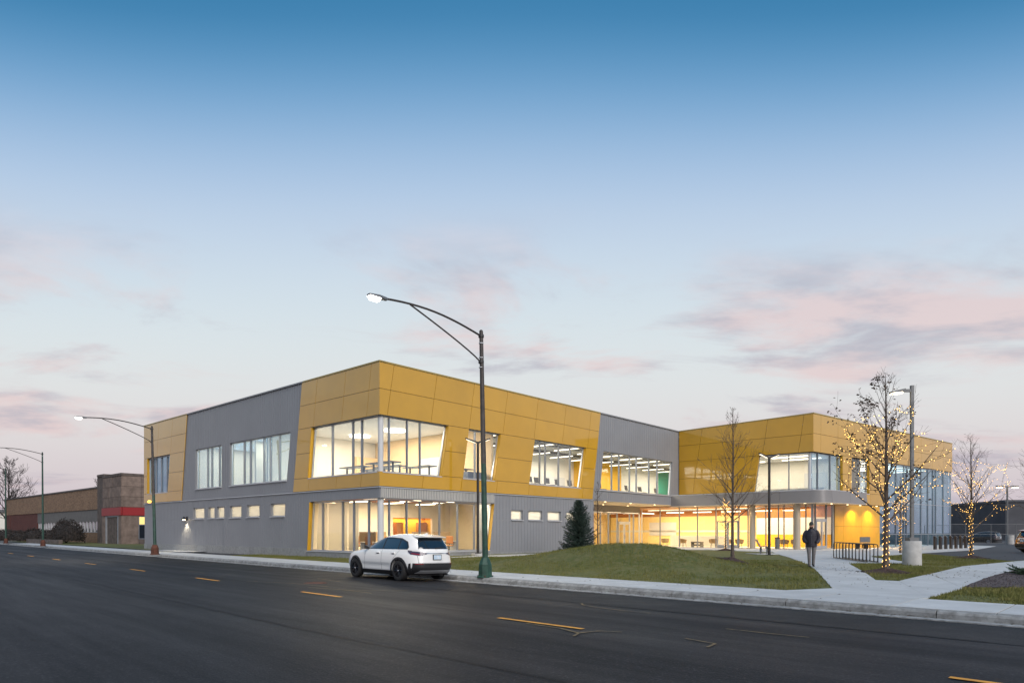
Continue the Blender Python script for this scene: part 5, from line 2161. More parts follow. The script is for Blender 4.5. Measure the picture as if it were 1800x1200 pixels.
def cnormal(x, y, z):
    def F(x, y, z):
        r, f, w, n = cslice(z)
        c, h = (r + f) / 2, (f - r) / 2
        return abs((x - c) / h) ** n + abs(y / (w * width_adj(x, z))) ** n
    e = 0.004
    g = Vector((F(x + e, y, z) - F(x - e, y, z), F(x, y + e, z) - F(x, y - e, z), F(x, y, z + e) - F(x, y, z - e)))
    return g.normalized() if g.length > 1e-9 else Vector((0, 0, 1))


def cpatch(poly, kind, off, step=0.05, sgn=1):
    """a thin shell lying on the body surface, offset along its normal"""
    bm = clip_grid(poly, min(step, 0.03))
    nor = {}
    for v in bm.verts:
        a, z = v.co.x, v.co.y
        p = Vector((a, sgn * side_y(a, z), z)) if kind == "side" else Vector((rear_x(a, z), a, z))
        nr = cnormal(*p)
        v.co = p + nr * (off - 0.015)
        nor[v] = nr
    bm.verts.index_update()
    lay = [nor[v] for v in bm.verts]
    pos = {tuple(round(c, 6) for c in v.co): nor[v] for v in bm.verts}
    r = bmesh.ops.extrude_face_region(bm, geom=bm.faces[:])
    for g in r["geom"]:
        if isinstance(g, bmesh.types.BMVert):
            g.co += pos[tuple(round(c, 6) for c in g.co)] * 0.015
    bmesh.ops.recalc_face_normals(bm, faces=bm.faces[:])
    me = bpy.data.meshes.new("patch")
    bm.to_mesh(me)
    bm.free()
    return me


def pobj(name, me, mat, parent):
    me.name = name
    return link_mesh(name, me, mat, parent, smooth=True)


def evaluated(o):
    dg = bpy.context.evaluated_depsgraph_get()
    return bpy.data.meshes.new_from_object(o.evaluated_get(dg))


WR_, WB = 0.345, 2.655


def make_car(label, paint, rim, full=True):
    t = empty("parked_car", (0, 0, 0), 0, label, "car")
    zs = []
    for i in range(len(CAR) - 1):
        k = 3
        zs += [CAR[i][0] + (CAR[i + 1][0] - CAR[i][0]) * j / k for j in range(k)]
    zs.append(CAR[-1][0])
    N = 220
    m = MB()
    for z in zs:
        for x, y in ring_pts(z, N):
            m.v.append((float(x), float(y) * width_adj(x, z), z))
    for i in range(len(zs) - 1):
        for k in range(N):
            a, b = i * N + k, i * N + (k + 1) % N
            m.f.append((a, b, b + N, a + N))
    m.f.append(tuple(range(N - 1, -1, -1)))
    e = (len(zs) - 1) * N
    m.f.append(tuple(e + k for k in range(N)))
    body = m.obj("body", paint, t)
    for ax in (0.0, WB):
        for s in (-1, 1):
            cm = MB()
            cm.lathe([(0.405, 0.52 * s), (0.405, 1.3 * s)], 40, (ax, 0, WR_), axis="y")
            cut = cm.obj("cutter", paint)
            md = body.modifiers.new("cut", "BOOLEAN")
            md.object = cut
            md.operation = "DIFFERENCE"
            md.solver = "EXACT"
    bpy.context.view_layer.update()
    me = evaluated(body)
    body.modifiers.clear()
    body.data = me
    me.shade_smooth()
    me.set_sharp_from_angle(angle=R_(38))
    for o in [o for o in COL.objects if o.name.startswith("cutter")]:
        bpy.data.objects.remove(o)
    # wheels
    for ax in (0.0, WB):
        for s in (-1, 1):
            yo = s * 0.80
            w = MB()
            w.lathe([(0.22, yo - 0.105), (0.30, yo - 0.112), (0.335, yo - 0.095), (WR_, yo - 0.06), (WR_, yo + 0.06), (0.335, yo + 0.095), (0.30, yo + 0.112), (0.22, yo + 0.105)], 40, (ax, 0, WR_), axis="y")
            w.f = w.f[:-2]
            w.lathe([(0.23, yo - 0.01), (0.23, yo + 0.01)], 30, (ax, 0, WR_), axis="y")
            wh = w.obj("wheel", "tyre", t, smooth=True, fix=False)
            r = MB()
            of = yo + s * 0.085
            r.lathe([(0.232, of - s * 0.03), (0.236, of + s * 0.02), (0.215, of + s * 0.015), (0.21, of - s * 0.06)], 36, (ax, 0, WR_), axis="y")
            r.lathe([(0.065, of - s * 0.05), (0.06, of + s * 0.008), (0.03, of + s * 0.015)], 18, (ax, 0, WR_), axis="y")
            for k in range(10):
                a = 2 * math.pi * (k // 2) / 5 + (0.16 if k % 2 else -0.16) + 0.3
                a2 = a + (0.10 if k % 2 else -0.10)
                p0 = Vector((ax + 0.05 * math.cos(a), of, WR_ + 0.05 * math.sin(a)))
                p1 = Vector((ax + 0.222 * math.cos(a2), of + s * 0.006, WR_ + 0.222 * math.sin(a2)))
                r.tube([p0, p1], [0.020, 0.016], 6)
            rm = r.obj("rim", rim, wh, smooth=True)
            h_ = MB()
            h_.lathe([(0.028, of + s * 0.012), (0.024, of + s * 0.022)], 14, (ax, 0, WR_), axis="y")
            h_.obj("hub_cap", "chrome", wh)
    # inner arches and underbody
    m = MB()
    m.box(-0.70, 3.25, -0.55, 0.55, 0.19, 0.34)
    m.tube([(-0.75, -0.45, 0.24), (-0.95, -0.45, 0.24)], 0.035, 10)
    m.obj("underbody", "car_trim", t)
    for s in (1, -1):
        # arch cladding
        for ax in (0.0, WB):
            m = MB()
            n = 28
            V = []
            for k in range(n + 1):
                a = math.pi * (-0.13 + 1.26 * k / n)
                for rr, d in ((0.398, 0.0), (0.398, 0.018), (0.465, 0.018), (0.472, -0.01)):
                    x, z = ax + rr * math.cos(a), WR_ + rr * math.sin(a)
                    z = max(z, 0.21)
                    V.append((x, s * (min(side_y(min(max(x, -0.9), 3.5), z), 0.905) + d), z))
            m.v = V
            for k in range(n):
                for j in range(3):
                    a = k * 4 + j
                    m.f.append((a, a + 1, a + 5, a + 4))
            m.obj("arch_cladding", "car_trim", t, smooth=True)
        pobj("sill_cladding", cpatch([(0.42, 0.205), (2.23, 0.205), (2.23, 0.345), (0.42, 0.345)], "side", 0.012, 0.1, s), "car_trim", t)
        # side glass
        wins = [[(1.95, 1.078), (1.02, 1.078), (1.02, 1.455), (1.08, 1.455), (1.38, 1.37), (1.64, 1.25)],
                [(0.96, 1.075), (0.14, 1.075), (0.14, 1.415), (0.40, 1.44), (0.96, 1.455)],
                [(0.09, 1.075), (-0.34, 1.095), (-0.38, 1.15), (-0.24, 1.31), (0.09, 1.41)]]
        frame_poly = [(2.05, 1.062), (-0.38, 1.075), (-0.42, 1.15), (-0.27, 1.34), (0.10, 1.455), (0.70, 1.485), (1.08, 1.48), (1.42, 1.385), (1.70, 1.25)]
        fr = pobj("window_frame", cpatch(frame_poly, "side", 0.004, 0.08, s), "car_trim", t)
        for wpoly in wins:
            pobj("side_window", cpatch(wpoly, "side", 0.009, 0.08, s), "car_glass", t)
        # door shuts and handles
        for dx in ((1.0, 0.99), (2.06, 2.0)):
            pobj("door_seam", cpatch([(dx[0] - 0.004, 0.36), (dx[0] + 0.004, 0.36), (dx[1] + 0.004, 1.06), (dx[1] - 0.004, 1.06)], "side", 0.002, 0.1, s), "car_seam", t)
        pobj("door_seam", cpatch([(0.34, 0.72), (0.348, 0.72), (-0.02, 1.06), (-0.028, 1.06)], "side", 0.002, 0.1, s), "car_seam", t)
        for hx in (1.12, 0.22):
            hnd = MB()
            y0 = side_y(hx, 0.97)
            hnd.box(hx, hx + 0.20, min(s * (y0 - 0.01), s * (y0 + 0.035)), max(s * (y0 - 0.01), s * (y0 + 0.035)), 0.925, 0.965)
            ho = hnd.obj("door_handle", paint, t, bevel=0.008)
            pobj("handle_cup", cpatch([(hx + 0.03, 0.90), (hx + 0.17, 0.90), (hx + 0.17, 0.925), (hx + 0.03, 0.925)], "side", 0.004, 0.05, s), "car_trim", ho)
        # mirror
        m = MB()
        y0 = side_y(1.95, 1.08) + 0.02
        m.loft([(1.88, s * y0, 1.045), (1.98, s * y0, 1.045), (2.00, s * y0, 1.10), (1.88, s * y0, 1.12)],
               [(1.86, s * (y0 + 0.20), 1.06), (1.96, s * (y0 + 0.19), 1.06), (1.95, s * (y0 + 0.19), 1.19), (1.86, s * (y0 + 0.20), 1.20)])
        m.obj("mirror", "car_trim", t, bevel=0.02)
        # lamps that wrap round the tail
        pobj("tail_lamp", cpatch([(-0.575, 0.915), (-0.575, 1.035), (-0.47, 1.05), (-0.40, 1.045), (-0.46, 0.965)], "side", 0.016, 0.03, s), "tail_dark", t)
        pobj("tail_lamp", cpatch([(s * 0.80, 0.91), (s * 0.66, 0.875), (s * 0.56, 0.885), (s * 0.40, 0.935), (s * 0.40, 0.985), (s * 0.66, 1.01), (s * 0.795, 1.035)], "rear", 0.010, 0.03), "tail_dark", t)
        pobj("tail_element", cpatch([(s * 0.79, 0.925), (s * 0.66, 0.892), (s * 0.60, 0.912), (s * 0.66, 0.935), (s * 0.79, 0.962)], "rear", 0.014, 0.03), "tail_red", t)
        pobj("reflector", cpatch([(s * 0.76, 0.585), (s * 0.56, 0.585), (s * 0.56, 0.61), (s * 0.76, 0.61)], "rear", 0.022, 0.03), "tail_red", t)
        pobj("bumper_side", cpatch([(-0.46, 0.22), (-0.60, 0.22), (-0.60, 0.62), (-0.52, 0.60), (-0.472, 0.42)], "side", 0.010, 0.03, s), "car_trim", t)
    # rear: glass, bumper, plate
    pobj("rear_window", cpatch([(-0.64, 1.10), (0.64, 1.10), (0.555, 1.40), (0.48, 1.47), (-0.48, 1.47), (-0.555, 1.40)], "rear", 0.008, 0.06), "car_glass", t)
    pobj("bumper", cpatch([(-0.80, 0.40), (0.80, 0.40), (0.80, 0.62), (-0.80, 0.62)], "rear", 0.014, 0.05), "car_trim", t)
    pobj("lower_bumper", cpatch([(-0.74, 0.22), (0.74, 0.22), (0.79, 0.398), (-0.79, 0.398)], "rear", 0.006, 0.05), "car_trim", t)
    pobj("skid_plate", cpatch([(-0.70, 0.285), (0.70, 0.285), (0.62, 0.385), (-0.62, 0.385)], "rear", 0.022, 0.05), "skid_silver", t)
    pobj("light_bar", cpatch([(-0.40, 0.945), (0.40, 0.945), (0.40, 0.965), (-0.40, 0.965)], "rear", 0.012, 0.05), "chrome", t)
    pobj("tailgate_seam", cpatch([(-0.70, 0.632), (0.70, 0.632), (0.70, 0.640), (-0.70, 0.640)], "rear", 0.003, 0.05), "car_seam", t)
    for s in (-1, 1):
        pobj("tailgate_seam", cpatch([(s * 0.68, 0.64), (s * 0.688, 0.64), (s * 0.70, 0.87), (s * 0.692, 0.87)], "rear", 0.003, 0.05), "car_seam", t)
    m = MB()
    m.box(rear_x(0, 0.82) - 0.03, rear_x(0, 0.82) + 0.02, -0.175, 0.175, 0.735, 0.915)
    pl = m.obj("plate_frame", "car_trim", t)
    m = MB()
    m.box(rear_x(0, 0.82) - 0.036, rear_x(0, 0.82) - 0.031, -0.155, 0.155, 0.752, 0.898)
    m.obj("number_plate", "plate_blue", pl)
    m = MB()
    m.loft([(-0.50, -0.60, 1.505), (-0.50, 0.60, 1.505), (-0.74, 0.555, 1.478), (-0.74, -0.555, 1.478)],
           [(-0.30, -0.56, 1.585), (-0.30, 0.56, 1.585), (-0.76, 0.545, 1.512), (-0.76, -0.545, 1.512)])
    m.obj("spoiler", paint, t, bevel=0.012)
    m = MB()
    m.tube([(rear_x(0.05, 1.12) - 0.03, 0.02, 1.125), (rear_x(-0.5, 1.17) - 0.028, -0.42, 1.165)], [0.022, 0.010], 6)
    m.obj("wiper", "car_trim", t)
    m = MB()
    m.loft([(-0.20, -0.03, 1.585), (-0.42, -0.02, 1.56), (-0.42, 0.02, 1.56), (-0.20, 0.03, 1.585)], [(-0.36, -0.006, 1.645), (-0.42, -0.006, 1.640), (-0.42, 0.006, 1.640), (-0.36, 0.006, 1.645)])
    m.obj("antenna_fin", paint, t)
    # windscreen
    bm = clip_grid([(-0.70, 1.09), (0.70, 1.09), (0.55, 1.47), (-0.55, 1.47)], 0.06)
    for v in bm.verts:
        r, f, w, n = cslice(v.co.y)
        c, h = (r + f) / 2, (f - r) / 2
        q = min(1.0, abs(v.co.x / w))
        v.co = Vector((c + h * (1 - q ** n) ** (1 / n) + 0.008, v.co.x, v.co.y))
    me = bpy.data.meshes.new("windscreen")
    bm.to_mesh(me)
    bm.free()
    pobj("windscreen", me, "car_glass", t)
    return t


car = make_car("white compact SUV with black wheels parked at the kerb", "car_white", "rim_black")
car.location = (-3.28, 23.53, -0.105)
car.scale = (1.03, 1.02, 1.01)
car.rotation_euler = (0.018, 0, R_(135))
c2 = make_car("black SUV parked behind the wire fence", "car_black", "rim_grey")
c2.location = (62.0, 86.0, 0.02)
c2.rotation_euler = (0, 0, R_(120))
c3 = make_car("dark red car cut off by the picture's right edge", "car_red", "rim_grey")
c3.location = (35.45, 45.1, 0.165)
c3.rotation_euler = (0, 0, R_(5))

# ================================================================ the man walking up the path
pm("jacket", (0.026, 0.023, 0.034), 0.5, var=0.3, vscale=6)
pm("trousers", (0.19, 0.175, 0.17), 0.85, var=0.12, vscale=10)
pm("skin", (0.55, 0.30, 0.21), 0.55)
pm("beard", (0.06, 0.028, 0.018), 0.8)
pm("beanie", (0.060, 0.068, 0.060), 0.9, bump=0.4, bscale=90)
pm("shoe", (0.015, 0.014, 0.014), 0.5)


def skinned(name, verts, edges, radii, mat, parent, sub=2, root=0):
    me = bpy.data.meshes.new(name)
    me.from_pydata([tuple(v) for v in verts], edges, [])
    o = bpy.data.objects.new(name, me)
    COL.objects.link(o)
    sk = o.modifiers.new("skin", "SKIN")
    sk.use_smooth_shade = True
    for i, r in enumerate(radii):
        d = me.skin_vertices[0].data[i]
        d.radius = r if isinstance(r, tuple) else (r, r)
        d.use_root = (i == root)
    ss = o.modifiers.new("sub", "SUBSURF")
    ss.levels = sub
    ss.render_levels = sub
    bpy.context.view_layer.update()
    m2 = evaluated(o)
    o.modifiers.clear()
    o.data = m2
    m2.name = name
    m2.materials.clear()
    m2.materials.append(MAT[mat])
    m2.shade_smooth()
    o.parent = parent
    return o


px_, py_ = 12.12, 26.95
per = empty("person", (px_, py_, hs(px_, py_) + 0.022), R_(180 - 24 + 4), "person in dark puffer jacket and green beanie walking up the path, hands in pockets", "person")
# own axes: +y forward (towards the camera after turning), +x the figure's left, z up
Vb = [(0, 0, 0.98), (0, 0.01, 1.18), (0, 0.0, 1.42), (0, 0.0, 1.50), (0, 0.02, 1.58),
      (0.16, 0, 1.40), (0.275, -0.02, 1.15), (0.19, 0.09, 1.0),
      (-0.16, 0, 1.40), (-0.275, -0.02, 1.15), (-0.19, 0.09, 1.0),
      (0.09, 0, 0.93), (0.085, 0.09, 0.51), (0.075, 0.06, 0.10), (0.075, 0.13, 0.045),
      (-0.09, 0, 0.93), (-0.085, 0.01, 0.51), (-0.075, -0.13, 0.11), (-0.078, -0.07, 0.05)]
Eb = [(0, 1), (1, 2), (2, 3), (3, 4), (2, 5), (5, 6), (6, 7), (2, 8), (8, 9), (9, 10), (0, 11), (11, 12), (12, 13), (13, 14), (0, 15), (15, 16), (16, 17), (17, 18)]
Rb = [(0.12, 0.08), (0.13, 0.08), (0.11, 0.07), 0.055, 0.060, 0.045, 0.040, 0.030, 0.045, 0.040, 0.030, 0.065, 0.048, 0.034, 0.020, 0.065, 0.048, 0.034, 0.020]
body = skinned("body", Vb, Eb, Rb, "skin", per)
# head shaped as a lathe-like stack, turned to the figure's right
m = MB()
hn = 18
prof = [(-0.125, 0.040, 0.048, 0.012), (-0.11, 0.058, 0.068, 0.012), (-0.07, 0.070, 0.086, 0.010), (-0.02, 0.077, 0.094, 0.004), (0.03, 0.079, 0.097, 0), (0.08, 0.074, 0.090, -0.004), (0.115, 0.052, 0.064, -0.004), (0.13, 0.02, 0.03, -0.004)]
for zz_, rx, ry, oy in prof:
    for k in range(hn):
        a = 2 * math.pi * k / hn
        m.v.append((rx * math.cos(a), oy + ry * math.sin(a), zz_))
for i in range(len(prof) - 1):
    for k in range(hn):
        m.f.append((i * hn + k, i * hn + (k + 1) % hn, (i + 1) * hn + (k + 1) % hn, (i + 1) * hn + k))
m.f += [tuple(range(hn - 1, -1, -1)), tuple((len(prof) - 1) * hn + k for k in range(hn))]
m.loft([(-0.012, 0.088, -0.045), (0.012, 0.088, -0.045), (0.014, 0.118, -0.038), (-0.014, 0.118, -0.038)], [(-0.006, 0.088, 0.012), (0.006, 0.088, 0.012), (0.005, 0.098, 0.012), (-0.005, 0.098, 0.012)])
for s in (-1, 1):
    m.loft([(s * 0.072, -0.012, -0.035), (s * 0.088, -0.018, -0.03), (s * 0.086, 0.012, -0.035), (s * 0.072, 0.014, -0.035)], [(s * 0.074, -0.014, 0.025), (s * 0.092, -0.022, 0.025), (s * 0.088, 0.006, 0.022), (s * 0.074, 0.012, 0.022)])
head = m.obj("head", "skin", per, smooth=True)
head.location = (0, 0.03, 1.675)
head.rotation_euler = (R_(-8), 0, R_(-30))
m = MB()
for zz_, rx, ry, oy in ((-0.13, 0.045, 0.055, 0.016), (-0.10, 0.066, 0.080, 0.016), (-0.06, 0.076, 0.094, 0.012), (-0.048, 0.0775, 0.094, 0.010)):
    for k in range(11):
        a = math.pi * (0.02 + 0.96 * k / 10)
        m.v.append((rx * math.cos(a), oy + ry * math.sin(a), zz_))
for i in range(3):
    for k in range(10):
        m.f.append((i * 11 + k, i * 11 + k + 1, (i + 1) * 11 + k + 1, (i + 1) * 11 + k))
m.obj("beard", "beard", head, smooth=True, fix=False)
m = MB()
for s in (-1, 1):
    m.lathe([(0.004, -0.004), (0.011, 0.0), (0.004, 0.004)], 8, (s * 0.032, 0.090, 0.008), axis="y")
m.obj("eyes", "shoe", head)
m = MB()
m.v = []
bp_ = [(0.018, 0.086, 0.103), (0.040, 0.087, 0.104), (0.075, 0.082, 0.098), (0.115, 0.066, 0.080), (0.145, 0.040, 0.05), (0.155, 0.01, 0.012)]
for zz_, rx, ry in bp_:
    for k in range(hn):
        a = 2 * math.pi * k / hn
        m.v.append((rx * math.cos(a), ry * math.sin(a), zz_))
for i in range(len(bp_) - 1):
    for k in range(hn):
        m.f.append((i * hn + k, i * hn + (k + 1) % hn, (i + 1) * hn + (k + 1) % hn, (i + 1) * hn + k))
m.f += [tuple(range(hn - 1, -1, -1)), tuple((len(bp_) - 1) * hn + k for k in range(hn))]
m.obj("beanie", "beanie", head, smooth=True)
# puffer jacket: quilted torso and sleeves ending in the pockets


def quilt(m, rings, n=20):
    """closed loft through (centre, u, v, ru, rv) rings"""
    o = len(m.v)
    for c, u_, v_, ru, rv in rings:
        for k in range(n):
            a = 2 * math.pi * k / n
            m.v.append(tuple(c + u_ * ru * math.cos(a) + v_ * rv * math.sin(a)))
    for i in range(len(rings) - 1):
        for k in range(n):
            m.f.append((o + i * n + k, o + i * n + (k + 1) % n, o + (i + 1) * n + (k + 1) % n, o + (i + 1) * n + k))
    m.f.append(tuple(o + k for k in range(n - 1, -1, -1)))
    m.f.append(tuple(o + (len(rings) - 1) * n + k for k in range(n)))


jm = MB()
prof = [(0.80, 0.195, 0.135), (0.84, 0.205, 0.148), (1.0, 0.205, 0.150), (1.15, 0.215, 0.152), (1.30, 0.228, 0.150), (1.40, 0.222, 0.138), (1.46, 0.175, 0.120), (1.50, 0.125, 0.105), (1.545, 0.098, 0.098)]
rings = []
for i in range(46):
    z_ = 0.80 + 0.745 * i / 45
    for j in range(len(prof) - 1):
        if prof[j][0] <= z_ <= prof[j + 1][0] + 1e-6:
            q = (z_ - prof[j][0]) / (prof[j + 1][0] - prof[j][0])
            rx = prof[j][1] + (prof[j + 1][1] - prof[j][1]) * q
            ry = prof[j][2] + (prof[j + 1][2] - prof[j][2]) * q
    puff = 1 + 0.055 * (abs(math.sin((z_ - 0.80) / 0.082 * math.pi)) ** 0.6 - 0.6)
    rings.append((Vector((0, 0.005, z_)), Vector((1, 0, 0)), Vector((0, 1, 0)), rx * puff, ry * puff))
quilt(jm, rings, 28)
for s in (1, -1):
    arm = [Vector((s * p[0] * 0.95, p[1], p[2])) for p in ((0.150, 0.0, 1.455), (0.205, -0.005, 1.41), (0.245, -0.015, 1.33), (0.272, -0.025, 1.23), (0.285, -0.02, 1.13), (0.268, 0.03, 1.055), (0.225, 0.085, 1.005), (0.165, 0.125, 0.985))]
    rr = [0.060, 0.078, 0.082, 0.080, 0.078, 0.074, 0.068, 0.055]
    fine = []
    for i in range(43):
        t_ = i / 42 * 7
        j = min(6, int(t_))
        p = arm[j].lerp(arm[j + 1], t_ - j)
        fine.append((p, rr[j] + (rr[j + 1] - rr[j]) * (t_ - j)))
    rings = []
    for i in range(43):
        d = (fine[min(i + 1, 42)][0] - fine[max(i - 1, 0)][0]).normalized()
        u_ = d.cross(Vector((0, 1, 0))).normalized()
        v_ = u_.cross(d).normalized()
        puff = 1 + 0.10 * (abs(math.sin(i / 42 * 8 * math.pi)) ** 0.6 - 0.6)
        rings.append((fine[i][0], u_, v_, fine[i][1] * puff, fine[i][1] * puff))
    quilt(jm, rings, 16)
jk = jm.obj("jacket", "jacket", per, smooth=True)
m = MB()
for i in range(16):
    a = math.pi * (0.5 + 0.14 + (2 - 0.28) * i / 15)
    m.v += [(0.105 * math.cos(a), 0.012 + 0.10 * math.sin(a), 1.50), (0.118 * math.cos(a), 0.012 + 0.112 * math.sin(a), 1.562), (0.095 * math.cos(a), 0.012 + 0.092 * math.sin(a), 1.558)]
for i in range(15):
    for j in range(3):
        m.f.append((i * 3 + j, i * 3 + 3 + j, i * 3 + 3 + (j + 1) % 3, i * 3 + (j + 1) % 3))
m.obj("collar", "jacket", jk, smooth=True)
m = MB()
m.tube([(0, 0.146, 0.82), (0, 0.160, 1.1), (0, 0.155, 1.3), (0, 0.118, 1.48)], 0.006, 5)
m.obj("zip", "galvanised", jk)
for s in (1, -1):
    m = MB()
    m.tube([(s * 0.10, 0.150, 1.03), (s * 0.175, 0.118, 0.93)], 0.010, 5)
    m.obj("pocket_welt", "jacket", jk)
tm = MB()
hip = [(Vector((0, 0, 0.80)), 0.185, 0.125), (Vector((0, 0, 0.88)), 0.180, 0.120), (Vector((0, 0, 0.95)), 0.165, 0.11)]
quilt(tm, [(c, Vector((1, 0, 0)), Vector((0, 1, 0)), a_, b_) for c, a_, b_ in hip], 20)
for path, rr in (([(0.090, 0.0, 0.90), (0.098, 0.02, 0.80), (0.095, 0.05, 0.66), (0.088, 0.080, 0.50), (0.083, 0.078, 0.34), (0.079, 0.070, 0.18), (0.078, 0.062, 0.085), (0.078, 0.060, 0.065)], (0.085, 0.092, 0.086, 0.073, 0.068, 0.062, 0.064, 0.060)),
                 ([(-0.090, 0.0, 0.90), (-0.098, 0.008, 0.80), (-0.095, 0.015, 0.66), (-0.088, 0.008, 0.50), (-0.083, -0.045, 0.34), (-0.079, -0.10, 0.19), (-0.078, -0.13, 0.10), (-0.078, -0.135, 0.08)], (0.085, 0.092, 0.086, 0.073, 0.068, 0.062, 0.064, 0.060))):
    pv = [Vector(p) for p in path]
    quilt(tm, [(pv[i], Vector((1, 0, 0)), Vector((0, 1, 0)), rr[i] * (0.92 if i % 2 else 0.96), rr[i] * 1.02) for i in range(len(pv))], 16)
tm.obj("trousers", "trousers", per, smooth=True)
for s, (ax, ay, az) in ((1, (0.075, 0.06, 0.0)), (-1, (-0.078, -0.13, 0.02))):
    m = MB()
    secs = [(-0.07, 0.034, 0.075), (-0.03, 0.042, 0.085), (0.06, 0.045, 0.075), (0.13, 0.050, 0.055), (0.19, 0.044, 0.045), (0.215, 0.022, 0.03)]
    for yy, w, hh in secs:
        for k in range(10):
            a = 2 * math.pi * k / 10
            m.v.append((ax + w * math.cos(a), ay + yy, az + max(0.0, hh * 0.5 + hh * 0.5 * math.sin(a))))
    for i in range(len(secs) - 1):
        for k in range(10):
            m.f.append((i * 10 + k, i * 10 + (k + 1) % 10, (i + 1) * 10 + (k + 1) % 10, (i + 1) * 10 + k))
    m.f += [tuple(range(9, -1, -1)), tuple(50 + k for k in range(10))]
    m.obj("shoe", "shoe", per, smooth=True)

# ================================================================ furniture in the lit rooms (building axes)
def in_building(o, a, b, z, rz=0.0):
    x, y = bl(a, b)
    o.location = (x, y, z)
    o.rotation_euler = (0, 0, BANG + rz)


def bench_table():
    t = empty("folding_table")
    m = MB(); m.box(-0.95, 0.95, -0.38, 0.38, 0.72, 0.76); m.obj("tabletop", "desk", t)
    for x in (-0.72, 0.72):
        m = MB()
        m.box(x - 0.035, x + 0.035, -0.04, 0.04, 0.05, 0.717)
        m.box(x - 0.04, x + 0.04, -0.32, 0.32, 0.0, 0.047)
        m.obj("leg", "desk", t)
    return t


p0 = bench_table()
for i, (a, b, rz, lab) in enumerate(((2.1, 5.2, 1.5708, "dark blue table at the far left of the corner room upstairs"), (3.3, 3.3, 1.5708, "dark blue table behind the round column upstairs"),
                                     (1.6, 1.8, 1.5708, "dark blue table nearest the glass corner upstairs"), (4.6, 2.1, 1.5708, "dark blue table right of the round column upstairs"),
                                     (3.9, 5.6, 1.5708, "dark blue table by the peach wall upstairs"), (7.6, 2.0, 1.5708, "blue desk behind the narrow gold framed window"))):
    o = p0 if i == 0 else copy_tree(p0)
    in_building(o, a, b, 4.46, rz)
    o.scale = (1.25, 1.0, 1.5)
    tag(o, lab, "table", "tables in the upstairs corner room")


def office_chair(mat):
    t = empty("office_chair")
    m = MB(); m.box(-0.25, 0.25, -0.25, 0.25, 0.44, 0.52); m.obj("seat", mat, t, bevel=0.03)
    m = MB()
    m.loft([(-0.23, 0.24, 0.60), (0.23, 0.24, 0.60), (0.23, 0.29, 0.60), (-0.23, 0.29, 0.60)], [(-0.21, 0.32, 1.08), (0.21, 0.32, 1.08), (0.21, 0.36, 1.08), (-0.21, 0.36, 1.08)])
    m.obj("backrest", mat, t, bevel=0.02)
    m = MB()
    for s in (-1, 1):
        m.tube([(s * 0.26, 0.22, 0.50), (s * 0.29, 0.2, 0.70), (s * 0.29, -0.14, 0.70)], 0.018, 6)
    m.tube([(0, 0.24, 0.46), (0, 0.30, 0.62)], 0.025, 6)
    m.obj("armrest", "black_plastic", t)
    m = MB()
    m.tube([(0, 0, 0.10), (0, 0, 0.44)], 0.03, 8)
    for k in range(5):
        a = 2 * math.pi * k / 5
        m.tube([(0, 0, 0.12), (0.30 * math.cos(a), 0.30 * math.sin(a), 0.05)], [0.025, 0.018], 6)
    m.obj("base", "black_plastic", t)
    return t


def work_desk(mat="desk_pale"):
    t = empty("work_desk")
    m = MB(); m.box(-0.8, 0.8, -0.4, 0.4, 0.71, 0.75); m.obj("tabletop", mat, t)
    for x in (-0.72, 0.72):
        m = MB(); m.box(x - 0.03, x + 0.03, -0.35, 0.35, 0.0, 0.707); m.obj("leg", "aluminium", t)
    m = MB(); m.box(-0.8, 0.8, 0.36, 0.39, 0.76, 1.35); m.obj("screen_panel", "seat_tan", t)
    return t


oc = office_chair("seat_orange")
for i, (a, b, rz, lab) in enumerate(((1.2, 2.4, 2.0, "brown office chair left of the corner column downstairs"), (5.0, 1.7, -0.6, "orange office chair just right of the white car's rear window"),
                                     (6.7, 1.7, -0.9, "orange office chair beside the winged lamp pole"), (3.2, 3.0, 0.4, "orange office chair in front of the yellow niche"),
                                     (2.2, 4.6, 0.2, "orange office chair behind the corner column"))):
    o = oc if i == 0 else copy_tree(oc)
    in_building(o, a, b, 0.245, rz)
    tag(o, lab, "chair", "office chairs in the ground floor corner room")
wd0 = work_desk()
for i, (a, b, rz, lab) in enumerate(((1.9, 3.2, 1.57, "desk with brown screen left of the corner column downstairs"), (5.4, 2.5, 0.1, "desk with brown screen behind the parked white car"),
                                     (7.2, 2.5, 0.1, "desk with brown screen behind the winged lamp pole"), (3.4, 4.4, 0.1, "desk with brown screen before the yellow niche"))):
    o = wd0 if i == 0 else copy_tree(wd0)
    in_building(o, a, b, 0.245, rz)
    tag(o, lab, "desk", "desks in the ground floor corner room")


def side_chair(mat):
    t = empty("classroom_chair")
    m = MB(); m.box(-0.23, 0.23, -0.22, 0.22, 0.44, 0.48); m.obj("seat", mat, t)
    m = MB()
    m.loft([(-0.23, 0.22, 0.56), (0.23, 0.22, 0.56), (0.23, 0.245, 0.56), (-0.23, 0.245, 0.56)], [(-0.23, 0.29, 0.90), (0.23, 0.29, 0.90), (0.23, 0.315, 0.90), (-0.23, 0.315, 0.90)])
    m.obj("backrest", mat, t)
    for sx_ in (-0.21, 0.21):
        for sy_ in (-0.2, 0.2):
            m = MB()
            m.tube([(sx_, sy_, 0.44), (sx_ * 1.08, sy_ * 1.15, 0.0)], 0.014, 5)
            m.obj("leg", "chrome", t)
    return t


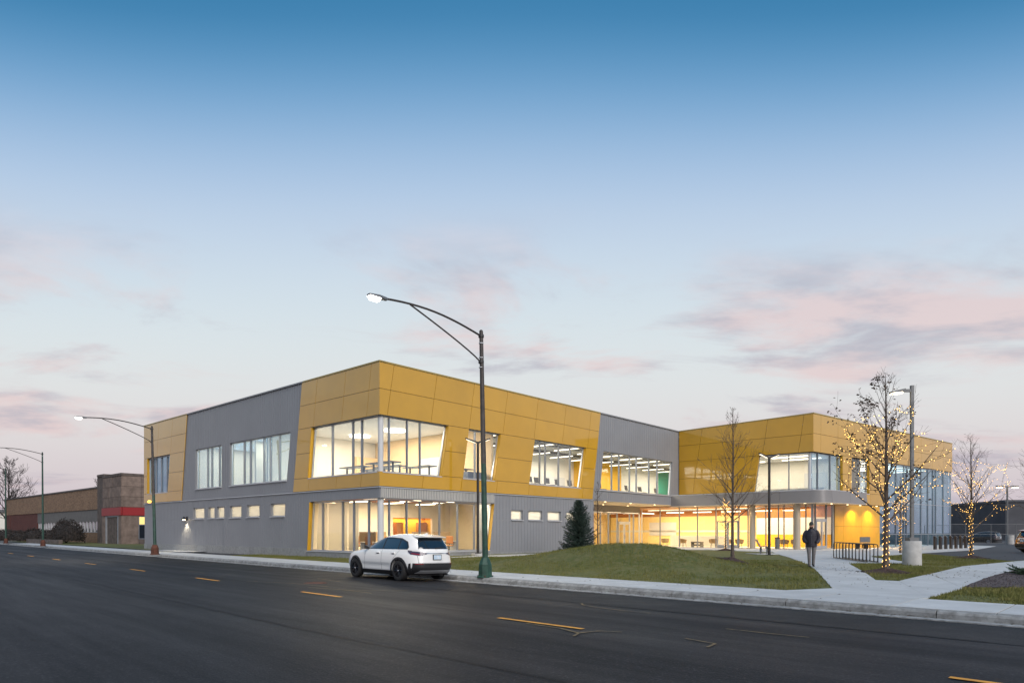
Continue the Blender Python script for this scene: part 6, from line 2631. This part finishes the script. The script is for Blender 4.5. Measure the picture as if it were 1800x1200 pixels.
scp = side_chair("seat_grey")
spots = [(14.4, 1.2, "grey classroom chair at the left of the four pane gold window"), (15.4, 1.4, "second grey chair from the left in the four pane gold window"), (16.4, 1.2, "third grey chair from the left in the four pane gold window"),
         (18.0, 1.5, "fourth grey chair from the left in the four pane gold window"), (19.3, 1.3, "grey chair before the right jamb of the four pane gold window"),
         (22.2, 1.0, "grey chair at the left end of the long grey wall window"), (22.9, 1.0, "second grey chair from the left in the long grey wall window"),
         (27.2, 1.1, "grey chair in the middle of the long grey wall window"), (29.4, 1.1, "grey chair right of the yellow pier in the long window"),
         (32.4, 1.2, "chair before the teal wall in the long window")]
for i, (a, b, lab) in enumerate(spots):
    o = scp if i == 0 else copy_tree(scp)
    in_building(o, a, b, 4.46, 0.3 * math.sin(i * 3.1))
    o.scale = (1.15, 1.15, 1.25)
    tag(o, lab, "chair", "chairs in the upstairs classrooms")


def lounge_chair():
    t = empty("lounge_chair")
    m = MB()
    m.lathe([(0.30, 0.36), (0.34, 0.42), (0.30, 0.46)], 18)
    m.obj("seat", "seat_tan", t, smooth=True)
    m = MB()
    n = 16
    for i in range(n + 1):
        a = math.pi * (-0.12 + 1.24 * i / n)
        hgt = 0.66 + 0.12 * math.sin(max(0.0, math.pi * i / n))
        m.v += [(0.36 * math.cos(a), 0.34 * math.sin(a), 0.44), (0.40 * math.cos(a), 0.38 * math.sin(a), hgt), (0.37 * math.cos(a), 0.35 * math.sin(a), hgt), (0.33 * math.cos(a), 0.31 * math.sin(a), 0.44)]
    for i in range(n):
        for j in range(4):
            m.f.append((i * 4 + j, i * 4 + 4 + j, i * 4 + 4 + (j + 1) % 4, i * 4 + (j + 1) % 4))
    m.obj("backrest", "seat_tan", t, smooth=True)
    for k in range(4):
        a = math.pi / 4 + k * math.pi / 2
        m = MB(); m.tube([(0.22 * math.cos(a), 0.22 * math.sin(a), 0.38), (0.32 * math.cos(a), 0.32 * math.sin(a), 0.0)], 0.016, 6); m.obj("leg", "dark_metal", t)
    return t


lc = lounge_chair()
for i, (a, b, rz, lab) in enumerate(((36.2, 2.6, 0.5, "lounge chair at the far left of the lobby glazing"), (36.0, 0.6, -0.4, "lounge chair left of the low brown table in the lobby"),
                                     (36.1, -2.4, 0.6, "lounge chair between the lobby's middle mullions"), (36.3, -3.8, -0.5, "lounge chair left of the small lit tree"),
                                     (35.8, -5.0, 0.2, "lounge chair hidden partly by the small lit tree"), (36.0, -9.8, 0.3, "lounge chair between the two tan columns"),
                                     (35.9, -8.9, 0.0, "lounge chair right of the winged lamp inside the glass"))):
    o = lc if i == 0 else copy_tree(lc)
    in_building(o, a, b, 0.175, rz + 1.57)
    tag(o, lab, "chair", "lounge chairs in the lobby")
lt = empty("coffee_table", label="low two tier brown table between the lobby chairs", cat="table")
m = MB(); m.box(-0.5, 0.5, -0.3, 0.3, 0.36, 0.50); m.obj("tabletop", "seat_grey", lt)
m = MB(); m.box(-0.5, 0.5, -0.3, 0.3, 0.08, 0.26); m.obj("shelf", "seat_grey", lt)
for x in (-0.46, 0.46):
    m = MB(); m.box(x - 0.03, x + 0.03, -0.25, 0.25, 0.0, 0.355); m.obj("leg", "dark_metal", lt)
in_building(lt, 36.1, -0.8, 0.175, 1.57)
ct = empty("counter", label="long pale counter with openings in the upper wing room", cat="counter")
m = MB(); m.box(-0.35, 0.35, -2.6, 2.6, 0.90, 0.98); m.obj("worktop", "desk_pale", ct)
for y in (-2.4, -0.8, 0.8, 2.4):
    m = MB(); m.box(-0.3, 0.3, y - 0.15, y + 0.15, 0.0, 0.897); m.obj("leg", "wall_panel" if False else "desk_pale", ct)
in_building(ct, 38.6, -8.6, 4.46, 0)

# ================================================================ neighbouring buildings on the left
pm("stone", (0.20, 0.148, 0.12), 0.9, var=0.28, vscale=1.4, bump=0.3, bscale=20, rand=0.14)
pm("stone_dark", (0.12, 0.095, 0.082), 0.9, var=0.3, vscale=2)
pm("red_band", (0.30, 0.02, 0.022), 0.5)
pm("grey_door", (0.30, 0.31, 0.33), 0.7, var=0.12, vscale=3)
pm("block_wall", (0.17, 0.16, 0.15), 0.9, var=0.1, vscale=2)


def brickmat(name, c1, c2, cm, sc=1.0):
    m, n, l, b = newmat(name)
    t = n.new("ShaderNodeTexCoord")
    mp = n.new("ShaderNodeMapping")
    mp.inputs["Rotation"].default_value = (R_(90), 0, R_(90))
    mp.vector_type = "POINT"
    sx_ = n.new("ShaderNodeSeparateXYZ")
    l.new(t.outputs["Object"], sx_.inputs[0])
    cb = n.new("ShaderNodeCombineXYZ")
    l.new(sx_.outputs["Y"], cb.inputs[0])
    l.new(sx_.outputs["Z"], cb.inputs[1])
    br = n.new("ShaderNodeTexBrick")
    br.inputs["Scale"].default_value = sc
    br.inputs["Brick Width"].default_value = 0.42
    br.inputs["Row Height"].default_value = 0.14
    br.inputs["Mortar Size"].default_value = 0.012
    br.inputs["Color1"].default_value = (*c1, 1)
    br.inputs["Color2"].default_value = (*c2, 1)
    br.inputs["Mortar"].default_value = (*cm, 1)
    l.new(cb.outputs[0], br.inputs["Vector"])
    nz = n.new("ShaderNodeTexNoise")
    nz.inputs["Scale"].default_value = 0.9
    nz.inputs["Detail"].default_value = 5
    l.new(t.outputs["Object"], nz.inputs["Vector"])
    mr = n.new("ShaderNodeMapRange")
    mr.inputs["To Min"].default_value = 0.75
    mr.inputs["To Max"].default_value = 1.2
    l.new(nz.outputs[0], mr.inputs["Value"])
    h = n.new("ShaderNodeHueSaturation")
    l.new(br.outputs[0], h.inputs["Color"])
    l.new(mr.outputs[0], h.inputs["Value"])
    l.new(h.outputs[0], b.inputs["Base Color"])
    b.inputs["Roughness"].default_value = 0.9
    bp = n.new("ShaderNodeBump")
    bp.inputs["Strength"].default_value = 0.5
    bp.inputs["Distance"].default_value = 0.02
    l.new(br.outputs["Fac"], bp.inputs["Height"])
    bp.invert = True
    l.new(bp.outputs[0], b.inputs["Normal"])


brickmat("brick_tan", (0.36, 0.22, 0.13), (0.22, 0.13, 0.075), (0.24, 0.19, 0.15))
brickmat("brick_red", (0.15, 0.045, 0.032), (0.11, 0.035, 0.028), (0.12, 0.08, 0.07))

# stone entrance block: corner at Q, axes as the main building (a = right and away, b = left and away)
QX, QY = -46.6, 79.4
SB = empty("stone_entrance_block", (QX, QY, 0.0), BANG, "weathered stone entrance block with red band left of the gold building", "building")
m = MB()
m.box(0.1, 12.0, 0.1, 6.4, 0.0, 8.35)
m.obj("wall", "stone_dark", SB)
LF = Frame((0, 0), (0, 1), (-1, 0))
RF = Frame((0, 0), (1, 0), (0, -1))
zr = [(4.55, 5.80), (5.80, 7.05), (7.05, 8.30)]
rng = random.Random(3)
for fr, cuts in ((LF, [0.0, 1.3, 2.9, 4.5, 6.5]), (RF, [0.0, 2.2, 4.5, 6.8, 9.2, 12.0])):
    for z0, z1 in zr:
        for i in range(len(cuts) - 1):
            m = MB()
            d = rng.uniform(-0.015, 0.02)
            fr.box(m, cuts[i] + 0.015, cuts[i + 1] - 0.015, -0.12, 0.02 + d, z0 + 0.015, z1 - 0.015)
            m.obj("stone_panel", "stone", SB)
for fr, cuts in ((LF, [0.0, 0.95]), (LF, [5.6, 6.5]), (RF, [0.0, 1.9]), (RF, [3.3, 6.0, 9.0, 12.0])):
    for i in range(len(cuts) - 1):
        m = MB()
        fr.box(m, cuts[i] + 0.015, cuts[i + 1] - 0.015, -0.12, 0.02 + rng.uniform(-0.01, 0.02), 0.0, 3.55)
        m.obj("stone_panel", "stone", SB)
for fr, s1 in ((LF, 6.6), (RF, 12.1)):
    m = MB()
    fr.box(m, -0.12 if fr is LF else 0.0, s1, -0.1, 0.12, 3.57, 4.53)
    m.obj("red_band", "red_band", SB)
    m = MB()
    fr.box(m, -0.1 if fr is LF else 0.0, s1, -0.3, 0.08, 8.31, 8.62)
    m.obj("coping", "stone_dark", SB)
m = MB()
LF.box(m, 0.97, 1.35, -0.2, 0.0, 0.0, 3.4)
LF.box(m, 5.2, 5.58, -0.2, 0.0, 0.0, 3.4)
LF.box(m, 0.97, 5.58, -0.2, 0.005, 3.4, 3.56)
dr = m.obj("door_surround", "grey_door", SB)
m = MB()
LF.box(m, 1.36, 5.19, -0.35, -0.12, 0.05, 3.39)
m.obj("door", "grey_door", SB)
m = MB()
RF.box(m, 1.92, 3.28, -0.2, -0.05, 0.7, 3.5)
wnd = m.obj("window", "dark_mullion", SB)
emat("pane_glow", (0.85, 0.66, 0.22), 0.7)  # the pane itself glows in place of a lit room behind
m = MB()
RF.box(m, 2.0, 3.2, -0.049, -0.03, 0.8, 2.4)
m.obj("pane", "car_glass", wnd)
m = MB()
RF.box(m, 2.0, 3.2, -0.049, -0.03, 2.5, 3.4)
m.obj("pane", "pane_glow", wnd)

# tall pier and the long brick wing beyond it
BW = empty("brick_building", (QX, QY, 0.0), BANG, "long low tan brick building with ribbon window and red brick panel", "building")
m = MB()
m.box(0.3, 0.9, 6.7, 9.6, 0.0, 8.6)
m.box(0.2, 1.0, 6.9, 9.4, 8.6, 8.9)
m.obj("pier", "stone_dark", BW)
m = MB()
m.box(0.25, 0.9, 6.75, 7.6, 0.0, 4.4)
m.obj("buttress", "stone", BW)
X0 = 1.6
m = MB()
m.box(X0, X0 + 12, 9.6, 66.0, 4.62, 7.45)
m.obj("upper_wall", "brick_tan", BW)
m = MB()
m.box(X0 - 0.1, X0 + 12, 9.5, 66.1, 7.46, 7.66)
m.obj("roof_edge", "dark_metal", BW)
m = MB()
m.box(X0, X0 + 12, 9.6, 66.0, 0.0, 1.50)
m.obj("lower_wall", "brick_tan", BW)
m = MB()
m.box(X0 + 0.08, X0 + 0.5, 44.0, 62.0, 1.51, 4.61)
m.obj("brick_panel", "brick_red", BW)
for y0, y1 in ((62.05, 66.0), (9.6, 11.2)):
    m = MB()
    m.box(X0 + 0.02, X0 + 0.5, y0, y1, 1.51, 4.61)
    m.obj("brick_pier", "brick_red", BW)
m = MB()
m.box(X0 + 0.10, X0 + 0.5, 11.21, 43.95, 3.0, 4.61)
m.obj("block_panel", "block_wall", BW)
m = MB()
m.box(X0 + 0.25, X0 + 0.5, 11.21, 43.95, 1.55, 3.0)
rw = m.obj("ribbon_window", "car_glass", BW)
k = 11.4
while k < 43.8:
    m = MB()
    m.box(X0 + 0.12, X0 + 0.249, k, k + 0.16, 1.56, 2.99)
    m.obj("mullion", "flashing", rw)
    k += 1.45
m = MB()
m.box(X0 - 0.05, X0 + 0.09, 11.2, 44.0, 1.505, 1.56)
m.obj("sill", "flashing", BW)

# clipped shrubs before the brick wing
rng = random.Random(21)


def shrub(a, b, rx, ry, rz, label, n):
    x = QX + a * RX - b * RY
    y = QY + a * RY + b * RX
    t = empty("clipped_shrub", (x, y, 0.1), BANG, label, "shrub", "clipped shrubs before the brick building")
    V, F = [], []
    for i in range(n):
        u_, v_ = rng.uniform(0, 6.283), rng.uniform(-0.25, 1.0)
        r = math.sqrt(max(0, 1 - v_ * v_))
        q = rng.uniform(0.84, 1.04) * (1 + 0.10 * math.sin(3 * u_ + a) + 0.06 * math.sin(7 * u_ + 5 * v_))
        p = Vector((rx * r * math.cos(u_) * q, ry * r * math.sin(u_) * q, rz * (0.25 + 0.75 * v_ * q) + 0.05))
        d1 = Vector((rng.uniform(-1, 1), rng.uniform(-1, 1), rng.uniform(-1, 1))).normalized()
        d2 = d1.cross(Vector((rng.uniform(-1, 1), rng.uniform(-1, 1), rng.uniform(-1, 1)))).normalized()
        s = rng.uniform(0.08, 0.17)
        o = len(V)
        V += [tuple(p), tuple(p + d1 * s + d2 * s * 0.4), tuple(p + d1 * s * 1.3), tuple(p + d1 * s - d2 * s * 0.4)]
        F.append((o, o + 1, o + 2, o + 3))
    m = MB()
    m.v, m.f = V, F
    m.obj("foliage", "shrub", t, fix=False)
    m = MB()
    for k in range(9):
        rr = 0.80
        m.tube([(0, 0, 0), (rx * rr * math.cos(k * 0.7), ry * rr * math.sin(k * 0.7), rz * 0.7)], [0.04, 0.01], 4)
    m.obj("stems", "bark_dark", t)
    # dense dark heart so the hedge is not see-through
    c = MB()
    for i in range(9):
        v_ = -0.2 + 1.15 * i / 8
        r = math.sqrt(max(0.02, 1 - v_ * v_)) * 0.86
        for k in range(14):
            c.v.append((rx * r * math.cos(k * math.pi / 7), ry * r * math.sin(k * math.pi / 7), rz * (0.25 + 0.62 * v_) + 0.05))
    for i in range(8):
        for k in range(14):
            c.f.append((i * 14 + k, i * 14 + (k + 1) % 14, (i + 1) * 14 + (k + 1) % 14, (i + 1) * 14 + k))
    c.f.append(tuple(8 * 14 + k for k in range(14)))
    c.obj("inner_growth", "shrub", t)


shrub(-2.0, 14.0, 1.5, 4.6, 2.9, "largest rounded clipped shrub beside the stone pier", 5200)
shrub(-1.5, 23.5, 1.4, 3.4, 1.7, "clipped shrub left of the largest one", 2600)
shrub(-1.5, 31.5, 1.4, 3.6, 1.9, "clipped shrub in the middle of the hedge row", 2600)
shrub(-1.5, 40.0, 1.4, 3.8, 1.6, "clipped shrub behind the green street lamp", 2400)
shrub(-1.5, 49.0, 1.4, 4.2, 1.8, "clipped shrub near the left end of the hedge row", 2400)
shrub(-1.5, 60.0, 1.5, 5.0, 2.1, "dark clipped shrub at the left edge of the picture", 2400)
m = MB()
m.loft([(QX - 4.6 * RX - 7 * RY, QY - 4.6 * RY + 7 * RX, 0), (QX - 4.2 * RX - 7 * RY, QY - 4.2 * RY + 7 * RX, 0), (QX - 4.2 * RX - 22 * RY, QY - 4.2 * RY + 22 * RX, 0), (QX - 4.6 * RX - 22 * RY, QY - 4.6 * RY + 22 * RX, 0)],
       [(QX - 4.6 * RX - 7 * RY, QY - 4.6 * RY + 7 * RX, 0.62), (QX - 4.2 * RX - 7 * RY, QY - 4.2 * RY + 7 * RX, 0.62), (QX - 4.2 * RX - 22 * RY, QY - 4.2 * RY + 22 * RX, 0.62), (QX - 4.6 * RX - 22 * RY, QY - 4.6 * RY + 22 * RX, 0.62)])
tag(m.obj("planter_wall", "stone_dark"), "low stone planter wall in front of the largest shrub", "wall")

# pale shed at the far left
FB = empty("far_shed", (-128, 158, 0), BANG, "pale low shed beyond the brick building at the left edge", "building")
m = MB(); m.box(0, 30, -14, 30, 0, 6.0); m.obj("wall", "wall_white", FB)
m = MB(); m.box(-0.5, 30, -14.5, 30, 6.0, 6.6); m.obj("roof", "galvanised", FB)

# bare trees behind
for i, (x, y, h, lab) in enumerate(((-96, 127, 15.0, "tall bare tree behind the left end of the brick building"), (-106, 128, 13.0, "bare tree at the left edge of the picture"),
                                    (-86, 150, 11.5, "small bare tree showing over the brick roof, leftmost"), (-76, 150, 11.0, "small bare tree showing over the middle of the brick roof"),
                                    (-78, 128, 12.0, "bare tree top left of the stone pier"))):
    t = empty("bare_tree", (x, y, 0), i * 1.3, lab, "tree", "bare trees behind the brick building")
    tr, br, ln, _ = grow_tree(h, 40 + i, r0=0.30, nb=26, first=0.16, spread=0.58, up=1.1, sub=5, levels=2, rmin=0.022)
    tr.obj("trunk", "bark_dark", t, smooth=True, fix=False)
    br.obj("crown", "bark_dark", t, smooth=True, fix=False)

# ================================================================ beyond the parking lot on the right
FN = empty("wire_fence", (0, 0, 0), 0, "grey wire fence with posts beyond the parking lot", "fence")
fa, fb = Vector((51.5, 80.0, 0)), Vector((75.0, 79.0, 0))
NP = 9
for i in range(NP):
    p = fa.lerp(fb, i / (NP - 1))
    m = MB()
    m.tube([(p.x, p.y, -0.1), (p.x, p.y, 2.55)], 0.045, 8)
    m.obj("post", "galvanised", FN)
for z in (2.5, 1.3, 0.25):
    m = MB()
    m.tube([tuple(fa + Vector((0, 0, z))), tuple(fb + Vector((0, 0, z)))], 0.028, 6)
    m.obj("rail", "galvanised", FN)
m = MB()
ln = (fb - fa).length
d = (fb - fa).normalized()
k = 0.0
while k < ln:
    p = fa + d * k
    m.add([(p.x - 0.006, p.y, 0.1), (p.x + 0.006, p.y, 0.1), (p.x + 0.006, p.y, 2.5), (p.x - 0.006, p.y, 2.5)], [(0, 1, 2, 3)])
    k += 0.13
o = m.obj("wire_mesh", "galvanised", FN, fix=False)
o["kind"] = "stuff"
m = MB()
m.lathe([(0.42, 0.0), (0.42, 1.1)], 24)
o = m.obj("concrete_drum", "concrete_base", smooth=True)
o.location = (57.6, 77.0, 0.1)
tag(o, "pale concrete drum standing in front of the wire fence", "drum")

t = empty("lot_lamp", (62.5, 84.0, 0), 0, "twin headed lot lamp lit beyond the wire fence", "lamp post")
MB().tube([(0, 0, 0), (0, 0, 7.3)], 0.10, 8).obj("pole", "galvanised", t)
m = MB(); m.box(-1.0, 1.0, -0.06, 0.06, 7.26, 7.36); m.obj("arm", "galvanised", t)
for s in (-1, 1):
    m = MB(); m.box(s * 1.0 - 0.32, s * 1.0 + 0.32, -0.2, 0.2, 7.22, 7.40); hd = m.obj("lamp_head", "galvanised", t)
    m = MB(); m.box(s * 1.0 - 0.28, s * 1.0 + 0.28, -0.17, 0.17, 7.12, 7.215); m.obj("lens", "lot_led", hd)

pm("works_dark", (0.075, 0.077, 0.088), 0.8, var=0.2, vscale=0.3)
pm("works_mid", (0.10, 0.105, 0.12), 0.8, var=0.2, vscale=0.2)
WK = empty("works_building", (86, 113, 0), -0.15, "dark windowless works building at the right edge", "building")
m = MB(); m.box(-2, 40, 0, 20, 0, 6.6); m.obj("wall", "works_dark", WK)
m = MB(); m.box(-2.2, 40, -0.2, 20, 6.61, 7.0); m.obj("roof_edge", "works_mid", WK)
for i, (x, y, w, d_, h, mt, lab) in enumerate(((88, 140, 26, 14, 3.6, "works_mid", "long grey works shed behind the wire fence"), (66, 150, 14, 10, 3.0, "works_mid", "low grey shed right of the glass wing"),
                                               (112, 135, 18, 12, 4.2, "works_dark", "low dark shed behind the works building"))):
    t = empty("works_shed", (x, y, 0), 0, lab, "building", "works sheds in the distance")
    m = MB(); m.box(0, w, 0, d_, 0, h); m.obj("wall", mt, t)
    m = MB(); m.loft([(-0.4, -0.4, h), (w + .4, -0.4, h), (w + .4, d_ + .4, h), (-0.4, d_ + .4, h)], [(-0.4, d_ * .45, h + 1.3), (w + .4, d_ * .45, h + 1.3), (w + .4, d_ * .55, h + 1.3), (-0.4, d_ * .55, h + 1.3)]); m.obj("roof", "works_dark", t)
for i, (x, y, r, h, lab) in enumerate(((93.0, 131, 0.85, 6.6, "dark works stack, left of the two"), (105.5, 132, 0.75, 6.0, "dark works stack, right of the silo"))):
    t = empty("works_stack", (x, y, 0), 0, lab, "chimney", "works stacks in the distance")
    MB().lathe([(r * 1.15, 0), (r, h * 0.6), (r * 0.95, h)], 16).obj("shaft", "works_dark", t, smooth=True)
    MB().lathe([(r * 1.1, h), (r * 1.1, h + 0.3)], 16).obj("rim", "works_mid", t)
t = empty("silo", (100, 133, 0), 0, "dark rounded silo between the two works stacks", "silo")
MB().lathe([(1.1, 0), (1.1, 3.6), (1.9, 4.4), (1.9, 5.6), (1.2, 6.6), (0.3, 6.9)], 20).obj("tank", "works_dark", t, smooth=True)
for i, (x, y, h, lab) in enumerate(((72, 105, 6.5, "small bare tree in front of the works sheds"), (80, 97, 5.5, "bare tree before the dark works building"))):
    t = empty("bare_tree", (x, y, 0), i * 2.1, lab, "tree", "bare trees by the works")
    tr, br, ln_, _ = grow_tree(h, 60 + i, r0=0.10, nb=22, first=0.15, spread=0.45, sub=3, levels=2)
    tr.obj("trunk", "bark_dark", t, smooth=True, fix=False)
    br.obj("crown", "bark_dark", t, smooth=True, fix=False)
